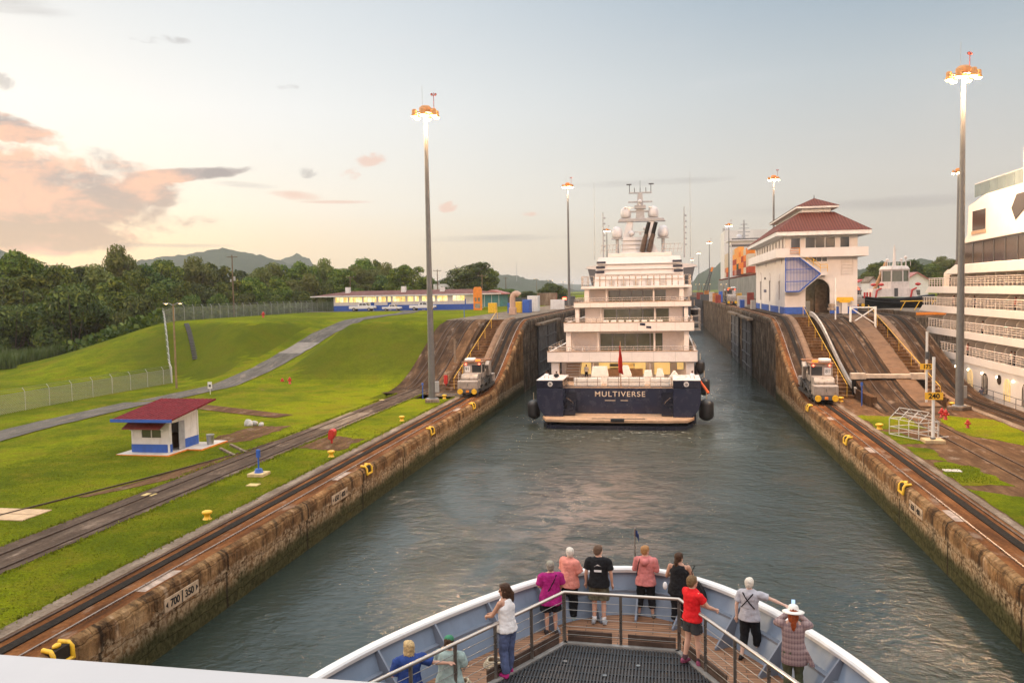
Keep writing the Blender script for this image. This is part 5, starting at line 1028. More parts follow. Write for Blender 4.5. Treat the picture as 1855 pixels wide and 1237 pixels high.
# reeds: tall grass at the wood's edge
rd = MB(); r_ = random.Random(5)
for _ in range(24000):
    px_ = r_.uniform(-40, 330); y = r_.uniform(118, 146) if px_ < 150+60*r_.random() else r_.uniform(128, 150); v = at_y(px_, 600, y); x = v.x
    z = max(0, hleft(x, y)); 
    if z > .9: continue
    h = r_.uniform(1.2, 2.9)*(1.1 if y > 130 else .8)*(.75+1.1*abs(mnoise.noise((x*.12, y*.12, 4.)))); a = r_.uniform(0, 6.28); lean = r_.uniform(.1, .9); dx, dy = cos(a), sin(a); w = .055; sx_, sy_ = -dy*w, dx*w
    rd.add([(x-sx_, y-sy_, z), (x+sx_, y+sy_, z), (x+dx*lean*.3+sx_*.8, y+dy*lean*.3+sy_*.8, z+h*.65), (x+dx*lean*.3-sx_*.8, y+dy*lean*.3-sy_*.8, z+h*.65), (x+dx*lean, y+dy*lean, z+h)], [(0, 1, 2, 3), (3, 2, 4)])
tag(rd.build('reeds', lfr), kind='stuff')
# ivy-like undergrowth behind the fence on the plateau
ug = MB()
for _ in range(6000):
    y = r_.uniform(140, 222); x = r_.uniform(-112, -91); h = r_.uniform(.3, 3.2); s = r_.uniform(.3, .6); n = Vector((r_.uniform(-1, 1), r_.uniform(-1, 1), r_.uniform(-.2, 1))).normalized(); u = n.orthogonal().normalized()*s; w = n.cross(u); p = Vector((x, y, max(0, hleft(x, y))+h*.9))
    ug.add([p-u, p-w, p+u, p+w*1.2], [(0, 1, 2, 3)])
tag(ug.build('undergrowth', lf2), kind='stuff')
# hills
hillm = bpy.data.materials.new('wooded hill'); hillm.use_nodes = True
def _hm():
    T = NT(hillm.node_tree); b = T.n['Principled BSDF']; p = T.node('ShaderNodeNewGeometry').outputs['Position']; n = T.noise(p, .03, 6, .7); n2 = T.noise(p, .008, 4, .6)
    c = T.ramp(T.math('ADD', T.math('MULTIPLY', n, .6), T.math('MULTIPLY', n2, .4)), [(.3, (.016, .026, .011)), (.55, (.035, .052, .018)), (.75, (.065, .075, .028))]); T.put(b.inputs['Base Color'], c); b.inputs['Roughness'].default_value = .9; b.inputs['Specular IOR Level'].default_value = .1
    T.put(b.inputs['Normal'], T.bump(n, 1., 8.))
_hm()
def hill(name, ridge, y, depth, rough):          # ridge: (px, py) silhouette points at distance y, a broad ridge falling to both sides
    P = [at_y(px_, py, y) for px_, py in ridge]; tab = [(p.x, p.z) for p in P]; x0, x1 = tab[0][0], tab[-1][0]; n = 220; b = MB(); rows = []
    for j in range(15):
        v = -1+2*j/14; yy = y+depth*v; prof = max(0, 1-abs(v))**.8; row = []
        for i in range(n+1):
            x = x0+(x1-x0)*i/n; h = lerpt(x, tab); h = -6+(h+6)*prof*(yy/y if v > 0 else 1)
            h += rough*(mnoise.noise((x/(y*.010), yy/(y*.010), 2.))+.7*mnoise.noise((x/(y*.0035), yy/(y*.0035), 5.)))*prof; row.append((x*yy/y, yy, h))
        rows.append(row)
    b.loft(rows, closed=False, caps=False, smooth=True); return tag(b.build(name, hillm, origin=(P[0].x, y, 0)), kind='structure')
hill('hills', [(-500, 480), (-60, 446), (0, 450), (20, 462), (60, 482), (160, 488), (250, 474), (290, 465), (330, 462), (375, 455), (395, 450), (420, 452), (450, 458), (490, 468), (515, 474), (560, 492), (620, 505), (700, 512), (900, 524)], 2300, 700, 7)
hill('hills', [(430, 512), (490, 480), (520, 466), (538, 461), (560, 468), (572, 484), (620, 505), (670, 505)], 3000, 600, 6)
hill('hills', [(560, 512), (640, 488), (668, 484), (690, 488), (760, 512)], 1500, 300, 5)
hill('hills', [(820, 520), (870, 500), (900, 497), (935, 499), (965, 507), (990, 507), (1010, 516), (1040, 525), (1100, 532)], 2600, 700, 5)
hill('hills', [(1200, 540), (1240, 520), (1255, 508), (1275, 492), (1290, 484), (1308, 474), (1330, 462), (1380, 440), (1430, 460), (1500, 500), (1560, 505)], 2200, 600, 6)
hill('hills', [(1480, 510), (1560, 486), (1590, 478), (1620, 474), (1680, 470), (1710, 476), (1800, 468), (2050, 478), (2300, 500)], 1700, 500, 6)
hill('hills', [(560, 518), (800, 508), (1000, 514), (1150, 518), (1300, 520), (1500, 518)], 5200, 900, 4)
# gabled houses behind the tug
def house(lab, px0, px1, pe, pa, y, dep, rm, wm=white):
    a, b_, c = at_y(px0, pe, y), at_y(px1, pe, y), at_y((px0+px1)/2, pa, y); t = thing('house', lab, 'house', ((a.x+b_.x)/2, y, UP)); xm = (a.x+b_.x)/2
    MB().prism([(a.x, UP), (b_.x, UP), (b_.x, a.z), (xm, c.z), (a.x, a.z)], dep, 'y', y).build('wall', wm, t); m = MB()
    for u in (a.x, b_.x):
        du = (u-xm)*1.12; z1 = c.z+(a.z-c.z)*1.12; m.prism([(xm, c.z+.02), (xm+du, z1+.02), (xm+du, z1+.35), (xm, c.z+.4)], dep+1.4, 'y', y-.7)
    m.build('roof', rm, t); MB().box(xm-1.2, xm+1.0, y-.05, y-.01, UP+.8, UP+2.4).build('window', glassm, t)
house('white gabled house with reddish roof behind the tug', 1640, 1682, 508, 495, 285, 14, MATS['pinkish roof']); house('low house with red roof between tower and tug', 1548, 1580, 514, 508, 290, 12, red, white); house('small gabled shed beside the tug crane', 1574, 1590, 512, 503, 270, 10, kerbm)
# ================================================================== THE SHIP WE STAND ON, AND ITS PASSENGERS
es = thing('expedition_ship', 'blue grey ship bow in front with white rim, teak deck and railed platform', 'ship', (-.9, 10, WATER))
CAPZ, DECKZ, PLATZ = 5.0, 4.0, 4.5
CAP = [(-7.6, -30), (-7.6, 4), (-7.2, 9), (-6.38, 13.63), (-5.57, 15.49), (-4.1, 17.87), (-2.76, 19.77), (-1.52, 20.73), (-.64, 20.97), (.48, 20.26), (1.64, 18.98), (2.97, 16.67), (3.74, 14.76), (5.0, 9), (5.6, 4), (5.8, -30)]
def smooth_line(P, step=.35, it=30):
    L = []
    for p, q in zip(P, P[1:]):
        p, q = Vector(p), Vector(q); n = max(1, int((q-p).length/step)); L += [p.lerp(q, i/n) for i in range(n)]
    L.append(Vector(P[-1]))
    for _ in range(it): L = [L[0]]+[(L[i-1]+L[i]*2+L[i+1])/4 for i in range(1, len(L)-1)]+[L[-1]]
    return L
CL = smooth_line(CAP)
def inset(L, d):
    out = []
    for i, p in enumerate(L): t = (L[min(i+1, len(L)-1)]-L[max(i-1, 0)]).normalized(); out.append(p+Vector((t.y, -t.x))*d)
    return out
hullw = mat('ship blue grey', (.20, .25, .33), .5, .08, 1.5, dirt=(.14, .16, .2), dirtamt=.35); hullgrey = mat('ship stay grey', (.17, .19, .235), .5, .1, 2.)
teak = bpy.data.materials.new('teak deck'); teak.use_nodes = True
def _tk():
    T = NT(teak.node_tree); b = T.n['Principled BSDF']; co = T.node('ShaderNodeNewGeometry').outputs['Position']; br = T.node('ShaderNodeTexBrick'); T.put(br.inputs['Vector'], co); br.inputs['Scale'].default_value = 1; br.inputs['Brick Width'].default_value = .75; br.inputs['Row Height'].default_value = .11; br.inputs['Mortar Size'].default_value = .008
    br.inputs['Color1'].default_value = (.235, .105, .05, 1); br.inputs['Color2'].default_value = (.33, .165, .085, 1); br.inputs['Mortar'].default_value = (.05, .03, .02, 1); n = T.noise(T.vmul(co, (.5, 3, 1)), 4., 5, .6)
    T.put(b.inputs['Base Color'], T.mix(1., br.outputs[0], T.ramp(n, [(.3, .65), (.7, 1.2)]), 'MULTIPLY')); b.inputs['Roughness'].default_value = .6
_tk()
def ring3(L, z): return [(p.x, p.y, z) for p in L]
o1, i1 = CL, inset(CL, .24)
cp = MB(); cp.loft([ring3(inset(CL, -.01), CAPZ-.09), ring3(inset(CL, -.02), CAPZ-.02), ring3(inset(CL, .02), CAPZ+.015), ring3(inset(CL, .18), CAPZ+.015), ring3(inset(CL, .21), CAPZ-.02), ring3(inset(CL, .20), CAPZ-.09)], closed=False, caps=False, smooth=False); cp.build('cap_rail', shipwhite, es)
bw = MB(); bw.loft([ring3(inset(CL, .10), CAPZ-.06), ring3(inset(CL, .26), 4.52)], closed=False, caps=False, smooth=True); bw.loft([ring3(inset(CL, .36), 4.50), ring3(inset(CL, .52), DECKZ)], closed=False, caps=False, smooth=True); bw.build('bulwark', hullw, es)
MB().loft([ring3(inset(CL, .25), 4.54), ring3(inset(CL, .37), 4.54), ring3(inset(CL, .37), 4.49)], closed=False, caps=False).build('stringer', hullgrey, es)
wl = [Vector((p.x*.78-.2, p.y-1.3 if p.y > 8 else p.y)) for p in CL]
MB().loft([ring3(CL, CAPZ-.08), ring3([p.lerp(q, .35) for p, q in zip(CL, wl)], 2.5), ring3(wl, WATER-.3), ring3(wl, -6)], closed=False, caps=False, smooth=True).build('hull', mat('ship hull blue', (.04, .07, .14), .35, .1), es)
dk = inset(CL, .50); MB().add(ring3(dk, DECKZ), [tuple(range(len(dk)))]).build('teak_deck', teak, es)
acc = 0; last = CL[0]; k = 0
inn0, inn1 = inset(CL, .12), inset(CL, .95)
for i in range(1, len(CL)-1):
    acc += (CL[i]-CL[i-1]).length
    if acc < 1.32: continue
    acc = 0
    if CL[i].y < 9: continue
    t = (CL[i+1]-CL[i-1]).normalized(); a, c, e_ = inn0[i], inset(CL, .40)[i], inn1[i]; m = MB(); th = t*.022
    P = [(a, CAPZ-.08), (inset(CL, .22)[i], CAPZ-.08), (e_, DECKZ+.05), (e_, DECKZ), (c, DECKZ)]
    m.add([(*(p+th), z) for p, z in P]+[(*(p-th), z) for p, z in P], [(0, 1, 2, 3, 4), (9, 8, 7, 6, 5)]+[(j, (j+1) % 5, 5+(j+1) % 5, 5+j) for j in range(5)])
    m.build('bulwark_stay', hullgrey, es)
# raised platform with grating and rail
PL = [(-4.75, 12.2), (-2.12, 16.82), (.18, 16.72), (2.05, 13.1)]; PB = PL+[(2.6, 6), (-7, 6)]
m = MB(); m.add([(x, y, PLATZ-.02) for x, y in PB]+[(x, y, DECKZ) for x, y in PB], [tuple(range(6))]+[(j, (j+1) % 6, 6+(j+1) % 6, 6+j) for j in range(6)]); m.build('platform', mat('platform dark timber', (.055, .04, .033), .7, .3, 3.), es)
g = MB(); x = -6.9
def plat_y(x):
    if x < -2.12: return 12.2+(x+4.75)/2.63*4.62 if x > -4.75 else 12.2
    if x < .18: return 16.82-.1*(x+2.12)/2.3
    return 16.72-(x-.18)/1.87*3.62
while x < 2.0:
    y1 = plat_y(x)-.12
    if y1 > 11: g.box(x-.016, x+.016, 9.5, y1, PLATZ-.02, PLATZ+.015)
    x += .062
y = 9.8
while y < 16.6:
    xa = -2.0 if y > 16.4 else max(-6, -4.75+(y-12.2)/4.62*2.63+.12); xb = min(2.0, .18+(16.72-y)/3.62*1.87-.14); g.box(xa, xb, y-.012, y+.012, PLATZ-.02, PLATZ+.008); y += .30
g.build('deck_grating', mat('grating charcoal', (.028, .03, .034), .55, .2, 6.), es)
for (p, q) in zip(PL, PL[1:]):
    p, q = Vector(p), Vector(q); t = (q-p).normalized(); n_ = Vector((-t.y, t.x)); c = (p+q)/2
    MB().obox((*(c-n_*.05), PLATZ+.012), (q-p).length, .10, .06, rz=math.atan2(t.y, t.x)).build('platform_edge', mat('edge alu', (.32, .30, .28), .5, .2, 3., metal=.3), es)
    for (f0, f1) in ((.03, .42), (.56, .97)):
        for zz in (PLATZ+.075, PLATZ+.20): cc = p.lerp(q, (f0+f1)/2); MB().obox((*(cc+n_*.03), zz), (q-p).length*(f1-f0), .035, .105, rz=math.atan2(t.y, t.x)).build('kick_board', mat('fascia brown', (.085, .055, .042), .7, .35, 3., bump=.2), es)
    L = (q-p).length; nn = max(2, round(L/1.15))
    for j in range(nn+1):
        if j == nn and q != Vector(PL[-1]): continue
        v = p.lerp(q, j/nn); w_ = .028 if j else .035
        MB().box(v.x-w_, v.x+w_, v.y-w_, v.y+w_, DECKZ+.2, PLATZ+1.03).build('rail_post', mat('post bronze steel', (.22, .19, .165), .35, .15, 3., metal=.8), es)
    for k in range(5): MB().cyl((*p, PLATZ+.18+k*.17), (*q, PLATZ+.18+k*.17), .007, n=5).build('rail_wire', mat('wire steel', (.30, .28, .26), .4, 0, metal=.8), es)
MB().tube([(*p, PLATZ+1.05) for p in [(-5.6, 10.7)]+PL+[(3.1, 11)]], .034, 10).build('handrail', mat('polished handrail', (.48, .42, .37), .28, 0, 5., metal=.85), es)
for (x, y) in ((-3.0, 13.2), (-2.2, 14.6), (-1.2, 15.4), (-.2, 14.3), (-2.0, 15.9), (-.6, 15.9)): MB().cyl((x, y, PLATZ+.012), (x, y, PLATZ+.028), .045, n=8).build('deck_socket', steel, es)
v = at_y(1150, 1010, 20.8); jt = MB().cyl((v.x, 20.85, DECKZ), (v.x, 20.85, CAPZ), .03, n=8).cyl((v.x, 20.95, CAPZ), (v.x, 20.95, 5.75), .018, n=8).build('jackstaff', steel, es)
m = MB(); R = [[(v.x+.012+.11*u+.02*sin(6*u), 20.95+.05*sin(9*u+3*w), 5.72-.05*u*3-.16*w) for u in (0, .3, .6, .9)] for w in (0, .35, .7, 1)]; m.loft(R, closed=False, caps=False, smooth=True); m.build('pennant', mat('navy cloth', (.02, .035, .12), .8, .1), es, solid=.006)
a, b_ = at_z(-60, 1176, 10.95), at_z(705, 1232, 10.95); d = (b_-a).normalized(); nrm = Vector((-d.y, d.x, 0)); nrm = nrm if nrm.y < 0 else -nrm
a -= d*.5; b_ += d*.25; MB().add([a, b_, b_+nrm*.42, a+nrm*.42, a-Vector((0, 0, .5)), b_-Vector((0, 0, .5)), b_+nrm*.42-Vector((0, 0, .5)), a+nrm*.42-Vector((0, 0, .5))], [(0, 1, 2, 3), (4, 5, 6, 7), (0, 1, 5, 4), (1, 2, 6, 5), (2, 3, 7, 6), (3, 0, 4, 7)]).build('upper_bulwark', mat('bulwark grey white', (.47, .455, .46), .45, .05, 2.), es, bevel=.012)
MB().box(-6.4, 4.4, -29, 4.5, DECKZ, 8.8).build('superstructure', shipwhite, es)
for i in range(7): MB().box(-5.8+i*1.45, -4.7+i*1.45, 4.5, 4.53, 6.4, 7.6).build('bridge_window', glassm, es)

# ------------------------------------------------------------------ people
skins = {'fair': mat('skin fair', (.56, .32, .23), .55, .06, 9.), 'tan': mat('skin tan', (.42, .22, .145), .55, .06, 9.), 'pale': mat('skin pale', (.62, .40, .31), .55, .06, 9.)}
def cloth(n, c, v=.2): return mat('cloth '+n, c, .85, v, 9., bump=.35, bscale=16., spec=.2)
CENT = [(.60, .0, 0)]
def V3(*a): return Vector(a)
def ell_loft(b, rings, n=16):   # rings: (cx, cy, z, rx, ry)
    b.loft([[(cx+rx*cos(2*pi*k/n), cy+ry*sin(2*pi*k/n), z) for k in range(n)] for cx, cy, z, rx, ry in rings], smooth=True)
def remesh(o, vox, sm=2):
    m = o.modifiers.new('remesh', 'REMESH'); m.mode = 'VOXEL'; m.voxel_size = vox; m.use_smooth_shade = True
    s = o.modifiers.new('smooth', 'SMOOTH'); s.factor = .5; s.iterations = sm; return o
def person(label, loc, rz, h=1.68, skin='fair', top=None, sleeve=.5, hem=.0, bottoms=None, leg=1., shoes=None, hair=None, hairlen=0., arms=None, legs=None, lean=(0, 0), yaw=0., tilt=0., hat=None, wide=1., fine=True, group='passengers on the foredeck', tank=False, loose=0., socks=None, pony=None, skirt=0.):
    K = h/1.70; lx, ly = lean
    sh = lambda z: (lx*max(0, z-.95)/.5, ly*max(0, z-.95)/.5)
    tor = [(.84, .12, .10), (.92, .168, .122), (1.0, .158, .112), (1.09, .142, .098), (1.2, .152, .108), (1.30, .168, .115), (1.38, .175, .105), (1.435, .155, .085), (1.475, .085, .068), (1.50, .055, .058)]
    tor = [(sh(z)[0], sh(z)[1], z, rx*wide, ry*wide) for z, rx, ry in tor]
    shl = lambda s: V3(s*.185*wide+sh(1.42)[0], sh(1.42)[1], 1.405)
    arms = arms or {}; legs = legs or {}
    A = {}; Lg = {}
    for s in (-1, 1):
        A[s] = arms.get(s, (V3(s*.25*wide+sh(1.2)[0], .0+sh(1.2)[1], 1.12), V3(s*.26*wide+lx*.5, .10+ly*.5, .87)))
        A[s] = tuple(V3(*q) for q in A[s])
        Lg[s] = tuple(V3(*q) for q in legs.get(s, (V3(s*.10, .015, .49), V3(s*.105, -.02, .085))))
    hc = V3(*sh(1.6), 1.605); hc.x += lx*.1; hc.y += .015+ly*.1
    Rh = Matrix.Rotation(yaw, 3, 'Z')@Matrix.Rotation(tilt, 3, 'X')
    HP = lambda x, y, z: hc+Rh@V3(x, y, z)
    b = MB(); ell_loft(b, tor)
    b.tube([V3(*sh(1.44), 1.44), hc+V3(0, -.02, -.05)], [.058, .052], 12)
    def hb(c, rx, ry, rz_): # ellipsoid in head space
        n = len(b.v); b.ball((0, 0, 0), rx, ry, rz_, 14, 9)
        b.v[n:] = [tuple(HP(q[0]+c[0], q[1]+c[1], q[2]+c[2])) for q in b.v[n:]]
    hb((0, -.008, .02), .077, .098, .100); hb((0, .028, -.045), .052, .062, .062); hb((0, .062, -.085), .026, .026, .022)
    hb((0, .098, -.018), .011, .020, .022); hb((0, .088, .012), .010, .014, .025)
    for s in (-1, 1): hb((s*.076, -.01, -.012), .010, .022, .032); hb((s*.033, .066, .02), .03, .02, .012)
    for s in (-1, 1):
        e, w = A[s]; p = shl(s); b.ball(p, .052*wide, .052, .055, 10, 7); b.tube([p, p.lerp(e, .5), e], [.050*wide, .044*wide, .037], 10); f = (w-e).normalized(); b.tube([e-f*.01, e.lerp(w, .35), w], [.037, .038, .025], 10)
        b.ball(e, .037, n=8, m=6)
        # hand: palm and five bent fingers
        side = V3(-s*.5, .6, .3); side = (side-f*side.dot(f)).normalized(); nrm = f.cross(side).normalized()
        b.tube([w-f*.01, w+f*.045, w+f*.088], [.024, .032, .028], 10)
        for j, (o, ln) in enumerate(((-.027, .062), (-.009, .075), (.009, .070), (.027, .055))):
            r0 = w+f*.080+side*o; kk = r0+f*ln*.55+nrm*.006; cu = (f*.75+nrm*(-.55*s)+V3(0, 0, -.35)).normalized(); b.tube([r0-f*.02, kk, kk+cu*ln*.55], [.0095, .0088, .007], 6)
        b.tube([w+f*.025-side*.02, w+f*.055-side*.052, w+f*.09-side*.055], [.012, .011, .008], 6)
        k_, a_ = Lg[s]; hp = V3(s*.088*wide, 0, .90); b.tube([hp, hp.lerp(k_, .5), k_], [.085*wide, .072*wide, .054], 12); d = (a_-k_).normalized(); b.tube([k_-d*.01, k_.lerp(a_, .35), a_], [.054, .056, .034], 12)
        ft = V3(a_.x+s*.02, a_.y+.04, a_.z-.05); b.ball(ft, .042, .115, .04, 10, 7); b.ball(a_, .036, n=8, m=6)
    S3 = lambda m_: [setattr(m_, 'v', [(x*K, y*K, z*K) for x, y, z in m_.v])]
    S3(b); o = b.build('person', skins[skin], origin=(0, 0, 0)); remesh(o, .0085 if fine else .03, 2); tag(o, label, 'person', group)
    vx = .013 if fine else .03
    def part(m_, n_, mt_, rm=True):
        S3(m_); q = m_.build(n_, mt_, o, local=True)
        if rm: remesh(q, vx, 2)
        if rm and fine and n_ != 'hair' and 'shoe' not in n_: t = bpy.data.textures.get('folds') or bpy.data.textures.new('folds', 'CLOUDS'); t.noise_scale = .11; t.noise_depth = 2; dmd = q.modifiers.new('folds', 'DISPLACE'); dmd.texture = t; dmd.strength = .034; dmd.mid_level = .28
        return q
    if top:
        m = MB(); z0 = .90-hem; g = .016+loose
        rr = [(cx, cy, z, rx+g*(1.3 if z < 1.2 else .8)+(.02 if z < 1.0 else 0), ry+g*(1.3 if z < 1.2 else .9)) for cx, cy, z, rx, ry in tor if z > .86 and z < 1.46]
        rr = [(0, 0, z0, .178*wide+g*1.5+hem*.12, .130*wide+g*1.5+hem*.08)]+[q for q in rr if q[2] > z0+.02]
        if tank: rr = [q if q[2] < 1.37 else (q[0], q[1], q[2], q[3]*.72, q[4]*.98) for q in rr if q[2] < 1.44]+[(*sh(1.455), 1.455, .115*wide, .082)]
        else: rr += [(*sh(1.487), 1.487, .074, .072)]
        ell_loft(m, rr, 18)
        if not tank:
            for s in (-1, 1):
                e, w = A[s]; p = shl(s); gg = .014+loose*.8; m.ball(p-V3(s*.012, 0, .01), .052*wide+gg, .052+gg, .048+gg, 10, 7)
                if sleeve <= 1: q = p.lerp(e, sleeve); m.tube([p, p.lerp(q, .6), q], [.052*wide+gg, .050*wide+gg*1.1, .046*wide+gg*1.3], 12)
                else: q = e.lerp(w, sleeve-1); m.tube([p, p.lerp(e, .6), e, q], [.052*wide+gg, .05*wide+gg, .042+gg, .032+gg], 12); m.ball(e, .042+gg, n=10, m=7)
        part(m, 'shirt', top)
    if bottoms:
        m = MB(); g = .013+loose*.6; ell_loft(m, [(0, 0, .80, .14*wide+g, .10*wide+g), (0, 0, .88, .168*wide+g, .122*wide+g), (0, 0, .95, .165*wide+g, .118*wide+g), (0, 0, 1.03, .152*wide+g, .106*wide+g)], 18)
        for s in (-1, 1):
            k_, a_ = Lg[s]; hp = V3(s*.088*wide, 0, .88)
            if leg <= .5: q = hp.lerp(k_, leg*2); m.tube([hp, hp.lerp(q, .5), q], [.088*wide+g, .08*wide+g*1.6, .072*wide+g*2.6], 14)
            else: q = k_.lerp(a_, leg*2-1); m.tube([hp, hp.lerp(k_, .5), k_, q], [.088*wide+g, .075*wide+g*1.2, .058+g*1.3, (.045 if leg > .85 else .05)+g*1.5], 14); m.ball(k_, .058+g*1.2, n=10, m=7)
        part(m, 'trousers' if leg > .5 else 'shorts', bottoms)
    if shoes:
        for s in (-1, 1):
            m = MB(); a_ = Lg[s][1]; m.ball((a_.x+s*.02, a_.y+.045, a_.z-.048), .05, .128, .046, 12, 8); m.ball((a_.x+s*.01, a_.y-.02, a_.z-.02), .046, .06, .05, 10, 7); m.box(a_.x+s*.02-.042, a_.x+s*.02+.042, a_.y-.06, a_.y+.14, a_.z-.083, a_.z-.06); part(m, 'shoe', shoes)
    if socks:
        for s in (-1, 1): m = MB(); a_ = Lg[s][1]; k_ = Lg[s][0]; m.tube([a_, a_.lerp(k_, .2)], [.043, .046], 10); part(m, 'sock', socks)
    if hair:
        m = MB()
        def hbm(c, rx, ry, rz_, cut=None):
            n = len(m.v); m.ball((0, 0, 0), rx, ry, rz_, 16, 10); m.v[n:] = [tuple(HP(q[0]+c[0], q[1]+c[1], q[2]+c[2])) for q in m.v[n:]]
        hbm((0, -.024, .044), .094, .104, .092); hbm((0, -.05, .0), .086, .074, .09); hbm((0, .025, .085), .066, .06, .036)
        for s in (-1, 1): hbm((s*.06, -.03, .0), .026, .05, .055+hairlen*.25)
        if hairlen: hbm((0, -.055, -.05-hairlen*.3), .085, .055, .075+hairlen*.42); [hbm((s*.062, -.005, -.04-hairlen*.25), .032, .055, .07+hairlen*.36) for s in (-1, 1)]
        if pony: m.tube([HP(0, -.10, .02), HP(.0, -.135, -.06), HP(.01, -.12, -.20), HP(0, -.10, -.20-pony)], [.03, .045, .05, .02], 8)
        q = part(m, 'hair', hair); t = bpy.data.textures.get('hairtex') or bpy.data.textures.new('hairtex', 'CLOUDS'); t.noise_scale = .022; t.noise_depth = 3; dmod = q.modifiers.new('strands', 'DISPLACE'); dmod.texture = t; dmod.strength = .034; dmod.mid_level = .45
    if fine:
        m = MB()
        for s in (-1, 1): m.ball(HP(s*.031, .083, .006), .011, .008, .007, 8, 6)
        S3(m); m.build('eyes', mat('eye dark', (.03, .02, .015), .2, 0), o, local=True)
        m = MB(); m.ball(HP(0, .088, -.060), .020, .008, .006, 8, 5); S3(m); m.build('lips', mat('lips', (.40, .16, .13), .5, 0), o, local=True)
    o.location = loc; o.rotation_euler.z = rz; o['_K'] = K; PEOPLE[label] = (o, HP, K, sh, A, Lg); return o
PEOPLE = {}
blk = cloth('black', (.012, .012, .014)); hgrey = mat('hair white', (.62, .57, .50), .7, .3, 30.); hbrown = mat('hair brown', (.055, .028, .016), .6, .35, 30.); hblond = mat('hair blond', (.48, .34, .17), .65, .35, 30.); hging = mat('hair ginger', (.33, .17, .07), .65, .35, 30.); hred = mat('hair red', (.26, .055, .015), .6, .4, 30.)
whitec = cloth('white', (.72, .70, .70), .06); redc = cloth('red', (.62, .014, .018), .1)
D = DECKZ
def W3(o, K, p): return None
p1 = person('woman in white sleeveless top and blue jeans leaning on the left rail', (-2.98, 15.16, PLATZ+.02), rad(62), 1.70, 'tan', whitec, tank=True, hem=.04, loose=.008, bottoms=cloth('denim', (.085, .11, .21), .3), leg=1., shoes=cloth('magenta shoe', (.50, .03, .20)), hair=hbrown, hairlen=.10, pony=.1, yaw=rad(38), tilt=rad(-4),
            arms={-1: ((-.24, .16, 1.17), (-.10, .40, 1.06)), 1: ((.24, .17, 1.17), (.10, .42, 1.06))}, legs={-1: ((-.09, .03, .49), (-.10, -.03, .085)), 1: ((.09, .02, .49), (.11, .06, .085))}, lean=(0, .03))
p2 = person('woman in bright red shirt and dark shorts standing at the right rail corner', (.42, 16.12, PLATZ+.02), rad(-52), 1.68, 'fair', redc, sleeve=.55, hem=.02, bottoms=cloth('charcoal', (.045, .045, .048)), leg=.30, shoes=cloth('plum trainer', (.28, .07, .13)), socks=cloth('dark sock', (.09, .05, .06)), hair=mat('hair dark blond', (.16, .095, .045), .65, .35, 30.), yaw=rad(-8), wide=1.08,
            arms={1: ((.27, .16, 1.18), (.20, .40, 1.06)), -1: ((-.25, .10, 1.17), (-.16, .34, 1.06))}, legs={-1: ((-.10, -.02, .49), (-.12, -.10, .085)), 1: ((.10, .05, .49), (.12, .06, .085))})
p3 = person('man in black printed T-shirt and camouflage shorts at the bow rim', (-1.60, 19.15, D), rad(-3), 1.80, 'fair', blk, sleeve=.75, hem=.06, loose=.012, bottoms=cloth('camouflage', (.11, .105, .07), .5), leg=.42, shoes=cloth('grey trainer', (.35, .36, .38)), socks=whitec, hair=mat('hair cropped', (.12, .075, .05), .7, .3, 30.), yaw=rad(-35), wide=1.08, arms={-1: ((-.27, -.03, 1.14), (-.29, .05, .89)), 1: ((.27, -.03, 1.14), (.28, .05, .89))})
p4 = person('woman in pink hooded jacket and black cropped trousers at the very bow', (-.55, 19.70, D), rad(-8), 1.66, 'fair', cloth('pink knit', (.56, .19, .18)), sleeve=1.7, hem=.10, loose=.010, bottoms=blk, leg=.80, shoes=cloth('sandal grey', (.14, .13, .12)), hair=hging, yaw=rad(-40), wide=1.1, arms={-1: ((-.26, .02, 1.16), (-.19, .25, 1.10)), 1: ((.26, .02, 1.16), (.19, .25, 1.10))}, legs={-1: ((-.13, .01, .49), (-.17, -.02, .085)), 1: ((.13, .01, .49), (.17, -.02, .085))})
p5 = person('woman with short white hair in salmon blouse and black trousers at the left bow rim', (-2.30, 19.35, D), rad(-30), 1.66, 'pale', cloth('salmon', (.66, .25, .20)), sleeve=1.0, hem=.10, loose=.03, bottoms=blk, leg=.98, shoes=cloth('teal trainer', (.25, .36, .38)), hair=hgrey, yaw=rad(62), arms={-1: ((-.24, .06, 1.17), (-.06, .22, 1.06)), 1: ((.25, .06, 1.17), (.08, .24, 1.06))})
p6 = person('person in magenta shirt and grey cap with black camera strap behind the rail corner', (-2.62, 18.45, D), rad(18), 1.60, 'fair', cloth('magenta', (.33, .015, .15)), sleeve=.8, hem=.16, loose=.03, bottoms=blk, leg=.40, shoes=cloth('dark shoe', (.05, .04, .04)), hair=mat('hair grey short', (.22, .19, .16), .7, .3, 30.), wide=1.12, arms={-1: ((-.27, .05, 1.14), (-.20, .25, 1.06)), 1: ((.28, .03, 1.14), (.26, .20, .98))})
p7 = person('woman in black strap top with tied brown hair at the right of the bow tip', (.22, 19.25, D), rad(-12), 1.67, 'tan', blk, tank=True, hem=.12, loose=.02, bottoms=blk, leg=.9, shoes=cloth('dark shoe', (.05, .04, .04)), hair=hbrown, pony=.02, yaw=rad(-30), tilt=rad(6), wide=1.12, arms={-1: ((-.30, .02, 1.15), (-.16, .24, 1.15)), 1: ((.31, .04, 1.16), (.14, .26, 1.20))})
p8 = person('woman with white hair in grey T-shirt with crossed black straps at the right rim', (1.62, 17.75, D), rad(-22), 1.66, 'pale', cloth('heather grey', (.40, .39, .43), .06), sleeve=.75, hem=.06, loose=.014, bottoms=blk, leg=.74, shoes=cloth('sandal black', (.03, .025, .025)), hair=hgrey, arms={-1: ((-.26, -.05, 1.14), (-.27, -.02, .88)), 1: ((.42, .10, 1.32), (.66, .22, 1.20))}, legs={-1: ((-.10, -.03, .49), (-.12, -.16, .085)), 1: ((.14, .06, .49), (.17, .10, .085))})
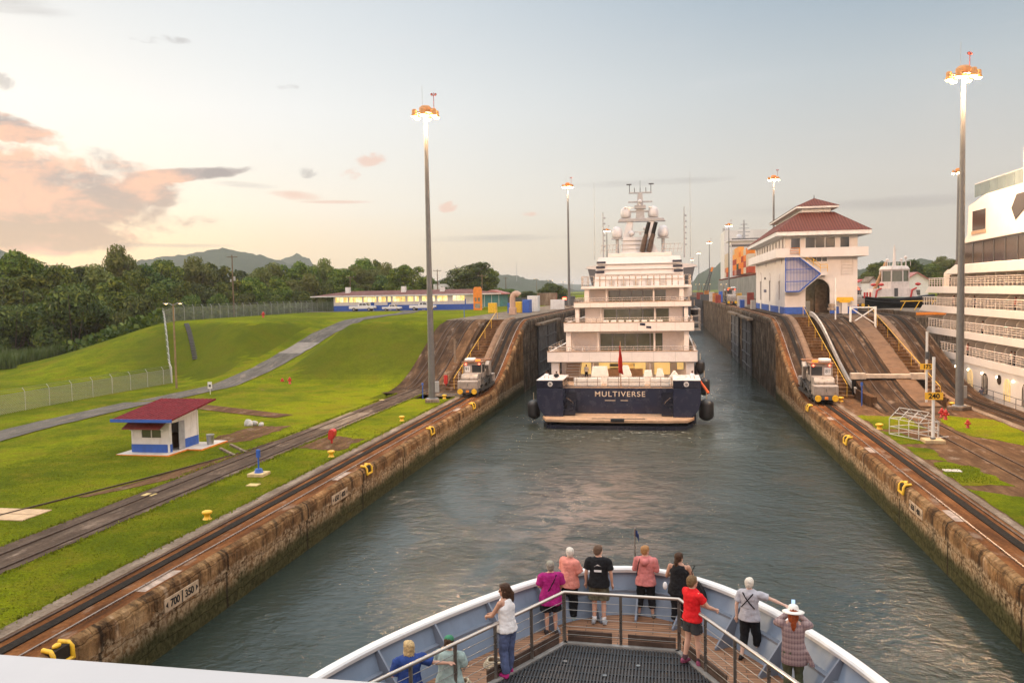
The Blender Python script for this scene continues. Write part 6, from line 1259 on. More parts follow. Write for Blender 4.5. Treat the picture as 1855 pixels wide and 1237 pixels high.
v = at_z(1437, 1112, 5.58)
p9 = person('person in brown plaid shirt and wide white hat photographing over the right rim', (v.x, v.y, D), rad(-8), 1.68, 'fair', None, bottoms=cloth('olive', (.075, .085, .05)), leg=1., shoes=cloth('dark shoe', (.05, .04, .04)), hair=hred, pony=.12, hairlen=.10, wide=1.12, tilt=rad(-6), arms={-1: ((-.30, .14, 1.36), (-.07, .34, 1.50)), 1: ((.30, .14, 1.36), (.07, .34, 1.50))})
v = at_z(742, 1178, 5.52)
p10 = person('blond woman in royal blue shirt stretching her arm along the left rail', (v.x-.02, v.y, D), rad(32), 1.66, 'fair', cloth('royal blue', (.025, .055, .21)), sleeve=.9, hem=.1, loose=.02, bottoms=cloth('navy trousers', (.03, .035, .07)), leg=1., shoes=cloth('dark shoe', (.05, .04, .04)), hair=hblond, hairlen=.13, yaw=rad(25), wide=1.1, arms={-1: ((-.27, .05, 1.14), (-.22, .28, 1.04)), 1: ((.42, -.08, 1.30), (.68, -.12, 1.26))})
v = at_z(806, 1180, 5.38)
p11 = person('person in pale green shirt and cap looking away beside the blond woman', (v.x+.05, v.y+.1, D), rad(-5), 1.58, 'fair', cloth('pale green', (.33, .42, .40), .08), sleeve=.8, hem=.12, loose=.03, bottoms=cloth('stone trousers', (.25, .22, .18)), leg=1., shoes=cloth('dark shoe', (.05, .04, .04)), hair=hbrown, wide=1.12, tilt=rad(-4), arms={-1: ((-.26, .1, 1.14), (-.12, .32, 1.10)), 1: ((.26, .1, 1.14), (.12, .32, 1.10))})
def on(o, m, name, mt_, vox=None, **k):
    K = o['_K']; m.v = [(x*K, y*K, z*K) for x, y, z in m.v]; q = m.build(name, mt_, o, local=True, **k)
    if vox: remesh(q, vox, 2)
    return q
def pd(o): return next(v for v in PEOPLE.values() if v[0] is o)
# garments, hats and straps worn
def cap(o, c):
    HP = pd(o)[1]; m = MB(); n = len(m.v); m.lathe((0, 0, 0), [(.088, .0), (.094, .02), (.088, .06), (.06, .09), (0, .10)], 16); m.v[n:] = [tuple(HP(x, y-.012, z+.055)) for x, y, z in m.v[n:]]
    m.add([HP(-.06, .07, .062), HP(.06, .07, .062), HP(.05, .16, .045), HP(-.05, .16, .045), HP(-.06, .07, .055), HP(.06, .07, .055), HP(.05, .16, .038), HP(-.05, .16, .038)], [(0, 1, 2, 3), (7, 6, 5, 4), (2, 3, 7, 6), (1, 2, 6, 5), (3, 0, 4, 7)]); on(o, m, 'cap', c)
cap(p6, cloth('khaki cap', (.27, .25, .20))); cap(p11, cloth('green cap', (.05, .20, .11)))
HP = pd(p9)[1]; m = MB(); m.lathe((0, 0, 0), [(.20, -.02), (.205, -.008), (.15, .012), (.10, .015), (.096, .07), (.085, .105), (.05, .125), (0, .128)], 24); m.v = [tuple(HP(x, y-.01, z+.05)) for x, y, z in m.v]; on(p9, m, 'sun_hat', cloth('hat white', (.70, .68, .64), .05))
m = MB(); m.ball((0, 0, 0), .022, .012, .016, 10, 6); m.v = [tuple(HP(x, y-.105, z+.095)) for x, y, z in m.v]; on(p9, m, 'hat_vent', cloth('hat hole', (.15, .05, .03)))
# plaid overshirt hanging open at the right
plaid = bpy.data.materials.new('plaid cloth'); plaid.use_nodes = True
def _pl():
    T = NT(plaid.node_tree); b = T.n['Principled BSDF']; co = T.node('ShaderNodeTexCoord').outputs['Object']; x, y, z = T.sep(co)
    f = lambda s, w: T.smooth(T.math('ABSOLUTE', T.math('SINE', T.math('MULTIPLY', s, w))), .80, .95)
    c = T.mix(T.math('MULTIPLY', f(x, 62.), .6), (.25, .17, .17), (.10, .06, .075)); c = T.mix(T.math('MULTIPLY', f(z, 62.), .6), c, (.11, .07, .08)); c = T.mix(T.math('MULTIPLY', f(T.math('ADD', z, .02), 31.), .4), c, (.42, .32, .30)); T.put(b.inputs['Base Color'], c); b.inputs['Roughness'].default_value = .9
_pl()
m = MB(); A = pd(p9)[4]; ell_loft(m, [(.02, 0, .66, .24, .17), (.02, 0, .9, .235, .165), (0, 0, 1.1, .20, .15), (0, 0, 1.3, .215, .15), (0, 0, 1.40, .20, .13), (0, 0, 1.47, .10, .09), (0, 0, 1.49, .08, .075)], 18)
for s in (-1, 1): e, w = A[s]; p = V3(s*.20, 0, 1.40); m.ball(p, .09, n=10, m=7); m.tube([p, p.lerp(e, .6), e, e.lerp(w, .9)], [.085, .08, .07, .055], 12); m.ball(e, .07, n=10, m=7)
m.loft([[(.18, .02, .95), (.30, .04, .66), (.40, .02, .64), (.26, -.03, .95)], [(.18, -.08, .95), (.30, -.10, .66), (.40, -.08, .64), (.26, -.10, .95)]]); on(p9, m, 'overshirt', plaid, .014)
v = MB(); v.box(-.038, .038, .385, .394, 1.60, 1.755); q = None
ph = v; K = p9['_K']; ph.v = [(x*K, y*K, z*K) for x, y, z in ph.v]; ph = ph.build('phone', black, origin=(0, 0, 0)); ph.location = p9.location; ph.rotation_euler.z = p9.rotation_euler.z; tag(ph, 'phone held up by the person in the white hat', 'phone'); MB().box(-.034*K, .034*K, .382*K, .3845*K, 1.612*K, 1.745*K).build('screen', mat('phone screen', (.2, .3, .4), .2, 0, emit=(.45, .62, .85), estr=.9), ph, local=True)
m = MB(); m.tube([(-.11, -.115, 1.44), (-.03, -.142, 1.33), (.06, -.138, 1.22), (.14, -.10, 1.12)], .014, 5).tube([(.11, -.115, 1.44), (.03, -.142, 1.33), (-.06, -.138, 1.22), (-.14, -.10, 1.12)], .014, 5); on(p8, m, 'harness', blk)
m = MB(); m.tube([(.12, -.11, 1.45), (.05, -.16, 1.32), (-.06, -.165, 1.12), (-.16, -.12, .98)], .018, 5); on(p6, m, 'camera_strap', blk)
m = MB(); m.tube([(-.11, -.105, 1.45), (-.15, -.145, 1.32), (-.19, -.12, 1.1), (-.20, -.03, .98)], .012, 5); on(p4, m, 'bag_strap', blk)
m = MB(); m.loft([[(-.10, -.12, 1.47), (0, -.15, 1.46), (.10, -.12, 1.47)], [(-.11, -.165, 1.40), (0, -.20, 1.38), (.11, -.165, 1.40)], [(-.07, -.16, 1.33), (0, -.175, 1.27), (.07, -.16, 1.33)]], closed=False, caps=False, smooth=True); on(p4, m, 'hood', MATS['cloth pink knit'], solid=.025)
HP = pd(p1)[1]; m = MB()
for s in (-1, 1): m.tube([HP(s*.031+.025*cos(a), .094, .006+.017*sin(a)) for a in [k*pi/5 for k in range(11)]], .003, 4); m.tube([HP(s*.056, .092, .008), HP(s*.078, .0, .008)], .003, 4)
m.tube([HP(-.008, .096, .008), HP(.008, .096, .008)], .003, 4); on(p1, m, 'glasses', black)
m = MB(); m.add([(-.085, -.147, 1.30), (.085, -.147, 1.30), (.0, -.158, 1.36)], [(0, 1, 2)]); on(p3, m, 'shirt_print', whitec); m = MB(); m.box(-.08, .08, -.152, -.148, 1.19, 1.235); on(p3, m, 'shirt_print', whitec)
tb = MB(); tb.loft([[(-.20, -.06, 0), (.22, -.06, 0), (.22, .10, 0), (-.20, .10, 0)], [(-.16, -.07, .18), (.17, -.07, .18), (.17, .11, .18), (-.16, .11, .18)], [(-.07, -.03, .40), (.05, -.03, .40), (.05, .06, .40), (-.07, .06, .40)]], smooth=False); tb.tube([(-.06, .0, .38), (-.10, -.03, .62), (-.03, -.02, .78)], .013, 5); tb = tb.build('tote_bag', blk, origin=(0, 0, 0), bevel=.02); tb.location = (.60, 19.15, D+.68); tb.rotation_euler.z = rad(-20); tag(tb, 'big black tote bag hanging at the right side of the woman in black', 'bag')
pch = MB().ball((0, 0, 0), .05, .04, .09, 10, 8).build('bottle_pouch', whitec, origin=(0, 0, 0)); pch.location = (-.10, 18.98, D+1.02); tag(pch, 'white pouch hanging at the left hip of the woman in black', 'bag')
# mooring rope coils on the teak below the left rail
for k, (x, y, lab) in enumerate(((-4.1, 15.6, 'pale rope coil on the teak beside the blond woman, nearer one'), (-3.45, 16.6, 'pale rope coil on the teak behind the woman in white'))):
    m = MB()
    for j in range(4): m.tube([(.32*cos(a)*(1-.08*j), .2*sin(a)*(1-.08*j), .03+.035*j+.02*sin(3*a)) for a in [q*pi/8 for q in range(17)]], .022, 5)
    rp_ = m.build('rope_coil', mat('rope', (.50, .40, .28), .9, .3, 20.), origin=(0, 0, 0)); rp_.location = (x, y, D+.005); tag(rp_, lab, 'rope')
# ================================================================== THE YACHT AHEAD
ya = thing('motor_yacht', 'white and navy motor yacht ahead showing its tiered stern decks', 'yacht', (-5.25, 89, WATER))
navy = mat('navy hull', (.012, .016, .040), .22, .12, .5, dirt=(.05, .055, .07), dirtamt=.35); navyd = mat('navy gloss band', (.008, .010, .024), .15, .1, .5)
yw = mat('yacht white', (.66, .605, .57), .3, .04, .5, dirt=(.55, .45, .38), dirtamt=.14); yteak = mat('yacht teak', (.42, .27, .17), .6, .2, 2., dirt=(.25, .15, .09), dirtamt=.3); ysteel = mat('yacht rail steel', (.55, .44, .36), .25, .1, 3., metal=.8)
YC = -5.25
# hull
def hw(y, z):      # half width of the hull
    u = (y-89)/116; w = 8.55*(1-max(0, (u-.55)/.45)**2.2); zz = max(0, min(1, (z+3.5)/5.2)); return max(.05, w*(.80+.20*zz**.5)-max(0, u-.8)*6*(1-zz))
ringz = [-5, -3.6, -2.7, -1.6, -.4, .6, 1.3, 2.2]; H = MB()
for s in (-1, 1):
    rings = []
    for y in [92, 95, 100, 110, 125, 140, 160, 180, 195, 203]: top = 2.2+max(0, y-130)*.045; rings.append([(YC+s*hw(y, z), y, z if z < 2 else top) for z in ringz])
    H.loft(rings, closed=False, caps=False, smooth=True)
H.box(YC-8.2, YC+8.2, 92.2, 92.4, -5, 1.2); H.build('hull', navy, ya)
for s in (-1, 1):     # quarter wings at the stern
    xo, xi = YC+s*8.57, YC+s*5.75; P = [(xi, 1.32), (xo, 1.32), (xo, -.1), (YC+s*8.35, -.9), (YC+s*7.7, -1.75), (YC+s*7.0, -2.2), (xi, -1.75)]
    MB().prism(P, 5.5, 'y', 89.0).build('stern_quarter', navy, ya, bevel=.06); a, c = sorted((xi, xo)); MB().prism([(a, 1.325), (c, 1.325), (c, 2.15), (a, 2.15)], 5.5, 'y', 88.97).build('stern_band', navyd, ya, bevel=.05)
    MB().cyl((YC+s*7.1, 88.98, 1.78), (YC+s*7.1, 88.93, 1.78), .27, n=16).build('hawse_ring', yw, ya); MB().cyl((YC+s*7.1, 88.93, 1.78), (YC+s*7.1, 88.90, 1.78), .16, n=12).build('hawse_hole', steel, ya)
    MB().box(a, c, 88.95, 94.5, 2.152, 2.22).build('quarter_cap', yw, ya, bevel=.02)
    st = MB()
    for i in range(6): u0, u1 = sorted((YC+s*5.72, YC+s*4.55)); st.box(u0, u1, 89.6+i*.35, 90.0+i*.35, -1.6, -1.45+i*.42)
    st.build('stern_steps', navyd, ya); MB().tube([(YC+s*5.45, 89.4, .3), (YC+s*4.95, 90.6, -.3), (YC+s*4.7, 90.8, -.9)], .04, 6).build('step_rail', ysteel, ya)
MB().box(YC-5.75, YC+5.75, 91.4, 92.2, -1.7, 1.08).build('transom', navy, ya, bevel=.03)
text('name', 'MULTIVERSE', .80, (YC+.12, 91.38, .42), mat('gilt letters', (.72, .58, .44), .35, .05, metal=.3), ya, ext=.02, sx=1.08, sp=1.18, bold=.006); MB().box(YC-1.5, YC-.35, 91.37, 91.39, -.28, -.22).box(YC+.2, YC+1.0, 91.37, 91.39, -.28, -.22).build('port_name', MATS['gilt letters'], ya)
MB().prism([(YC-8.0, 89.2), (YC-7.4, 87.2), (YC-5, 86.8), (YC+5, 86.8), (YC+7.2, 87.2), (YC+7.9, 89.2), (YC+7.9, 92), (YC-8, 92)], .30, 'z', -1.98).build('swim_platform', yteak, ya, bevel=.05)
MB().prism([(YC-7.9, 89.2), (YC-7.3, 87.3), (YC-5, 86.95), (YC+5, 86.95), (YC+7.1, 87.3), (YC+7.8, 89.2), (YC+7.8, 92), (YC-7.9, 92)], .9, 'z', -3.2).build('platform_underside', navyd, ya)
MB().box(YC-2.6, YC+2.9, 87.5, 87.85, -1.675, -1.655).build('platform_slot', black, ya); MB().box(YC-.6, YC+.8, 86.78, 87.5, -1.9, -1.65).build('platform_notch', black, ya)
# decks: (floor z, band bottom, band top, aft Y, x0, x1, bulkhead Y)
DK = [(3.75, 3.42, 4.62, 97.0, -13.75, 3.27, 105.5), (6.95, 6.62, 7.70, 103., -12.5, 3.1, 110.5), (9.70, 9.42, 10.08, 109., -11.9, 2.95, 115.5), (12.05, 11.80, 12.12, 112.6, -11.3, 3.1, 118.5)]
MB().box(-13.4, 2.9, 91.5, 107, 1.05, 1.12).build('main_deck', yteak, ya)
def windows_wall(y, x0, x1, z0, z1, holes, name='bulkhead', gl=glassg, m_=yw):
    w = MB(); facade(w, 'y', y, y+.25, x0, x1, z0, z1, holes); wo = w.build(name, m_, ya)
    for h in holes:
        n = max(1, round((h[1]-h[0])/1.6))
        for i in range(n):
            a, c = h[0]+(h[1]-h[0])*i/n, h[0]+(h[1]-h[0])*(i+1)/n; MB().box(a+.06, c-.06, y+.1, y+.13, h[2]+.05, h[3]-.05).build('pane', gl if not isinstance(gl, list) else gl[i % len(gl)], wo)
            f = MB().box(a-.03, a+.06, y+.02, y+.16, h[2], h[3]).box(c-.06, c+.03, y+.02, y+.16, h[2], h[3]).box(a+.06, c-.06, y+.02, y+.16, h[2], h[2]+.06).box(a+.06, c-.06, y+.02, y+.16, h[3]-.06, h[3]); f.build('window_frame', galv, wo)
for i, (fz, b0, b1, ya_, x0, x1, yb) in enumerate(DK):
    MB().box(x0+.3, x1-.3, ya_+.4, yb+30, fz-.12, fz).build('deck_floor', yteak, ya); MB().box(x0+.2, x1-.2, ya_+.25, yb+30, b0, fz-.125).build('deck_head', yw, ya)
    if i < 3:
        xm0, xm1 = x0+6.2 if i == 1 else None, None
        MB().box(x0, x1, ya_, ya_+.3, b0, b1).box(x0, x0+.3, ya_+.3, yb+28, b0, b1).box(x1-.3, x1, ya_+.3, yb+28, b0, b1).build('bulwark_band', yw, ya, bevel=.05)
    else: MB().box(x0, x1, ya_, ya_+.35, b0, b1).box(x0, x0+.35, ya_+.35, yb+10, b0, b1).box(x1-.35, x1, ya_+.35, yb+10, b0, b1).build('roof_edge', yw, ya, bevel=.05)
    if i < 3:
        MB().box(x0-.05, x1+.05, ya_-.05, ya_+.35, b1+.002, b1+.07).build('cap_rail', yteak, ya, bevel=.02)
        sm_ = MB()
        for k in range(1, 7): xx = x0+(x1-x0)*k/7; sm_.box(xx-.012, xx+.012, ya_-.004, ya_, b0+.05, b1-.05)
        sm_.build('panel_seam', mat('seam grey', (.30, .27, .25), .6, 0), ya); MB().box(x0+.1, x1-.1, ya_+.05, ya_+.2, b0-.05, b0-.002).build('drip_edge', darkgrey, ya)
    zr = b1; hr = 1.35 if i == 3 else .55; r = MB()
    X0, X1 = x0+.15, x1-.15
    for k in ([0, 1] if i < 3 else [0]): zz = zr+hr*(1-k*.5); r.cyl((X0, ya_+.15, zz), (X1, ya_+.15, zz), .035, n=6); r.cyl((X0, ya_+.15, zz), (X0, yb+6, zz), .03, n=5); r.cyl((X1, ya_+.15, zz), (X1, yb+6, zz), .03, n=5)
    n = 12 if i < 3 else 18
    for k in range(n+1): x = X0+(X1-X0)*k/n; r.cyl((x, ya_+.15, zr-.02), (x, ya_+.15, zr+hr), .03 if i < 3 else (.055 if k % 3 else .09), n=5)
    for k in range(6):
        for xx in (X0, X1): y = ya_+.15+(yb+6-ya_)*k/6; r.cyl((xx, y, zr-.02), (xx, y, zr+hr), .03, n=5)
    if i == 3: r.cyl((X0, ya_+.15, zr+.65), (X1, ya_+.15, zr+.65), .02, n=4)
    r.build('deck_rail', ysteel, ya)
lit = mat('saloon glow', (.5, .35, .15), .4, .3, 1.2, emit=(1., .62, .20), estr=.55); lit2 = mat('bar bottles glow', (.4, .25, .1), .4, .5, 3., emit=(1., .5, .12), estr=.4)
windows_wall(103.5, -12.9, 2.4, 1.12, 3.42, [(-10.6, -9.2, 1.35, 3.25), (-8.4, -2.6, 1.35, 3.3), (-1.7, .3, 1.3, 3.2), (1.0, 1.9, 1.9, 3.1)], gl=[lit, glassg, lit2, lit])
windows_wall(105.5, -12.3, 2.2, 3.75, 6.6, [(-8.3, -.6, 3.95, 6.3)]); windows_wall(110.5, -10.6, 1.9, 6.95, 9.4, [(-8.2, .2, 7.3, 9.2)]); windows_wall(115.5, -10.4, 2.0, 9.7, 11.75, [(-7.9, -.2, 9.85, 11.6)])
# columns, stairs
for (x, y, z0, z1, w_) in ((-12.9, 97.6, 1.12, 3.42, .45), (2.45, 97.6, 1.12, 3.42, .45), (-12.0, 103.6, 3.75, 6.62, .3), (2.2, 103.6, 3.75, 6.62, .3), (-11.5, 109.5, 6.95, 9.42, .25), (2.3, 109.5, 6.95, 9.42, .25), (-10.6, 113.2, 9.7, 11.8, .3), (1.8, 113.2, 9.7, 11.8, .3)): MB().box(x-w_, x+w_, y-.2, y+.9, z0, z1).build('deck_column', yw, ya, bevel=.05)
for (x, y, z0, z1) in ((-8.6, 98, 1.12, 3.42), (-2.0, 98, 1.12, 3.42), (-8.4, 104, 3.75, 6.62), (-1.6, 104, 3.75, 6.62), (-8.5, 110, 6.95, 9.42), (-1.6, 110, 6.95, 9.42), (-8.0, 113.5, 9.7, 11.8), (-1.8, 113.5, 9.7, 11.8)): MB().cyl((x, y, z0), (x, y, z1), .12, n=10).build('slim_column', yw, ya)
def ystair(x0, x1, y0, y1, z0, z1):
    m = MB(); n = 9
    for k in range(n): m.box(x0, x1, y0+(y1-y0)*k/n, y0+(y1-y0)*(k+1)/n+.05, z0+(z1-z0)*(k+.7)/n, z0+(z1-z0)*(k+1)/n)
    so = m.build('deck_stair', yteak, ya); h = MB()
    for x in (x0, x1): h.prism([(y0, z0), (y0, z0+.35), (y1, z1+.3), (y1, z1-.1)], .06, 'x', x-.03); h.tube([(x, y0, z0+1), (x, y1, z1+.9)], .035, 5)
    h.build('stair_side', yw, ya)
ystair(-11.9, -10.2, 98.5, 102.8, 1.12, 3.75); ystair(-11.3, -9.7, 105, 109.6, 3.75, 6.95); ystair(.2, 1.6, 110.2, 114.6, 6.95, 9.7)
# main deck aft rail
r = MB()
for z in (2.28, 1.75, 1.45): r.cyl((-10.9, 91.6, z), (.35, 91.6, z), .035 if z > 2 else .02, n=5)
for k in range(11): x = -10.9+11.25*k/10; r.cyl((x, 91.6, 1.08), (x, 91.6, 2.3), .035, n=5)
r.build('deck_rail', ysteel, ya); MB().box(-11.0, .45, 91.4, 92.0, 1.081, 1.14).build('deck_lip', yteak, ya)
# bar, ceiling lights, mooring deck interiors
MB().box(-7.6, -3.0, 102.6, 103.2, 1.12, 2.1).build('bar_counter', yteak, ya); MB().box(-7.9, -2.8, 103.38, 103.45, 2.2, 2.3).box(-7.9, -2.8, 103.38, 103.45, 2.7, 2.8).build('bar_shelf', lit, ya)
for x in (-9, -6.5, -4, -1.5, .8):
    for (y, z) in ((100, 3.40), (107, 6.60), (112.5, 9.40)): 
        if z < 4 or x > -8: MB().box(x-.2, x+.2, y-.2, y+.2, z-.03, z).build('ceiling_light', warmglow, ya)
for (x, y, z, e) in ((-7, 100, 3.0, 60), (-2.2, 100, 3.0, 60), (-5, 107, 6.1, 20)):
    l = bpy.data.lights.new('deck_light', 'POINT'); l.energy = e; l.color = (1., .66, .36); l.shadow_soft_size = .4; o = bpy.data.objects.new('deck_light', l); COL.objects.link(o); o.parent = ya; o.location = Vector((x, y, z))-wloc(ya)
# superstructure house and funnel
domem = mat('dome grey white', (.50, .50, .52), .35, .04, 1.)
m = MB(); x0, x1 = -10.05, 2.3
m.loft([[(x0, 118.6, 12.05), (x1, 118.6, 12.05), (x1, 150, 12.05), (x0, 150, 12.05)], [(x0+.15, 119.0, 14.2), (x1-.15, 119.0, 14.2), (x1-.15, 150, 14.2), (x0+.15, 150, 14.2)], [(x0+.55, 119.6, 16.2), (x1-.55, 119.6, 16.2), (x1-.8, 148, 16.2), (x0+.8, 148, 16.2)]]); m.build('upper_house', mat('house cool white', (.62, .60, .60), .35, .04, .5), ya, bevel=.05)
for zz in (13.1, 13.75, 14.45, 15.2): k = (zz-12.05)*.11; MB().box(x0+.1+k, x1-.1-k, 118.45+k*1.2, 119.6, zz, zz+.09).build('louvre_lip', yw, ya)
for zz in (14.0, 14.65, 15.3):
    for s in (-1, 1): a, c = sorted((YC+1.375+s*(6.0-(zz-14)*.12), YC+1.375+s*(4.75-(zz-14)*.12))); MB().box(a, c, 118.75+(zz-14)*.3, 119.4, zz, zz+.32).build('vent_slot', navyd, ya)
for x in (-7.6, -6.0, -4.3, -2.6, -.6): MB().box(x-.35, x+.35, 118.5, 118.62, 12.15, 13.0).build('locker_door', mat('locker grey', (.45, .43, .42), .5), ya)
for s in (-1, 1):
    c = YC+1.35; MB().prism([(c+s*6.1, 14.7), (c+s*8.3, 14.9), (c+s*8.0, 15.2), (c+s*6.0, 15.4)], 4, 'y', 128).build('bridge_wing_roof', yw, ya); MB().prism([(c+s*6.2, 12.3), (c+s*7.3, 12.3), (c+s*7.9, 14.85), (c+s*6.2, 14.7)], .2, 'y', 128.1).build('bridge_wing_window', glassm, ya); MB().prism([(c+s*6.2, 10.3), (c+s*7.4, 10.6), (c+s*7.4, 12.3), (c+s*6.2, 12.3)], 4, 'y', 128).build('bridge_wing', yw, ya)
MB().box(-8.2, .6, 119.9, 146, 16.2, 16.75).build('mast_base', yw, ya, bevel=.08); m = MB()
m.loft([[(-6.35, 120.6, 16.75), (-1.1, 120.6, 16.75), (-1.1, 126, 16.75), (-6.35, 126, 16.75)], [(-6.1, 121.0, 19.0), (-2.4, 121.0, 19.0), (-2.4, 125.5, 19.0), (-6.1, 125.5, 19.0)]]); m.build('funnel_house', mat('funnel grey white', (.52, .51, .51), .4, .06, .6), ya, bevel=.06)
for z in (17.3, 17.9, 18.5): MB().box(-6.35, -2.0, 120.5+(z-16.75)*.17, 121.2, z, z+.06).build('louvre_lip', mat('louvre shade', (.35, .33, .32), .5), ya)
m = MB()
for a, z in ((-6.0, 0), (-2.9, 0)): m.loft([[(a-.2, 121.5, 19), (a+1.0, 121.5, 19), (a+1.0, 123, 19), (a-.2, 123, 19)], [(a+.5, 121.8, 21.3), (a+1.3, 121.8, 21.3), (a+1.3, 122.8, 21.3), (a+.5, 122.8, 21.3)]])
m.build('mast_legs', MATS['funnel grey white'], ya); MB().prism([(-6.9, 21.2), (-.2, 21.2), (-.5, 21.65), (-6.6, 21.65)], 1.6, 'y', 121.6).build('mast_platform', mat('mast grey', (.33, .33, .34), .5, .1), ya, bevel=.05)
m = MB().loft([[(-4.35, 121.9, 21.6), (-3.1, 121.9, 21.6), (-3.1, 122.8, 21.6), (-4.35, 122.8, 21.6)], [(-4.05, 122.1, 25.2), (-3.4, 122.1, 25.2), (-3.4, 122.6, 25.2), (-4.05, 122.6, 25.2)]]); m.box(-5.4, -2.0, 122.2, 122.5, 23.9, 24.1).box(-5.3, -2.1, 122.1, 122.6, 25.2, 25.35); m.box(-5.9, -1.5, 122.0, 122.7, 22.55, 22.75).box(-4.5, -2.95, 121.7, 122.9, 23.0, 23.5); m.build('mast', MATS['mast grey'], ya)
for x, z, w_ in ((-5.3, 22.76, .9), (-2.0, 22.76, .7), (-3.7, 19.3, 1.3)): m = MB().cyl((x, 121.9, z), (x, 121.9, z+.35), .16, n=8); m.obox((x, 121.9, z+.42), w_*1.6, .18, .14, rz=.4); m.build('radar_scanner', yw, ya)
for x, z, r_ in ((-4.9, 19.5, .42), (-3.0, 20.2, .35), (-3.72, 23.95, .3)): MB().ball((x, 121.2, z), r_).cyl((x, 121.2, 18.9 if z < 21 else 23.4), (x, 121.2, z), .1, n=6).build('small_radome', domem, ya)
m = MB()
for x in (-5.2, -4.5, -3.7, -2.9, -2.2): m.cyl((x, 122.3, 25.3), (x, 122.3, 26.0 if x not in (-5.2, -2.2) else 26.4), .05, n=5)
m.box(-5.6, -4.9, 122.1, 122.4, 26.4, 26.55).box(-2.5, -1.8, 122.1, 122.4, 26.4, 26.55); m.cyl((-3.7, 122.3, 26), (-3.7, 122.3, 27), .03, n=4); m.build('antennas', darkgrey, ya)
for x, y, z, r_ in ((-5.75, 122.3, 21.75, .78), (-1.9, 122.3, 21.75, .78), (-6.95, 121.5, 18.9, .80), (-.55, 121.5, 18.9, .80)):
    MB().lathe((x, y, z), [(.35, 0), (.85*r_, .12*r_), (.95*r_, .5*r_), (.95*r_, 1.1*r_), (.8*r_, 1.65*r_), (.5*r_, 2.0*r_), (0, 2.15*r_)], 18).build('radome', domem, ya); MB().box(x-.8, x+.8, y-.5, y+.5, z-.15, z-.01).cyl((x, y, 16.75 if z < 20 else 21.6), (x, y, z-.1), .25, n=8).build('radome_stand', MATS['mast grey'], ya)
ex = MB()
for x in (-2.7, -1.75):
    for dz in (0, .0): ex.tube([(x-.55, 120.3, 17.3), (x-.1, 119.7, 19.6), (x+.25, 119.6, 20.9)], [.30, .29, .27], 10)
ex.build('exhaust_pipe', mat('exhaust black', (.02, .018, .017), .45, .3), ya); ex = MB()
for x in (-2.7, -1.75): ex.tube([(x-.75, 120.25, 16.9), (x-.35, 119.75, 18.6), (x-.1, 119.65, 19.3)], [.36, .34, .31], 10)
ex.build('exhaust_shroud', mat('shroud tan', (.09, .06, .045), .5, .3), ya)
for (a, c) in ((-9.2, -6.6), (-.8, 1.9)):
    m = MB()
    for zz in (17.2, 17.9): m.cyl((a, 120, zz), (c, 120, zz+.0), .04, n=5)
    for k in range(6): x = a+(c-a)*k/5; m.cyl((x, 120, 16.7), (x+.2, 120, 17.9), .03, n=4)
    m.build('top_rail', ysteel, ya)
for x, z1 in ((-8.9, 22.6), (2.35, 23.0)):
    m = MB().cyl((x, 121, 16), (x, 121, z1), .1, .06, 6)
    for k in range(6): m.ball((x+.22, 121, 17.8+k*.8), .14, n=6, m=4); m.cyl((x, 121, 17.8+k*.8), (x+.22, 121, 17.8+k*.8), .03, n=4)
    m.build('signal_mast', MATS['mast grey'], ya)
for x, z0, z1 in ((-10.2, 16, 27), (3.2, 16, 28)): MB().cyl((x, 122, z0), (x, 122, z1), .05, .02, 5).build('whip_antenna', galv, ya)
# bow block so that the ship has length
MB().box(-12.0, 1.5, 128, 165, 3.75, 12.0).build('mid_house', yw, ya); MB().box(-12.4, 1.9, 128, 178, 1.1, 3.75).build('lower_house', yw, ya)
# ensign
v0 = Vector((-5.0, 91.2, 1.2)); es_ = MB().tube([(-5.0, 91.4, 1.1), (-4.98, 90.3, 6.2)], [.06, .04], 6).build('ensign_staff', yteak, ya)
m = MB(); rows = []
for k in range(9):
    z = 5.75-k*.36; w = .16+.05*k; rows.append([(-5.03+w*(j/5-.35)+.04*sin(2.2*j+k), 90.35+.10*((-1)**j)+.02*k, z-.05*j) for j in range(6)])
m.loft(rows, closed=False, caps=False, smooth=True); m.build('ensign', mat('ensign red', (.52, .03, .02), .8, .15, 3.), es_, solid=.02)
MB().box(-5.05, -4.9, 90.2, 90.3, 4.6, 5.3).build('ensign_canton', mat('ensign navy', (.02, .03, .14), .8), es_) if False else None
MB().add([(-3.3, 102.97, 7.35), (-2.65, 102.97, 7.28), (-2.65, 102.97, 7.58), (-3.3, 102.97, 7.62)], [(0, 1, 2, 3)]).add([(-2.55, 102.97, 7.0), (-1.95, 102.97, 6.95), (-1.95, 102.97, 7.22), (-2.55, 102.97, 7.25)], [(0, 1, 2, 3)]).build('emblem', navy, ya)
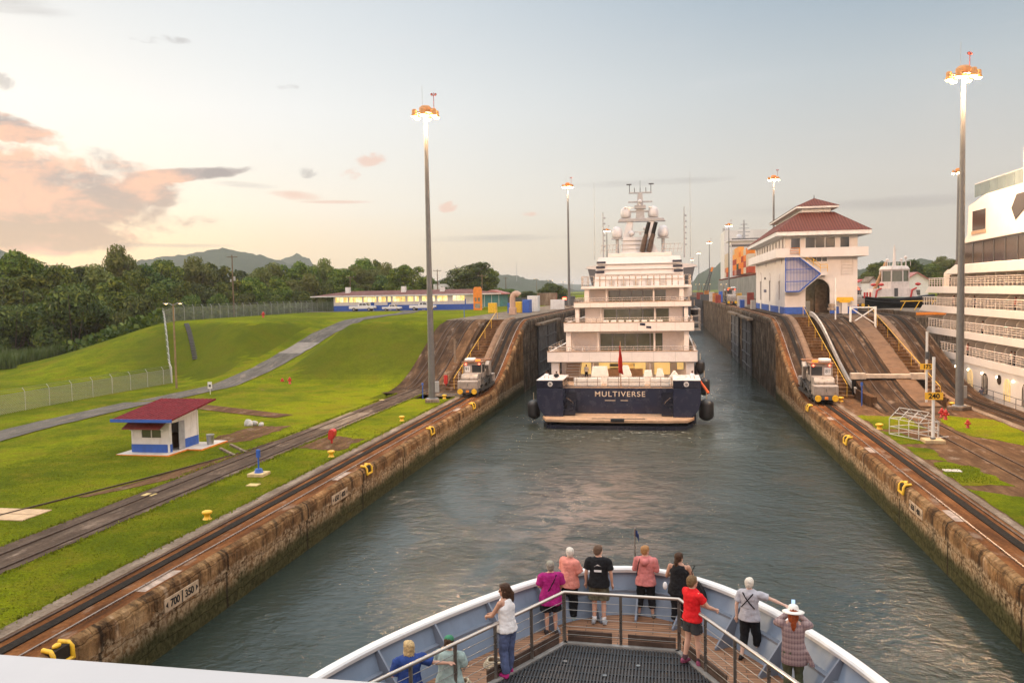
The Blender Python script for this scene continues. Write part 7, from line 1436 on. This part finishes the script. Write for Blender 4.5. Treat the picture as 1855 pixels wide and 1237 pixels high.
# fenders
fm = mat('fender rubber', (.018, .018, .02), .4, .2, 2.)
def fender(p, r, h, lab):
    t = thing('fender', lab, 'fender', p, 0, 'black fenders hung along the yacht'); m = MB(); m.lathe((0, 0, -h/2), [(r*.2, -.12), (r*.6, 0), (r*.95, .3*r), (r, .6*r), (r, h-.6*r), (r*.95, h-.3*r), (r*.6, h), (r*.2, h+.12)], 18); m.build('body', fm, t, local=True); MB().cyl((0, 0, h/2), (-.0, 0, h/2+.9), .04, n=5).build('rope', mat('rope', (.5, .4, .28), .9, .3, 20.), t, local=True); return t
fender((4.0, 92.2, -1.3), .78, 2.1, 'biggest black fender low at the right quarter of the yacht'); fender((-14.55, 91.5, -1.3), .7, 1.9, 'black fender low at the left quarter of the yacht')
fender((4.0, 97.5, .6), .62, 1.8, 'black fender at the right side just above the biggest one'); fender((3.8, 104, 2.2), .55, 1.5, 'black fender at the right side near the second deck'); fender((3.5, 116, 8.6), .5, 1.3, 'black fender high at the right side by the fourth deck')
rp = MB().tube([(3.3, 90, 2.0), (4.2, 86.5, 1.0), (7, 82, .2), (XR, 80.5, .05)], .014, 4).build('mooring_line', mat('dark wet rope', (.06, .05, .04), .9, .3, 20.)); tag(rp, 'mooring line sagging from the yacht quarter to the right wall', 'rope'); rs = MB().tube([(3.3, 90, 1.95), (4.1, 88.8, .9)], .13, 8).build('line_sleeve', mat('sleeve orange', (.75, .12, .03), .6), rp)
# side boarding platforms at the right
pl_ = MB()
for z in (6.2, 7.1, 8.0, 8.9): pl_.box(3.0, 4.2, 112, 117, z, z+.12)
for y in (112, 114.5, 117): pl_.cyl((4.1, y, 6.2), (4.1, y, 9), .06, n=5)
pl_.build('side_platform', mat('platform grey', (.30, .27, .25), .5, .3, 2.), ya)
# covered furniture on the decks: things that stand on the yacht
cov = mat('white furniture cover', (.74, .69, .62), .85, .08, 2., bump=.25)
def sofa(x0, x1, y, z, lab, h=.75):
    t = thing('sofa', lab, 'sofa', ((x0+x1)/2, y, z), 0, 'white covered furniture on the yacht decks'); MB().box(x0, x1, y, y+1.0, z, z+.45).build('seat', cov, t, bevel=.1); MB().box(x0, x1, y-.01, y+.28, z+.46, z+h).build('backrest', cov, t, bevel=.1)
sofa(-10.2, -7.2, 92.3, 1.13, 'white sofa at the left end of the lowest deck rail', .95); sofa(-6.6, -2.5, 92.3, 1.13, 'long white sofa behind the middle of the lowest deck rail', 1.0); sofa(-1.9, .2, 92.3, 1.13, 'white sofa at the right end of the lowest deck rail', .95)
def covered(x, y, z, w, h, lab, taper=.7):
    m = MB(); m.loft([[(x-w/2, y, z), (x+w/2, y, z), (x+w/2, y+.9, z), (x-w/2, y+.9, z)], [(x-w/2*1.02, y, z+h*.5), (x+w/2*1.02, y, z+h*.5), (x+w/2, y+.85, z+h*.5), (x-w/2, y+.85, z+h*.5)], [(x-w/2*taper, y+.1, z+h), (x+w/2*taper, y+.1, z+h), (x+w/2*taper, y+.7, z+h), (x-w/2*taper, y+.7, z+h)]]); o = m.build('covered_chair', cov, bevel=.12); tag(o, lab, 'chair', 'white covered furniture on the yacht decks')
covered(-7.6, 95.5, 1.13, 1.9, 1.9, 'big white covered chair left of the ensign', .85); covered(-4.7, 95.5, 1.13, 1.3, 2.0, 'tall tapering white cover right under the ensign', .45); covered(-2.2, 95.0, 1.13, 1.0, 1.5, 'white covered armchair right of the ensign', .8); covered(-.9, 96, 1.13, .9, 1.6, 'slim white covered chair near the right column', .6); covered(.7, 95.2, 1.13, 1.2, 1.4, 'pointed white cover at the right of the lowest deck', .15)
def ytable(x, y, z, w, lab):
    t = thing('table', lab, 'table', (x, y, z)); MB().box(x-w/2, x+w/2, y-.5, y+.5, z+.7, z+.78).build('tabletop', cov, t, bevel=.03)
    for s in (-1, 1): MB().cyl((x+s*w*.32, y, z), (x+s*w*.32, y, z+.7), .09, n=8).build('leg', cov, t)
ytable(-.1, 99.2, 3.75, 2.4, 'white table on the second deck at the right'); sofa(-8.6, -5.4, 98.3, 3.75, 'low white sofa on the second deck, left of the ensign top', .7); sofa(-4.2, -1.6, 98.5, 3.75, 'low white sofa on the second deck, right of the ensign top', .7); sofa(-11.3, -9.3, 98.2, 3.75, 'white sunbed on the second deck by the stair', .55)
for k in range(8): x = -7.6+k*.95; covered(x, 106, 6.95, .7, .95, 'pale chair, one of the row behind the third deck bulwark', .9)
# crew
crew = cloth('crew white', (.72, .72, .74), .05)
for (x, y, z, lab, c, rz_) in ((-12.9, 90.2, 2.22-.95, 'crew member in white shirt working at the left quarter of the yacht', crew, .5), (2.5, 90.5, 2.22-.95, 'crew member in white shirt at the right quarter of the yacht', crew, -.6), (-9.5, 99.8, 1.12, 'crew member in dark trousers standing by the stair on the lowest deck', crew, 0.), (-12.0, 91.5, 1.13, 'crew member in dark clothing by the left quarter', blk, .2), (1.9, 114.2, 9.7, 'person in black at the right of the fourth deck', blk, 2.)):
    person(lab, (x, y, max(z, 1.13)), rz_, 1.75, 'tan', c, sleeve=.8, bottoms=blk, leg=1., hair=hbrown, fine=False, group='crew aboard the yacht')
# ================================================================== CRUISE SHIP, CONTAINER SHIP, TUG
CXX = 32.6
cs = thing('cruise_ship', 'white cruise ship with tiers of balconies in the right hand lane', 'cruise ship', (45, 80, WATER))
cw_ = mat('cruise white', (.67, .61, .56), .4, .05, .4, dirt=(.6, .48, .38), dirtamt=.15); cpanel = mat('balcony panel', (.62, .55, .47), .6, .12, .8); cdark = mat('smoked glass front', (.045, .032, .025), .12, .3, .15); cglass = mat('balcony door glass', (.16, .14, .13), .12, .3, .6)
# deck levels: floor z, end Y (towards the far end), width inset
CD = [(1.3, 109, 0.), (3.25, 111.5, .0), (5.9, 116.5, .0), (8.55, 119, 0.), (10.9, 116.5, 0.)]
hp = MB(); ysec = [(-60, 0), (95, 0), (106, .6), (112, 3.0), (116, 7.0), (120, 12.0)]
hp.loft([[(CXX+ins, y, -5), (CXX+ins*.6, y, -1), (CXX+ins*.25, y, 3.0), (CXX+24-ins*.25, y, 3.0), (CXX+24-ins*.6, y, -1), (CXX+24-ins, y, -5)] for y, ins in ysec]); hp.build('hull', cw_, cs)
for i, (fz, ye, _) in enumerate(CD[1:]):
    sl_ = 1.6
    MB().prism([(ye, fz-.35), (ye-sl_, fz+.45), (-60, fz+.45), (-60, fz-.35)], .22, 'x', CXX-.18).build('balcony_band', cw_, cs, bevel=.03)
    MB().box(CXX-.1, CXX+24, -60, ye-.3, fz-.34, fz).build('deck', cw_, cs)
    if i < 4: MB().prism([(ye, fz-.35), (ye-sl_, fz+.45), (ye-sl_-.25, fz+.45), (ye-.25, fz-.35)], 23.6, 'x', CXX+.05).build('end_band', cw_, cs)
    r = MB(); zt = fz+1.45 if i < 4 else fz+1.4
    z0 = fz+.0
    y = 60
    while y < ye-sl_: r.box(CXX-.20, CXX-.14, y-.03, y+.03, fz+.42, zt); y += 1.05
    for zz in (zt, zt-.22, zt-.44, zt-.66): r.cyl((CXX-.17, 60, zz), (CXX-.17, ye-sl_, zz), .045 if zz == zt else .025, n=5)
    r.cyl((CXX-.17, ye-sl_, zt), (CXX+6, ye-sl_, zt), .045, n=5); r.build('balcony_rail', mat('rail cream', (.70, .60, .52), .4, .1), cs)
    # cabin wall, doors, dividers
    zt2 = (CD[i+2][0] if i < 3 else fz+2.9)-.35
    MB().box(CXX+1.7, CXX+1.9, 60, ye-4.5, fz, zt2).build('cabin_wall', cw_, cs)
    y = 61.0; k = 0
    while y < ye-5.2:
        MB().prism([(CXX+.25, fz+.02), (CXX+1.68, fz+.02), (CXX+1.68, zt2-.05), (CXX+.75, zt2-.05), (CXX+.32, zt2-.5)], .10, 'y', y).build('balcony_divider', cpanel, cs)
        MB().box(CXX+1.66, CXX+1.69, y+.5, y+2.1, fz+.05, zt2-.35).build('balcony_door', cglass, cs)
        y += 2.75; k += 1
MB().prism([(60, .0), (60, 2.9), (107.5, 2.9), (110, 1.2), (110, 0)], .2, 'x', CXX-.05).build('promenade_side', cw_, cs)
for k in range(4):
    y = 85.2+k*4.4 if k < 2 else 86.7+k*4.4; z0, z1 = .15, 2.15
    w = MB(); arc = [(y+.8*cos(a), 1.55+.75*sin(a)) for a in [pi*j/10 for j in range(11)]]; wo = w.prism([(y+.8, z0)]+arc+[(y-.8, z0)], .05, 'x', CXX-.11).build('arched_window', mat('curtain warm', (.6, .45, .22), .6, .3, 1.5, emit=(1., .66, .26), estr=.25) if k % 2 else cdark, cs)
    for q in (-.45, 0, .45): MB().box(CXX-.125, CXX-.112, y+q-.05, y+q+.05, z0, 2.1).build('curtain', cpanel, wo)
for k in range(7): MB().ball((CXX-.12, 84+k*4.1, 2.2), .11, n=8, m=6).build('wall_lamp', mat('white lamp', (1, .9, .7), .4, 0, emit=(1., .8, .5), estr=10), cs)
MB().cyl((CXX-.06, 91.6, 2.0), (CXX-.12, 91.6, 2.0), .5, n=16).build('porthole', cdark, cs)
m = MB()
for zz in (.35, .9): m.cyl((CXX-.75, 66, zz), (CXX-.75, 106, zz), .03, n=5)
for k in range(15): m.cyl((CXX-.75, 66+k*2.8, -.9), (CXX-.75, 66+k*2.8, .9), .03, n=5)
m.build('promenade_rail', darkgrey, cs); MB().box(CXX-.9, CXX, 60, 106.5, -1.1, -.9).build('promenade_deck', cw_, cs)
# glazed lounge and bridge front
MB().prism([(60, 13.8), (104.5, 13.8), (107.5, 13.0), (108.2, 12.75), (60, 12.75)], 23, 'x', CXX-.35).build('lounge_brow', cw_, cs, bevel=.05)
MB().prism([(60, 13.81), (106.2, 13.81), (102.6, 16.1), (60, 16.6)], 22.4, 'x', CXX+.1).build('lounge_glass', cdark, cs)
m = MB()
for y in range(64, 106, 3): m.box(CXX+.04, CXX+.1, y-.06, y+.06, 13.85, 16.1)
m.build('lounge_mullion', darkgrey, cs)
MB().prism([(60, 16.6), (102.9, 16.1), (101.5, 17.0), (101.2, 20.1), (96, 20.9), (60, 20.9)], 22, 'x', CXX-.05).build('upper_house', cw_, cs, bevel=.05)
MB().box(CXX-.09, CXX-.06, 96.0, 99.8, 17.3, 19.4).build('corner_window', cdark, cs); MB().prism([(88.2, 17.6), (86, 18.6), (85.6, 20.0), (88.0, 20.0), (89.2, 18.8)], .05, 'x', CXX-.11).build('side_window', cdark, cs); MB().box(CXX-.09, CXX-.06, 60, 84.2, 17.2, 20.4).build('side_glass', glassg, cs)
MB().box(CXX-.12, CXX-.07, 95.8, 100.0, 16.9, 17.25).build('window_rail', yteak, cs)
g = MB()
for k in range(16): y = 66+k*2.15; g.box(CXX+.25, CXX+.30, y, y+2.0, 20.95, 22.3)
g.build('glass_screen', mat('screen glass', (.10, .13, .13), .1, .2, .5), cs); MB().cyl((CXX+.27, 66, 22.33), (CXX+.27, 100.2, 22.33), .05, n=6).build('screen_rail', cw_, cs); MB().box(CXX-.1, CXX+20, 60, 86.5, 20.9, 24.2).build('top_house', cw_, cs); MB().box(CXX-.14, CXX-.11, 62, 85.5, 22.6, 23.9).build('top_glass', MATS['screen glass'], cs)
# passengers along the cruise ship rails
vr = random.Random(3); cols = [cloth('p%d' % i, c) for i, c in enumerate([(.08, .09, .14), (.5, .12, .08), (.6, .55, .5), (.03, .03, .03), (.35, .2, .15)])]
for k, (px_, py, d, lab) in enumerate(((1677, 655, 1, ''), (1753, 640, 1, 'man in dark blue at the lowest balcony rail, right of the mast'), (1832, 650, 1, 'couple member in white on the lowest balcony deck near the frame edge'), (1838, 655, 1, 'person in dark top beside the one in white on the lowest balcony deck'), (1728, 560, 3, 'person in red behind the mast on the third balcony deck'), (1765, 552, 3, 'person in dark blue right of the mast on the third balcony deck'), (1840, 552, 3, 'person in white near the frame edge on the third balcony deck'), (1780, 610, 2, 'person leaning on the second balcony rail right of the mast'), (1722, 505, 4, 'person with orange top on the topmost balcony deck'))):
    if not lab: continue
    fz = CD[d][0]; v = at_x(px_, py, CXX+.35); person(lab, (CXX+.35, v.y, fz+.02), rad(90), 1.72, 'tan', cols[k % 5], sleeve=.7, bottoms=blk, hair=hbrown, fine=False, group='passengers at the cruise ship rails')
person('person in dark shirt walking the promenade of the cruise ship', (CXX-.45, at_x(1778, 710, CXX-.45).y, -.88), rad(20), 1.72, 'tan', cols[0], sleeve=.7, bottoms=blk, hair=hbrown, fine=False, group='passengers at the cruise ship rails')
# --- container ship
kx = 32.4; ks = thing('container_ship', 'grey hulled container ship stacked with containers behind the control tower', 'container ship', (46, 430, 0))
MB().prism([(300, 2), (300, 16.2), (560, 16.2), (566, 14), (566, 2)], 26, 'x', kx).build('hull', mat('hull grey', (.20, .20, .185), .6, .15, .1), ks)
m = MB()
for k in range(60): m.box(kx-.25, kx+.3, 302+k*4.2, 302.5+k*4.2, 16.2, 16.8)
m.box(kx-.25, kx+.3, 300, 556, 16.75, 16.95); m.build('lashing_bridge', mat('lashing rust', (.20, .05, .03), .6, .2), ks)
MB().box(kx+.5, kx+25, 512, 548, 16.2, 45).build('superstructure', mat('ship pale grey', (.66, .64, .62), .5, .1, .1), ks); MB().box(kx+.5, kx+16, 462, 478, 16.2, 36).build('deckhouse', shipwhite, ks)
for z in (33.0, 36.2): MB().box(kx+.4, kx+.5, 463.5, 476.5, z, z+1.2).box(kx+1.0, kx+15, 461.9, 462, z, z+1.2).build('window_row', glassm, ks)
MB().box(kx-1, kx+18, 460, 480, 36, 36.6).build('bridge_roof', shipwhite, ks)
m = MB().cyl((kx+8, 470, 36), (kx+8, 470, 47.5), .8, .35, 6)
for z, w in ((39, 2.4), (41, 3.2), (43, 2.6), (45, 1.8)): m.box(kx+8-w, kx+8+w, 469.4, 470.6, z, z+.35)
m.build('radar_mast', MATS['mast grey'], ks); MB().ball((kx+5.5, 470, 38.6), 1.5).build('radome', domem, ks); MB().ball((kx+3, 520, 46.4), 1.6).build('radome', domem, ks)
MB().cyl((kx+2, 530, 45), (kx+2, 530, 47.5), 1.4, n=10).build('funnel', grey, ks)
CC = {'orange': (.80, .25, .03), 'rust red': (.45, .075, .03), 'yellow orange': (.85, .42, .10), 'green': (.06, .10, .05), 'maroon': (.14, .03, .03), 'cream': (.66, .56, .42), 'pale pink': (.55, .28, .20)}
def mk_cont(c):
    m = MB(); m.box(0, 2.44, 0, 12.0, 0, 2.55)
    for k in range(24): m.box(-.05, 0, .3+k*.48, .52+k*.48, .15, 2.4)
    for k in range(5): m.box(.25+k*.45, .4+k*.45, -.05, 0, .15, 2.4)
    return m.build('shipping_container', mat('container '+c, CC[c], .6, .15, .5), origin=(0, 0, 0))
CP = {}
lay = [['rust red', 'orange', 'rust red', 'yellow orange', 'cream'], ['pale pink', 'orange', 'rust red', 'yellow orange', 'yellow orange'], ['maroon', 'green', 'yellow orange', 'yellow orange', 'yellow orange'], ['maroon', 'orange', 'yellow orange', 'orange', 'yellow orange'], ['orange', 'orange', 'rust red', 'yellow orange', 'yellow orange'], ['cream', 'rust red', 'orange', 'cream', 'cream'], ['rust red', 'cream', 'cream', 'orange', 'pale pink']]
far_l = [['rust red', 'orange', 'cream', 'cream', 'cream'], ['cream', 'pale pink', 'cream', 'cream', 'cream']]
pos = ['lowest', 'second', 'third', 'fourth', 'topmost']; nb = 0
def cont(c, x, y, z, lab):
    global nb
    if c in CP: o = copy_tree(CP[c], (x, y, z))
    else: o = mk_cont(c); CP[c] = o; o.location = (x, y, z)
    tag(o, lab, 'container', 'containers on the container ship')
for j, col in enumerate(lay):
    for k, c in enumerate(col[:5 if j < 3 else 4]): cont(c, kx+.4, 448-12.6*(j+1), 17.6+2.62*k, f'{c} container, {pos[k]} in stack {["nearest the deckhouse", "second from the deckhouse", "third from the deckhouse", "fourth from the deckhouse", "fifth from the deckhouse", "nearly hidden by the tower", "hidden edge beside the tower"][j]}')
for j in range(3):
    for k in range(5): c = lay[(j+2) % 7][k]; cont(c, kx+3.0+2.55*j, 435.4, 17.6+2.62*k, f'{c} container, {pos[k]} in row {["one", "two", "three"][j]} inboard of the outer stack')
for j, col in enumerate(far_l):
    for k, c in enumerate(col): cont(c, kx+.4, 483+13*j, 17.6+2.62*k, f'{c} container, {pos[k]} of the stack {["right behind the deckhouse", "against the aft superstructure"][j]}')
# --- tug
tx, ty = 43.2, 205.; tu = thing('tugboat', 'black and white tugboat with red fittings moored right of the tower', 'tugboat', (tx+7, ty, UP)); sc = .92
P = lambda x, y, z: (tx+x*sc, ty+y*sc, UP-1.3+z*sc)
def tl(rings): return [[P(*q) for q in r] for r in rings]
m = MB(); rings = []
for k in range(17): u = k/16; x = -1.0+18.0*u; w = 4.2*math.sqrt(max(0.02, 1-abs(2*u-1)**3.2)); sh_ = .9*(2*u-1)**2; rings.append([(x, -w, 2.6+sh_), (x, -w*.92, 1.6+sh_*.6), (x+.4*(.5-u), -w*.6, -.4), (x+.4*(.5-u), w*.6, -.4), (x, w*.92, 1.6+sh_*.6), (x, w, 2.6+sh_)])
m.loft(tl(rings), smooth=True); m.build('hull', black, tu)
m = MB()
for z in (2.35, 1.7): m.tube([P(r[0][0], r[0][1]-.12, r[0][2]-2.6+z) for r in rings], .26, 8)
m.build('rubbing_strake', black, tu)
m = MB(); m.loft(tl([[(2.2, -3.2, 3.0), (12.6, -3.2, 3.0), (12.6, 3, 3.0), (2.2, 3, 3.0)], [(2.4, -3.0, 5.0), (12.2, -3.0, 5.0), (12.2, 3, 5.0), (2.4, 3, 5.0)]])); m.build('deckhouse', mat('tug pinkish white', (.66, .58, .53), .5, .12, 1., dirt=(.3, .2, .15), dirtamt=.4), tu, bevel=.25)
m = MB()
for (a, c) in ((4.2, 5.4), (12.2, 13.3)): m.tube([P(a-1.2, -3.3, 2.9), P(a-.9, -3.3, 4.6), P(a+.1, -3.3, 5.1)], .2, 8)
m.build('red_trim', red, tu); m = MB()
for x in (.5, 1.1, 1.8): m.cyl(P(x, -3, 2.8), P(x, -3, 4.2), .22, n=8)
m.build('bulwark_stripes', red, tu); MB().box(P(7.3, 0, 0)[0], P(8.1, 0, 0)[0], P(0, -3.3, 0)[1], P(0, -3.0, 0)[1], P(0, 0, 3.1)[2], P(0, 0, 5.1)[2]).build('fender_pad', darkgrey, tu)
m = MB(); oct_ = lambda r, z, dy=0: [(8+r*1.15*cos(2*pi*(k+.5)/8), dy+r*sin(2*pi*(k+.5)/8), z) for k in range(8)]
m.loft(tl([oct_(3.0, 5.0), oct_(3.0, 6.7)])); m.loft(tl([oct_(2.9, 9.3), oct_(3.1, 9.7), oct_(2.7, 10.4), oct_(2.4, 10.5)]))
for k in range(8): a = 2*pi*(k+.5)/8; m.cyl(P(8+2.95*1.15*cos(a), 2.95*sin(a), 6.7), P(8+2.9*1.15*cos(a), 2.9*sin(a), 9.4), .14, n=6)
m.build('wheelhouse', MATS['tug pinkish white'], tu); MB().loft(tl([oct_(2.75, 6.7), oct_(2.75, 9.3)])).build('wheelhouse_glass', glassg, tu)
m = MB().cyl(P(8, 0, 10.4), P(8, 0, 15.6), .45*sc, .12, 8); m.cyl(P(7.4, 0, 14.6), P(8.8, 0, 14.6), .08, n=5)
for x, h in ((6.4, 12), (9.6, 12), (10.6, 12.6)): m.cyl(P(x, 0, 10.3), P(x, 0, h), .09, n=5); m.ball(P(x, 0, h), .38, n=8, m=6)
for k in range(7): x = 5.4+k*.95; m.cyl(P(x, -2.4, 10.4), P(x, -2.4, 11.6), .05, n=5)
m.cyl(P(5.4, -2.4, 11.6), P(11, -2.4, 11.6), .05, n=5); m.build('mast', mat('mast pinkish white', (.66, .58, .53), .5, .1), tu)
MB().tube([P(3.6, 1, 4.8), P(4.8, 1, 7.5), P(6.4, 1, 11.5)], .4, 8).build('deck_crane', mat('crane tan', (.42, .24, .12), .6, .2), tu)
for x in (2.6, 4.4, 12.8): MB().lathe(P(x, -2.6, 5.6), [(.1, 0), (.6, .2), (.6, .5), (.2, .7), (0, .7)], 10).build('fire_monitor', red, tu)
MB().box(tx-2, tx+40, ty+8, ty+9, 5, UP+.6).build('quay', kerbm) and None
tag(bpy.data.objects['quay'], 'pale concrete quay behind the tug', 'quay'); gwm = MB().box(37.2, 60, 138, 164, UP-.9, UP-.1).build('gangway_deck', kerbm); tag(gwm, 'flat lock gate walkway with orange stripe below the tug', 'walkway'); MB().box(37.2, 60, 137.9, 138.0, UP-.5, UP-.1).build('stripe', orange, gwm)
yr = thing('railing', 'yellow braced railing along the walkway below the tug', 'railing', (46, 150, UP-.1)); m = MB(); m.cyl((38, 150, UP+1.4), (56, 150, UP+1.4), .08, n=5)
for k in range(9): m.cyl((38+k*2.2, 150, UP-.1), (38.8+k*2.2, 150, UP+1.4), .07, n=5)
m.build('rail', yellow, yr)
# ================================================================== HAZE
hz = MB().box(-9600, 9600, -700, 12600, -12, 138).build('haze', None); tag(hz, kind='stuff')
hm = bpy.data.materials.new('thin evening haze'); hm.use_nodes = True; T = NT(hm.node_tree); T.n.clear()
pv = T.node('ShaderNodeVolumePrincipled'); pv.inputs['Color'].default_value = (.95, .95, .96, 1); pv.inputs['Density'].default_value = 1.15e-4; pv.inputs['Anisotropy'].default_value = .1
T.l.new(pv.outputs[0], T.node('ShaderNodeOutputMaterial').inputs['Volume']); hz.data.materials.append(hm)
